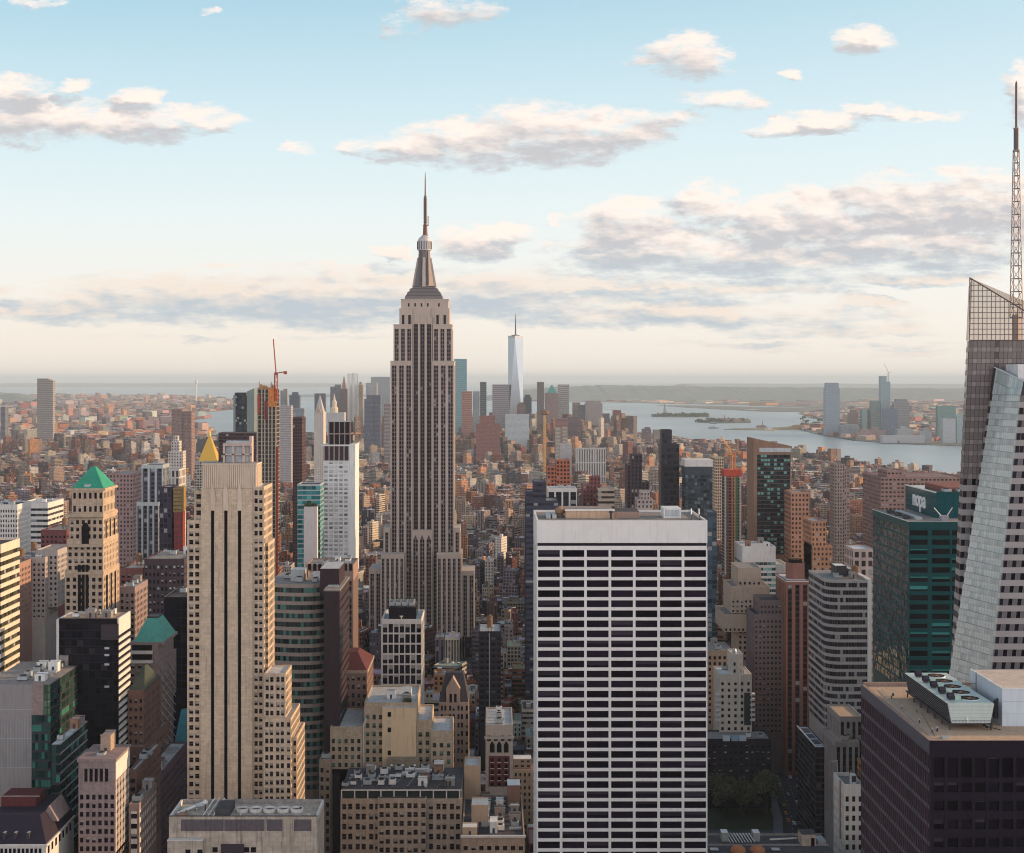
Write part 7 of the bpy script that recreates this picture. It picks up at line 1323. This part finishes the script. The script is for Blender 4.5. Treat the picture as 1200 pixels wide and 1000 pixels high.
for i, (dx, y, c, v, lb) in enumerate([(-7.5, 852, (.55, .20, .05), 0, 'orange taxi parked nearest along the park edge of the avenue'), (-4, 846, (.7, .7, .72), 0, 'white car nearest the low canopied roof on the avenue'), (-1, 851, (.68, .68, .70), 1, 'white van next to the orange taxi on the avenue'), (4, 872, (.05, .05, .06), 0, 'black car heading away, right lane of the avenue beside the park'), (-8, 866, (.6, .26, .06), 0, 'second orange taxi, behind the one parked nearest the park'), (1, 888, (.72, .72, .74), 0, 'white car alone in the middle of the avenue'), (-3, 905, (.3, .32, .36), 0, 'grey car beside the tree row on the avenue'), (5, 921, (.75, .74, .72), 1, 'white delivery van at the bend of the avenue'), (2, 944, (.66, .66, .68), 0, 'silver car farther up the avenue past the park'), (-5, 968, (.7, .7, .7), 1, 'pale van farthest up the avenue'), (7, 858, (.06, .07, .12), 0, 'dark blue car at the right kerb, nearest the low dark glass office'), (-7.5, 881, (.62, .27, .06), 0, 'third orange taxi along the park edge, ahead of the second'), (3, 899, (.55, .56, .58), 0, 'light grey car in the right lane below the white van'), (7, 935, (.30, .06, .05), 0, 'red car near the foot of the red granite tower'), (-7, 925, (.7, .7, .7), 1, 'white van by the rear trees of the park')]): car(lb, dx, y, c, v)
LEAF = bpy.data.materials.new('leaf'); LEAF.use_nodes = True; N = NT(LEAF.node_tree); b = LEAF.node_tree.nodes['Principled BSDF']
N.l.new(N.ramp(N.add('ShaderNodeNewGeometry').outputs['Random Per Island'], [(0, (.035, .042, .022)), (.5, (.10, .105, .05)), (1, (.20, .17, .09))]), b.inputs['Base Color']); b.inputs['Roughness'].default_value = .8
BARK = mat('bark', (.06, .045, .04))
def tree_meshes(sd, n=1700):
    r = random.Random(sd); cr = MB(); lobes = [(r.uniform(-4.2, 4.2), r.uniform(-4.2, 4.2), r.uniform(8.5, 14), r.uniform(1.7, 2.9)) for _ in range(11)]+[(0, 0, 13, 3.4)]
    for k in range(n):
        lx, ly, lz, lr = r.choice(lobes); v = Vector((r.gauss(0, 1), r.gauss(0, 1), r.gauss(0, 1))).normalized()*lr*r.uniform(.55, 1.05); p = Vector((lx, ly, lz))+v; a = Vector((r.gauss(0, 1), r.gauss(0, 1), r.gauss(0, 1))).normalized(); u = a.orthogonal().normalized()*r.uniform(.2, .45); w2 = a.cross(u)*r.uniform(.6, 1.1)
        cr.face([p-u-w2, p+u-w2*.6, p+u*.7+w2, p-u*.8+w2*.8], LEAF)
    tr_ = MB(); tr_.lathe(0, 0, [(.5, 0), (.35, 5), (.25, 9)], BARK, 7)
    for k in range(6): q = lobes[k]; tr_.tube((0, 0, 5+k*.5), (q[0], q[1], q[2]), .16, BARK, 5, .05)
    return cr, tr_
r = random.Random(5); protos = []
for s_ in range(3):
    cr, tr_ = tree_meshes(s_); protos.append((cr.build('crown'), tr_.build('trunk')))
spots = []; ORD = ['first', 'second', 'third', 'fourth', 'fifth', 'sixth', 'seventh', 'eighth']
for row, y in enumerate((856, 870, 886, 905, 926)):
    n_ = 0
    for k in range(7):
        x = ave_x(y)-21-k*12.5+r.uniform(-2, 2); yy = y+r.uniform(-3, 3)
        if CX+F*x/yy > 826: spots.append((x, yy, row, n_)); n_ += 1
for i, (x, y, row, n_) in enumerate(spots):
    o = bpy.data.objects.new('park_tree', None); C.objects.link(o); o.location = (x, y, 0); o.rotation_euler = (0, 0, r.uniform(0, 6)); sc_ = r.uniform(1.15, 1.55); o.scale = (sc_, sc_, sc_*r.uniform(.9, 1.1))
    tag(o, 'dark leafy tree, %s from the avenue in the %s row of the park' % (ORD[n_], ['front', 'second', 'third', 'fourth', 'rear'][row]), 'tree', 'trees of the dark park')
    for src in protos[i % 3]:
        c = src.copy(); C.objects.link(c); c.parent = o; c.name = src.name.split('.')[0]
for a_, b_2 in protos: bpy.data.objects.remove(a_); bpy.data.objects.remove(b_2)
b = MB(); b.face([(60, 838, .10), (171, 838, .10), (182, 945, .10), (60, 945, .10)], mat('park_lawn', (.045, .055, .03))); tag(b.build('lawn'), kind='structure')

# ================================================================ the rest of the city
r = random.Random(11)
WALLS = [(.38, .145, .085), (.27, .095, .065), (.46, .235, .14), (.19, .07, .06), (.46, .34, .25), (.54, .44, .34), (.31, .235, .225), (.19, .14, .15), (.60, .54, .48), (.13, .075, .075), (.40, .285, .22), (.25, .195, .215), (.54, .255, .12), (.10, .075, .095)]
WNAME = ['brick-red', 'dark red brick', 'light brick', 'maroon brick', 'sandy', 'cream', 'mauve', 'plum-grey', 'off-white', 'dark brown', 'tan', 'grey-violet', 'orange brick', 'blackish']
ROOFS = [(.38, .37, .38), (.20, .18, .20), (.09, .08, .095), (.68, .66, .64), (.32, .20, .15), (.48, .45, .43)]
RNAME = ['grey', 'dim', 'black', 'white', 'rust-brown', 'pale']
GLASS = [(.022, .017, .022), (.03, .026, .03), (.018, .016, .022), (.05, .05, .06)]
def clear(x0, x1, y0, y1):
    for a, b, c, d in FOOT:
        if x0 < b and x1 > a and y0 < d and y1 > c: return False
    return True
def road_clear(x0, x1, y0, y1):
    if y0 < 1420 and y1 > 690:
        a = min(ave_x(min(max(y0, 700), 1390)), ave_x(min(max(y1, 700), 1390)))-17; b = max(ave_x(min(max(y0, 700), 1390)), ave_x(min(max(y1, 700), 1390)))+17
        if x0 < b and x1 > a: return False
    if y0 < 950 and y1 > 836 and x0 < 185 and x1 > 58: return False
    if y0 < 850 and 822 < CX+F*x1/y0 and CX+F*x0/y0 < 990: return False      # the open view down to the park
    return True
def visible_x(x, y, m=60): px = CX+F*x/y; return -m < px < 1200+m
LOTS = []          # x0, x1, y0, y1, height, wall, glass, window params, roof, bay, extras
def height_at(x, y):
    q = r.random()
    if y < 1000: h = r.choice([18, 24, 30, 38, 46]) if q < .8 else r.uniform(46, 70)
    elif y < 1700: h = r.uniform(13, 34) if q < .72 else r.uniform(34, 62)
    elif y < 2600: h = r.uniform(11, 26) if q < .80 else r.uniform(26, 58)
    elif y < 4300: h = r.uniform(10, 21) if q < .84 else r.uniform(21, 52)
    elif y < 5400: h = r.uniform(14, 30) if q < .75 else r.uniform(30, 75)
    else: h = r.uniform(20, 70) if q < .8 else r.uniform(70, 130)
    if y > 5200 and x < -700: h = min(h, r.uniform(12, 45))
    if 3000 < y < 5000 and x > 500: h *= .7
    return h
# Manhattan-like grid: rows of lots between the streets
y = 640.0
while y < 7100:
    depth = 28 if y < 3000 else 34
    for back in (0, 1):
        yy = y+back*(depth+2)
        x = -.40*yy-60
        while x < .42*yy+60:
            w_ = r.choice([6.5, 8, 10, 12, 15, 19, 25]) if yy < 2600 else r.choice([14, 18, 24, 30, 40])
            if ((x+150) % 265) > 247: x += 18; continue          # the avenues
            x0, x1 = x, x+w_-.4; x += w_
            if yy > 4000 and r.random() < .12: continue
            if not inside(MANH, x0, yy) or not inside(MANH, x1, yy+depth) or not visible_x((x0+x1)/2, yy): continue
            d_ = depth*r.uniform(.75, 1.0); 
            if not clear(x0, x1, yy, yy+d_) or not road_clear(x0, x1, yy, yy+d_): continue
            h = height_at(x0, yy)
            px = CX+F*x0/yy
            if yy < 1290 and 425 < px < 560: h = min(h, EH-(705-EY)*yy/F) if yy > 900 else min(h, 60)   # keep the long views the photograph has
            if yy < 900: h = min(h, EH-(770-EY)*yy/F)
            if yy > 1000: h = min(h, EH-(505+r.uniform(0, 40)-EY)*yy/F if yy < 4200 else EH-(482+r.uniform(0, 24)-EY)*yy/F)
            if yy > 3600 and px > 736: h = min(h, EH-(514+r.uniform(0, 16)-EY)*yy/F)
            h = max(h, 9)
            wi = r.randrange(len(WALLS)); ri = r.randrange(len(ROOFS)); j = r.uniform(.42, 1.08)
            if x0 > 120 and yy > 880 and yy < 2600 and r.random() < .6: wi = r.choice([0, 2, 12, 12, 4])  # orange brick favoured here, standing in for evening glow on the walls
            if r.random() < .14: wi = r.choice([5, 8, 8, 4])
            wp = r.choice([(.22, .26, 0), (.26, .28, 0), (.2, .3, 0), (.3, .3, 0), (.34, .3, 0), (.5, .24, 0), (.24, .5, 0)])
            LOTS.append([x0, x1, yy, yy+d_, h, wi, ri, j, wp, r.choice(GLASS), r.choice([2.4, 2.8, 3.2, 3.8]), r.randrange(1 << 20)])
    y += 2*depth+2+(18 if y < 3500 else 26)
# how much of each lot shows: a coarse depth buffer over the picture
GWD, GHT = 400, 334; depthb = [[1e9]*GWD for _ in range(GHT)]; idb = [[-1]*GWD for _ in range(GHT)]
def raster(x0, x1, y0, y1, h, i):
    def rect(pa, pb, pt, pb2, d):
        for v in range(max(0, int(pt/3)), min(GHT, int(pb2/3)+1)):
            dr, ir = depthb[v], idb[v]
            for u in range(max(0, int(pa/3)), min(GWD, int(pb/3)+1)):
                if d < dr[u]: dr[u] = d; ir[u] = i
    if y0 < 50: return
    pa, pb = CX+F*x0/y0, CX+F*x1/y0; pt = EY+F*(EH-h)/y0; rect(pa, pb, pt, EY+F*EH/y0, y0)
    qa, qb = CX+F*x0/y1, CX+F*x1/y1; rect(min(qa, pa), max(qb, pb) if x1 < 0 else pb, EY+F*(EH-h)/y1, pt, y0+.5*(y1-y0))
for th in ALLRECT: raster(*th, -2)
for i, L in enumerate(LOTS): raster(L[0], L[1], L[2], L[3], L[4], i)
seen = {}
for v in range(GHT):
    for u in range(GWD):
        i = idb[v][u]
        if i >= 0: c = seen.setdefault(i, [0, 0, 0]); c[0] += 1; c[1] += u*3; c[2] += v*3
best = sorted(seen, key=lambda i: -seen[i][0])[:190]
bestset = set(best)

def dress(mb, L, fine):
    """one house: main block, set-backs, parapet, roof houses and tanks"""
    x0, x1, y0, y1, h, wi, ri, j, wp, gl, bay, sd = L; q = random.Random(sd); wc = tuple(c*j for c in WALLS[wi]); rc = tuple(c*q.uniform(.8, 1.2) for c in ROOFS[ri]); feats = []
    L_rot = None
    st = random.getstate(); random.seed(sd); rot = ((x0+x1)/2, (y0+y1)/2, R(-38 if x0 > -300 else -52)) if y0 > 2700 else (((x0+x1)/2, (y0+y1)/2, R(-q.uniform(14, 30))) if y0 > 1000 and q.random() < .3 else None)
    if rot: m_ = (x0+x1)/2; s2 = (x1-x0)*.40; x0, x1 = m_-s2, m_+s2; m_ = (y0+y1)/2; s2 = (y1-y0)*.40; y0, y1 = m_-s2, m_+s2
    if h > 40 and x1-x0 > 14 and q.random() < .6:
        h1 = h*q.uniform(.62, .85); e = q.uniform(1.5, 3.5); mb.house(x0, x1, y0, y1, 0, h1, wc, wp, gl, bay, 3.5, rc, par=.9, rot=rot); mb.house(x0+e, x1-e, y0+e, y1-1, h1, h, wc, wp, gl, bay, 3.5, rc, par=.9, rot=rot); feats.append('stepped'); x0, x1, y0, y1 = x0+e, x1-e, y0+e, y1-1
    else: mb.house(x0, x1, y0, y1, 0, h, wc, wp, gl, bay, 3.5, rc, par=.9 if y0 < 2700 else 0, rot=rot)
    pieces = []
    if x1-x0 > 6:
        if q.random() < .75: a = q.uniform(x0+1, x1-5); b2 = q.uniform(y0+3, y1-7); pieces.append(('stair_house', a, a+q.uniform(2.5, 4), b2, b2+q.uniform(3, 5), q.uniform(2.6, 4.5)))
        if q.random() < .3 and x1-x0 > 12: a = lerp(x0, x1, .3); pieces.append(('penthouse', a, lerp(x0, x1, .7), y0+6, y0+15, q.uniform(3.5, 7)))
        for k in range(q.randrange(1, 7)): a = q.uniform(x0+.6, x1-3); b2 = q.uniform(y0+1.5, y1-4); pieces.append(('air_conditioner', a, a+q.uniform(1.0, 2.6), b2, b2+q.uniform(1.0, 4.0), q.uniform(.7, 2.2)))
    tanks = []
    if q.random() < .34 and h > 14 and y0 < 3200 and x1-x0 > 8: tanks.append((q.uniform(x0+3, x1-3), q.uniform(y0+4, y1-4), q.uniform(1.5, 2.1)))
    cornice = q.random() < .4
    random.setstate(st)
    return wc, rc, h, pieces, tanks, cornice, feats, (x0, x1, y0, y1), rot
def add_piece(mb, p, h, wc, q, rot=None):
    nm, a, b2, c, d, hh = p; col = {'stair_house': wc, 'penthouse': tuple(x*.9 for x in wc), 'air_conditioner': q.choice([(.46, .47, .48), (.66, .65, .63), (.30, .30, .32), (.10, .09, .10), (.40, .30, .24), (.25, .33, .38)])}[nm]
    mb.house(a, b2, c, d, h+.02, h+hh, col, (.25, .2, 0) if nm == 'penthouse' else (0, 0, 0), (.02, .02, .03), 3, 3, q.choice([(.5, .5, .5), (.3, .3, .3), (.7, .69, .68)]), rot=rot)
rest = MB(); rest2 = MB(); made = []
for i, L in enumerate(LOTS):
    q = random.Random(L[-1]+1)
    if i in bestset:
        t = Thing('house', None, 'building', (L[0]+L[1])/2, L[2]); mb = t.mb('wall')
        wc, rc, h, pieces, tanks, cornice, feats, bx, rot = dress(mb, L, True)
        for p in pieces: add_piece(t.one(p[0]), p, h, wc, q, rot)
        for tx, ty, tr2 in tanks: water_tank(t, tx, ty, h, tr2, tr2*1.9)
        if cornice and not rot: b = t.one('cornice'); c2 = tuple(min(.7, c*1.35) for c in wc); b.house(L[0]-.35, L[1]+.35, L[2]-.55, L[2]-.01, (L[4] if 'stepped' not in feats else h)*.0+L[4]-1.2 if 'stepped' not in feats else 6, L[4]+.2 if 'stepped' not in feats else 6.8, c2, (0, 0, 0), L[9], 3, 3, c2)
        o = t.done(); made.append((i, o, L, pieces, tanks, feats, cornice))
    else:
        mb = rest
        wc, rc, h, pieces, tanks, cornice, feats, bx, rot = dress(mb, L, False)
        if L[2] < 4500:
            for p in pieces[:7 if L[2] < 2100 else 4 if L[2] < 3000 else 1]: add_piece(mb, p, h, wc, q, rot)
        for tx, ty, tr2 in tanks: water_mat = (.2, .12, .08); mb.house(tx-tr2*.8, tx+tr2*.8, ty-tr2*.8, ty+tr2*.8, h+2, h+2+tr2*1.9, water_mat, (0, 0, 0), L[9], 3, 3, (.16, .10, .07))
print('lots', len(LOTS), 'singled out', len(made))
# labels: look first, then the tower it stands beside
used = set()
ORDN = ['', 'second ', 'third ', 'fourth ', 'fifth ', 'sixth ', 'seventh ', 'eighth ', 'ninth ', 'tenth ']
for i, o, L, pieces, tanks, feats, cornice in sorted(made, key=lambda m_: m_[2][2]):
    n, su, sv = seen[i]; px, py = su/n, sv/n; w_ = L[1]-L[0]
    size = ('slim' if w_ < 14 else 'wide' if w_ > 25 else '') ; tall = 'low' if L[4] < 26 else ('tall' if L[4] > 55 else 'mid-height')
    best_ = None
    for nm, pa, pb, pt, Yh in HEROES:
        dx = pa-px if px < pa else (px-pb if px > pb else 0); dy = pt-py if py < pt else 0; d = math.hypot(dx, dy*1.2)+(0 if dx else 12)
        rel = ('behind' if L[2] > Yh else 'in front of') if not dx else ('left of' if px < pa else 'right of')
        if not best_ or d < best_[0]: best_ = (d, rel, nm)
    bits = ' '.join(b for b in (size, tall, 'stepped' if 'stepped' in feats else '', WNAME[L[5]]) if b)
    extra = 'with a water tank' if tanks else ('with a pale cornice' if cornice else ('with a roof penthouse' if any(p[0] == 'penthouse' for p in pieces) else 'with a %s roof' % RNAME[L[6]]))
    for k in range(10):
        lab = '%s%s house %s, %s %s' % (ORDN[k], bits, extra, best_[1], best_[2])
        if len(lab.split()) > 16: lab = '%s%s %s house, %s %s' % (ORDN[k], tall, WNAME[L[5]], best_[1], best_[2])
        if lab not in used: break
    used.add(lab); tag(o, lab, 'building', 'houses among the midtown towers')
# the same city goes on beside and behind the terrace, out of the frame
for k in range(420):
    x, yy = r.uniform(-900, 900), r.uniform(-900, 1300); w_, d_ = r.uniform(24, 46), r.uniform(24, 46)
    ed_l, ed_r = PX(-40, max(yy, 1)), PX(1240, max(yy+d_, 1))
    if yy+d_ > -30 and x+w_ > ed_l-20 and x < ed_r+25: continue
    h = r.choice([40, 60, 80, 110, 140]) if yy > -100 else r.choice([60, 90, 120, 160, 200])
    if x > 0 and yy > 0: h = min(h*1.15, 190)
    if abs(x) < 60 and yy > -120: h = min(h, 150)
    rest.house(x, x+w_, yy, yy+d_, 0, h, r.choice(WALLS), (.3, .3, 0), r.choice(GLASS), 3.2, 3.6, r.choice(ROOFS))
tag(rest.build('city_houses'), 'dense mass of brick and stone houses filling the island', 'city', kind='stuff')
# across the rivers: low districts, read as one mass
fm = MB()
def scatter(P, n, ymin, ymax, hmin, hmax, smin, smax, bright=1.0, xr=(-.45, .5), tallp=.06):
    k = 0; tries = 0
    while k < n and tries < n*12:
        tries += 1; yy = math.exp(r.uniform(math.log(ymin), math.log(ymax))); x = r.uniform(*xr)*yy
        if not inside(P, x, yy) or not visible_x(x, yy, 40): continue
        s_ = r.uniform(smin, smax)*(yy/6000)**.6; h = r.uniform(hmin, hmax)
        if r.random() < tallp: h *= r.uniform(1.8, 3.2)
        h = min(h, EH-(457-EY)*yy/F) if yy < 24000 else min(h, 20)
        wc = tuple(min(.8, c*r.uniform(.8, 1.25)*bright) for c in r.choice(WALLS)); rc = r.choice(ROOFS)
        fm.house(x, x+s_, yy, yy+s_*r.uniform(.7, 1.6), 0, max(5, h), wc, (.25, .25, 0), r.choice(GLASS), 4, 4, rc, rot=(x+s_/2, yy+s_/2, R(r.choice([-40, -30, 20, 35])))); k += 1
scatter(BKLN, 5200, 3000, 24000, 8, 22, 14, 46, xr=(-.40, -.05), tallp=.08)
scatter(NJ, 900, 5900, 16000, 6, 18, 20, 60, 1.1, xr=(.2, .42), tallp=.05)
scatter(SI, 700, 14500, 40000, 6, 14, 40, 110, 1.2, xr=(.0, .42), tallp=.03)
tag(fm.build('far_districts'), 'hazy low districts spread along the far shores', 'city', kind='stuff')
# far trees: parks and wooded islands, scattered clumps of leaves
tm = MB(); TREE = mat('far_leaf', (.055, .07, .035), .9, .35, .02)
def clump(x, y, z, s_):
    for k in range(5):
        v = Vector((r.gauss(0, .5), r.gauss(0, .5), r.uniform(.3, 1.0)))*s_; a = r.uniform(.35, .6)*s_
        tm.lathe(x+v.x, y+v.y, [(a*.5, z+v.z-a*.6), (a, z+v.z), (a*.6, z+v.z+a*.6), (.03, z+v.z+a*.85)], TREE, 5, cap=False)
for k in range(150): px = r.uniform(765, 830); Y = GY(r.uniform(486.6, 488.5)); clump(PX(px, Y), Y, 0, r.uniform(9, 17))
for k in range(60): px = r.uniform(816, 876); Y = GY(r.uniform(492, 495.3)); clump(PX(px, Y), Y, 0, r.uniform(8, 14))
for k in range(110): px = r.uniform(935, 1120); Y = GY(r.uniform(489, 506)); clump(PX(px, Y), Y, 0, r.uniform(8, 16))
for k in range(380):
    yy = math.exp(r.uniform(math.log(3200), math.log(22000))); x = r.uniform(-.38, -.1)*yy
    if inside(BKLN, x, yy): clump(x, yy, 0, r.uniform(8, 20))
for k in range(170):
    yy = r.uniform(1400, 5200); x = r.uniform(-.34, .30)*yy
    if inside(MANH, x, yy) and clear(x-8, x+8, yy-8, yy+8): clump(x, yy, 3, r.uniform(6, 10))
for k in range(60): px = r.uniform(155, 180); Y = r.uniform(2900, 3150); clump(PX(px, Y), Y, 8, r.uniform(10, 15))
tag(tm.build('far_trees'), 'scattered far trees and wooded shores', 'trees', kind='stuff')

# ---------------------------------------------------------------- air: pale evening haze over city and bay
hz = MB(); hm = bpy.data.materials.new('haze'); hm.use_nodes = True; N = NT(hm.node_tree); N.n.remove(hm.node_tree.nodes['Principled BSDF'])
pv = N.add('ShaderNodeVolumePrincipled'); pv.inputs['Color'].default_value = (.78, .91, 1.0, 1); pv.inputs['Density'].default_value = HAZE; pv.inputs['Anisotropy'].default_value = 0.0
N.l.new(pv.outputs[0], hm.node_tree.nodes['Material Output'].inputs['Volume'])
hz.box(-95000, 95000, -3200, 109000, -6.6, 460, hm, bottom=True)
tag(hz.build('haze'), kind='stuff')
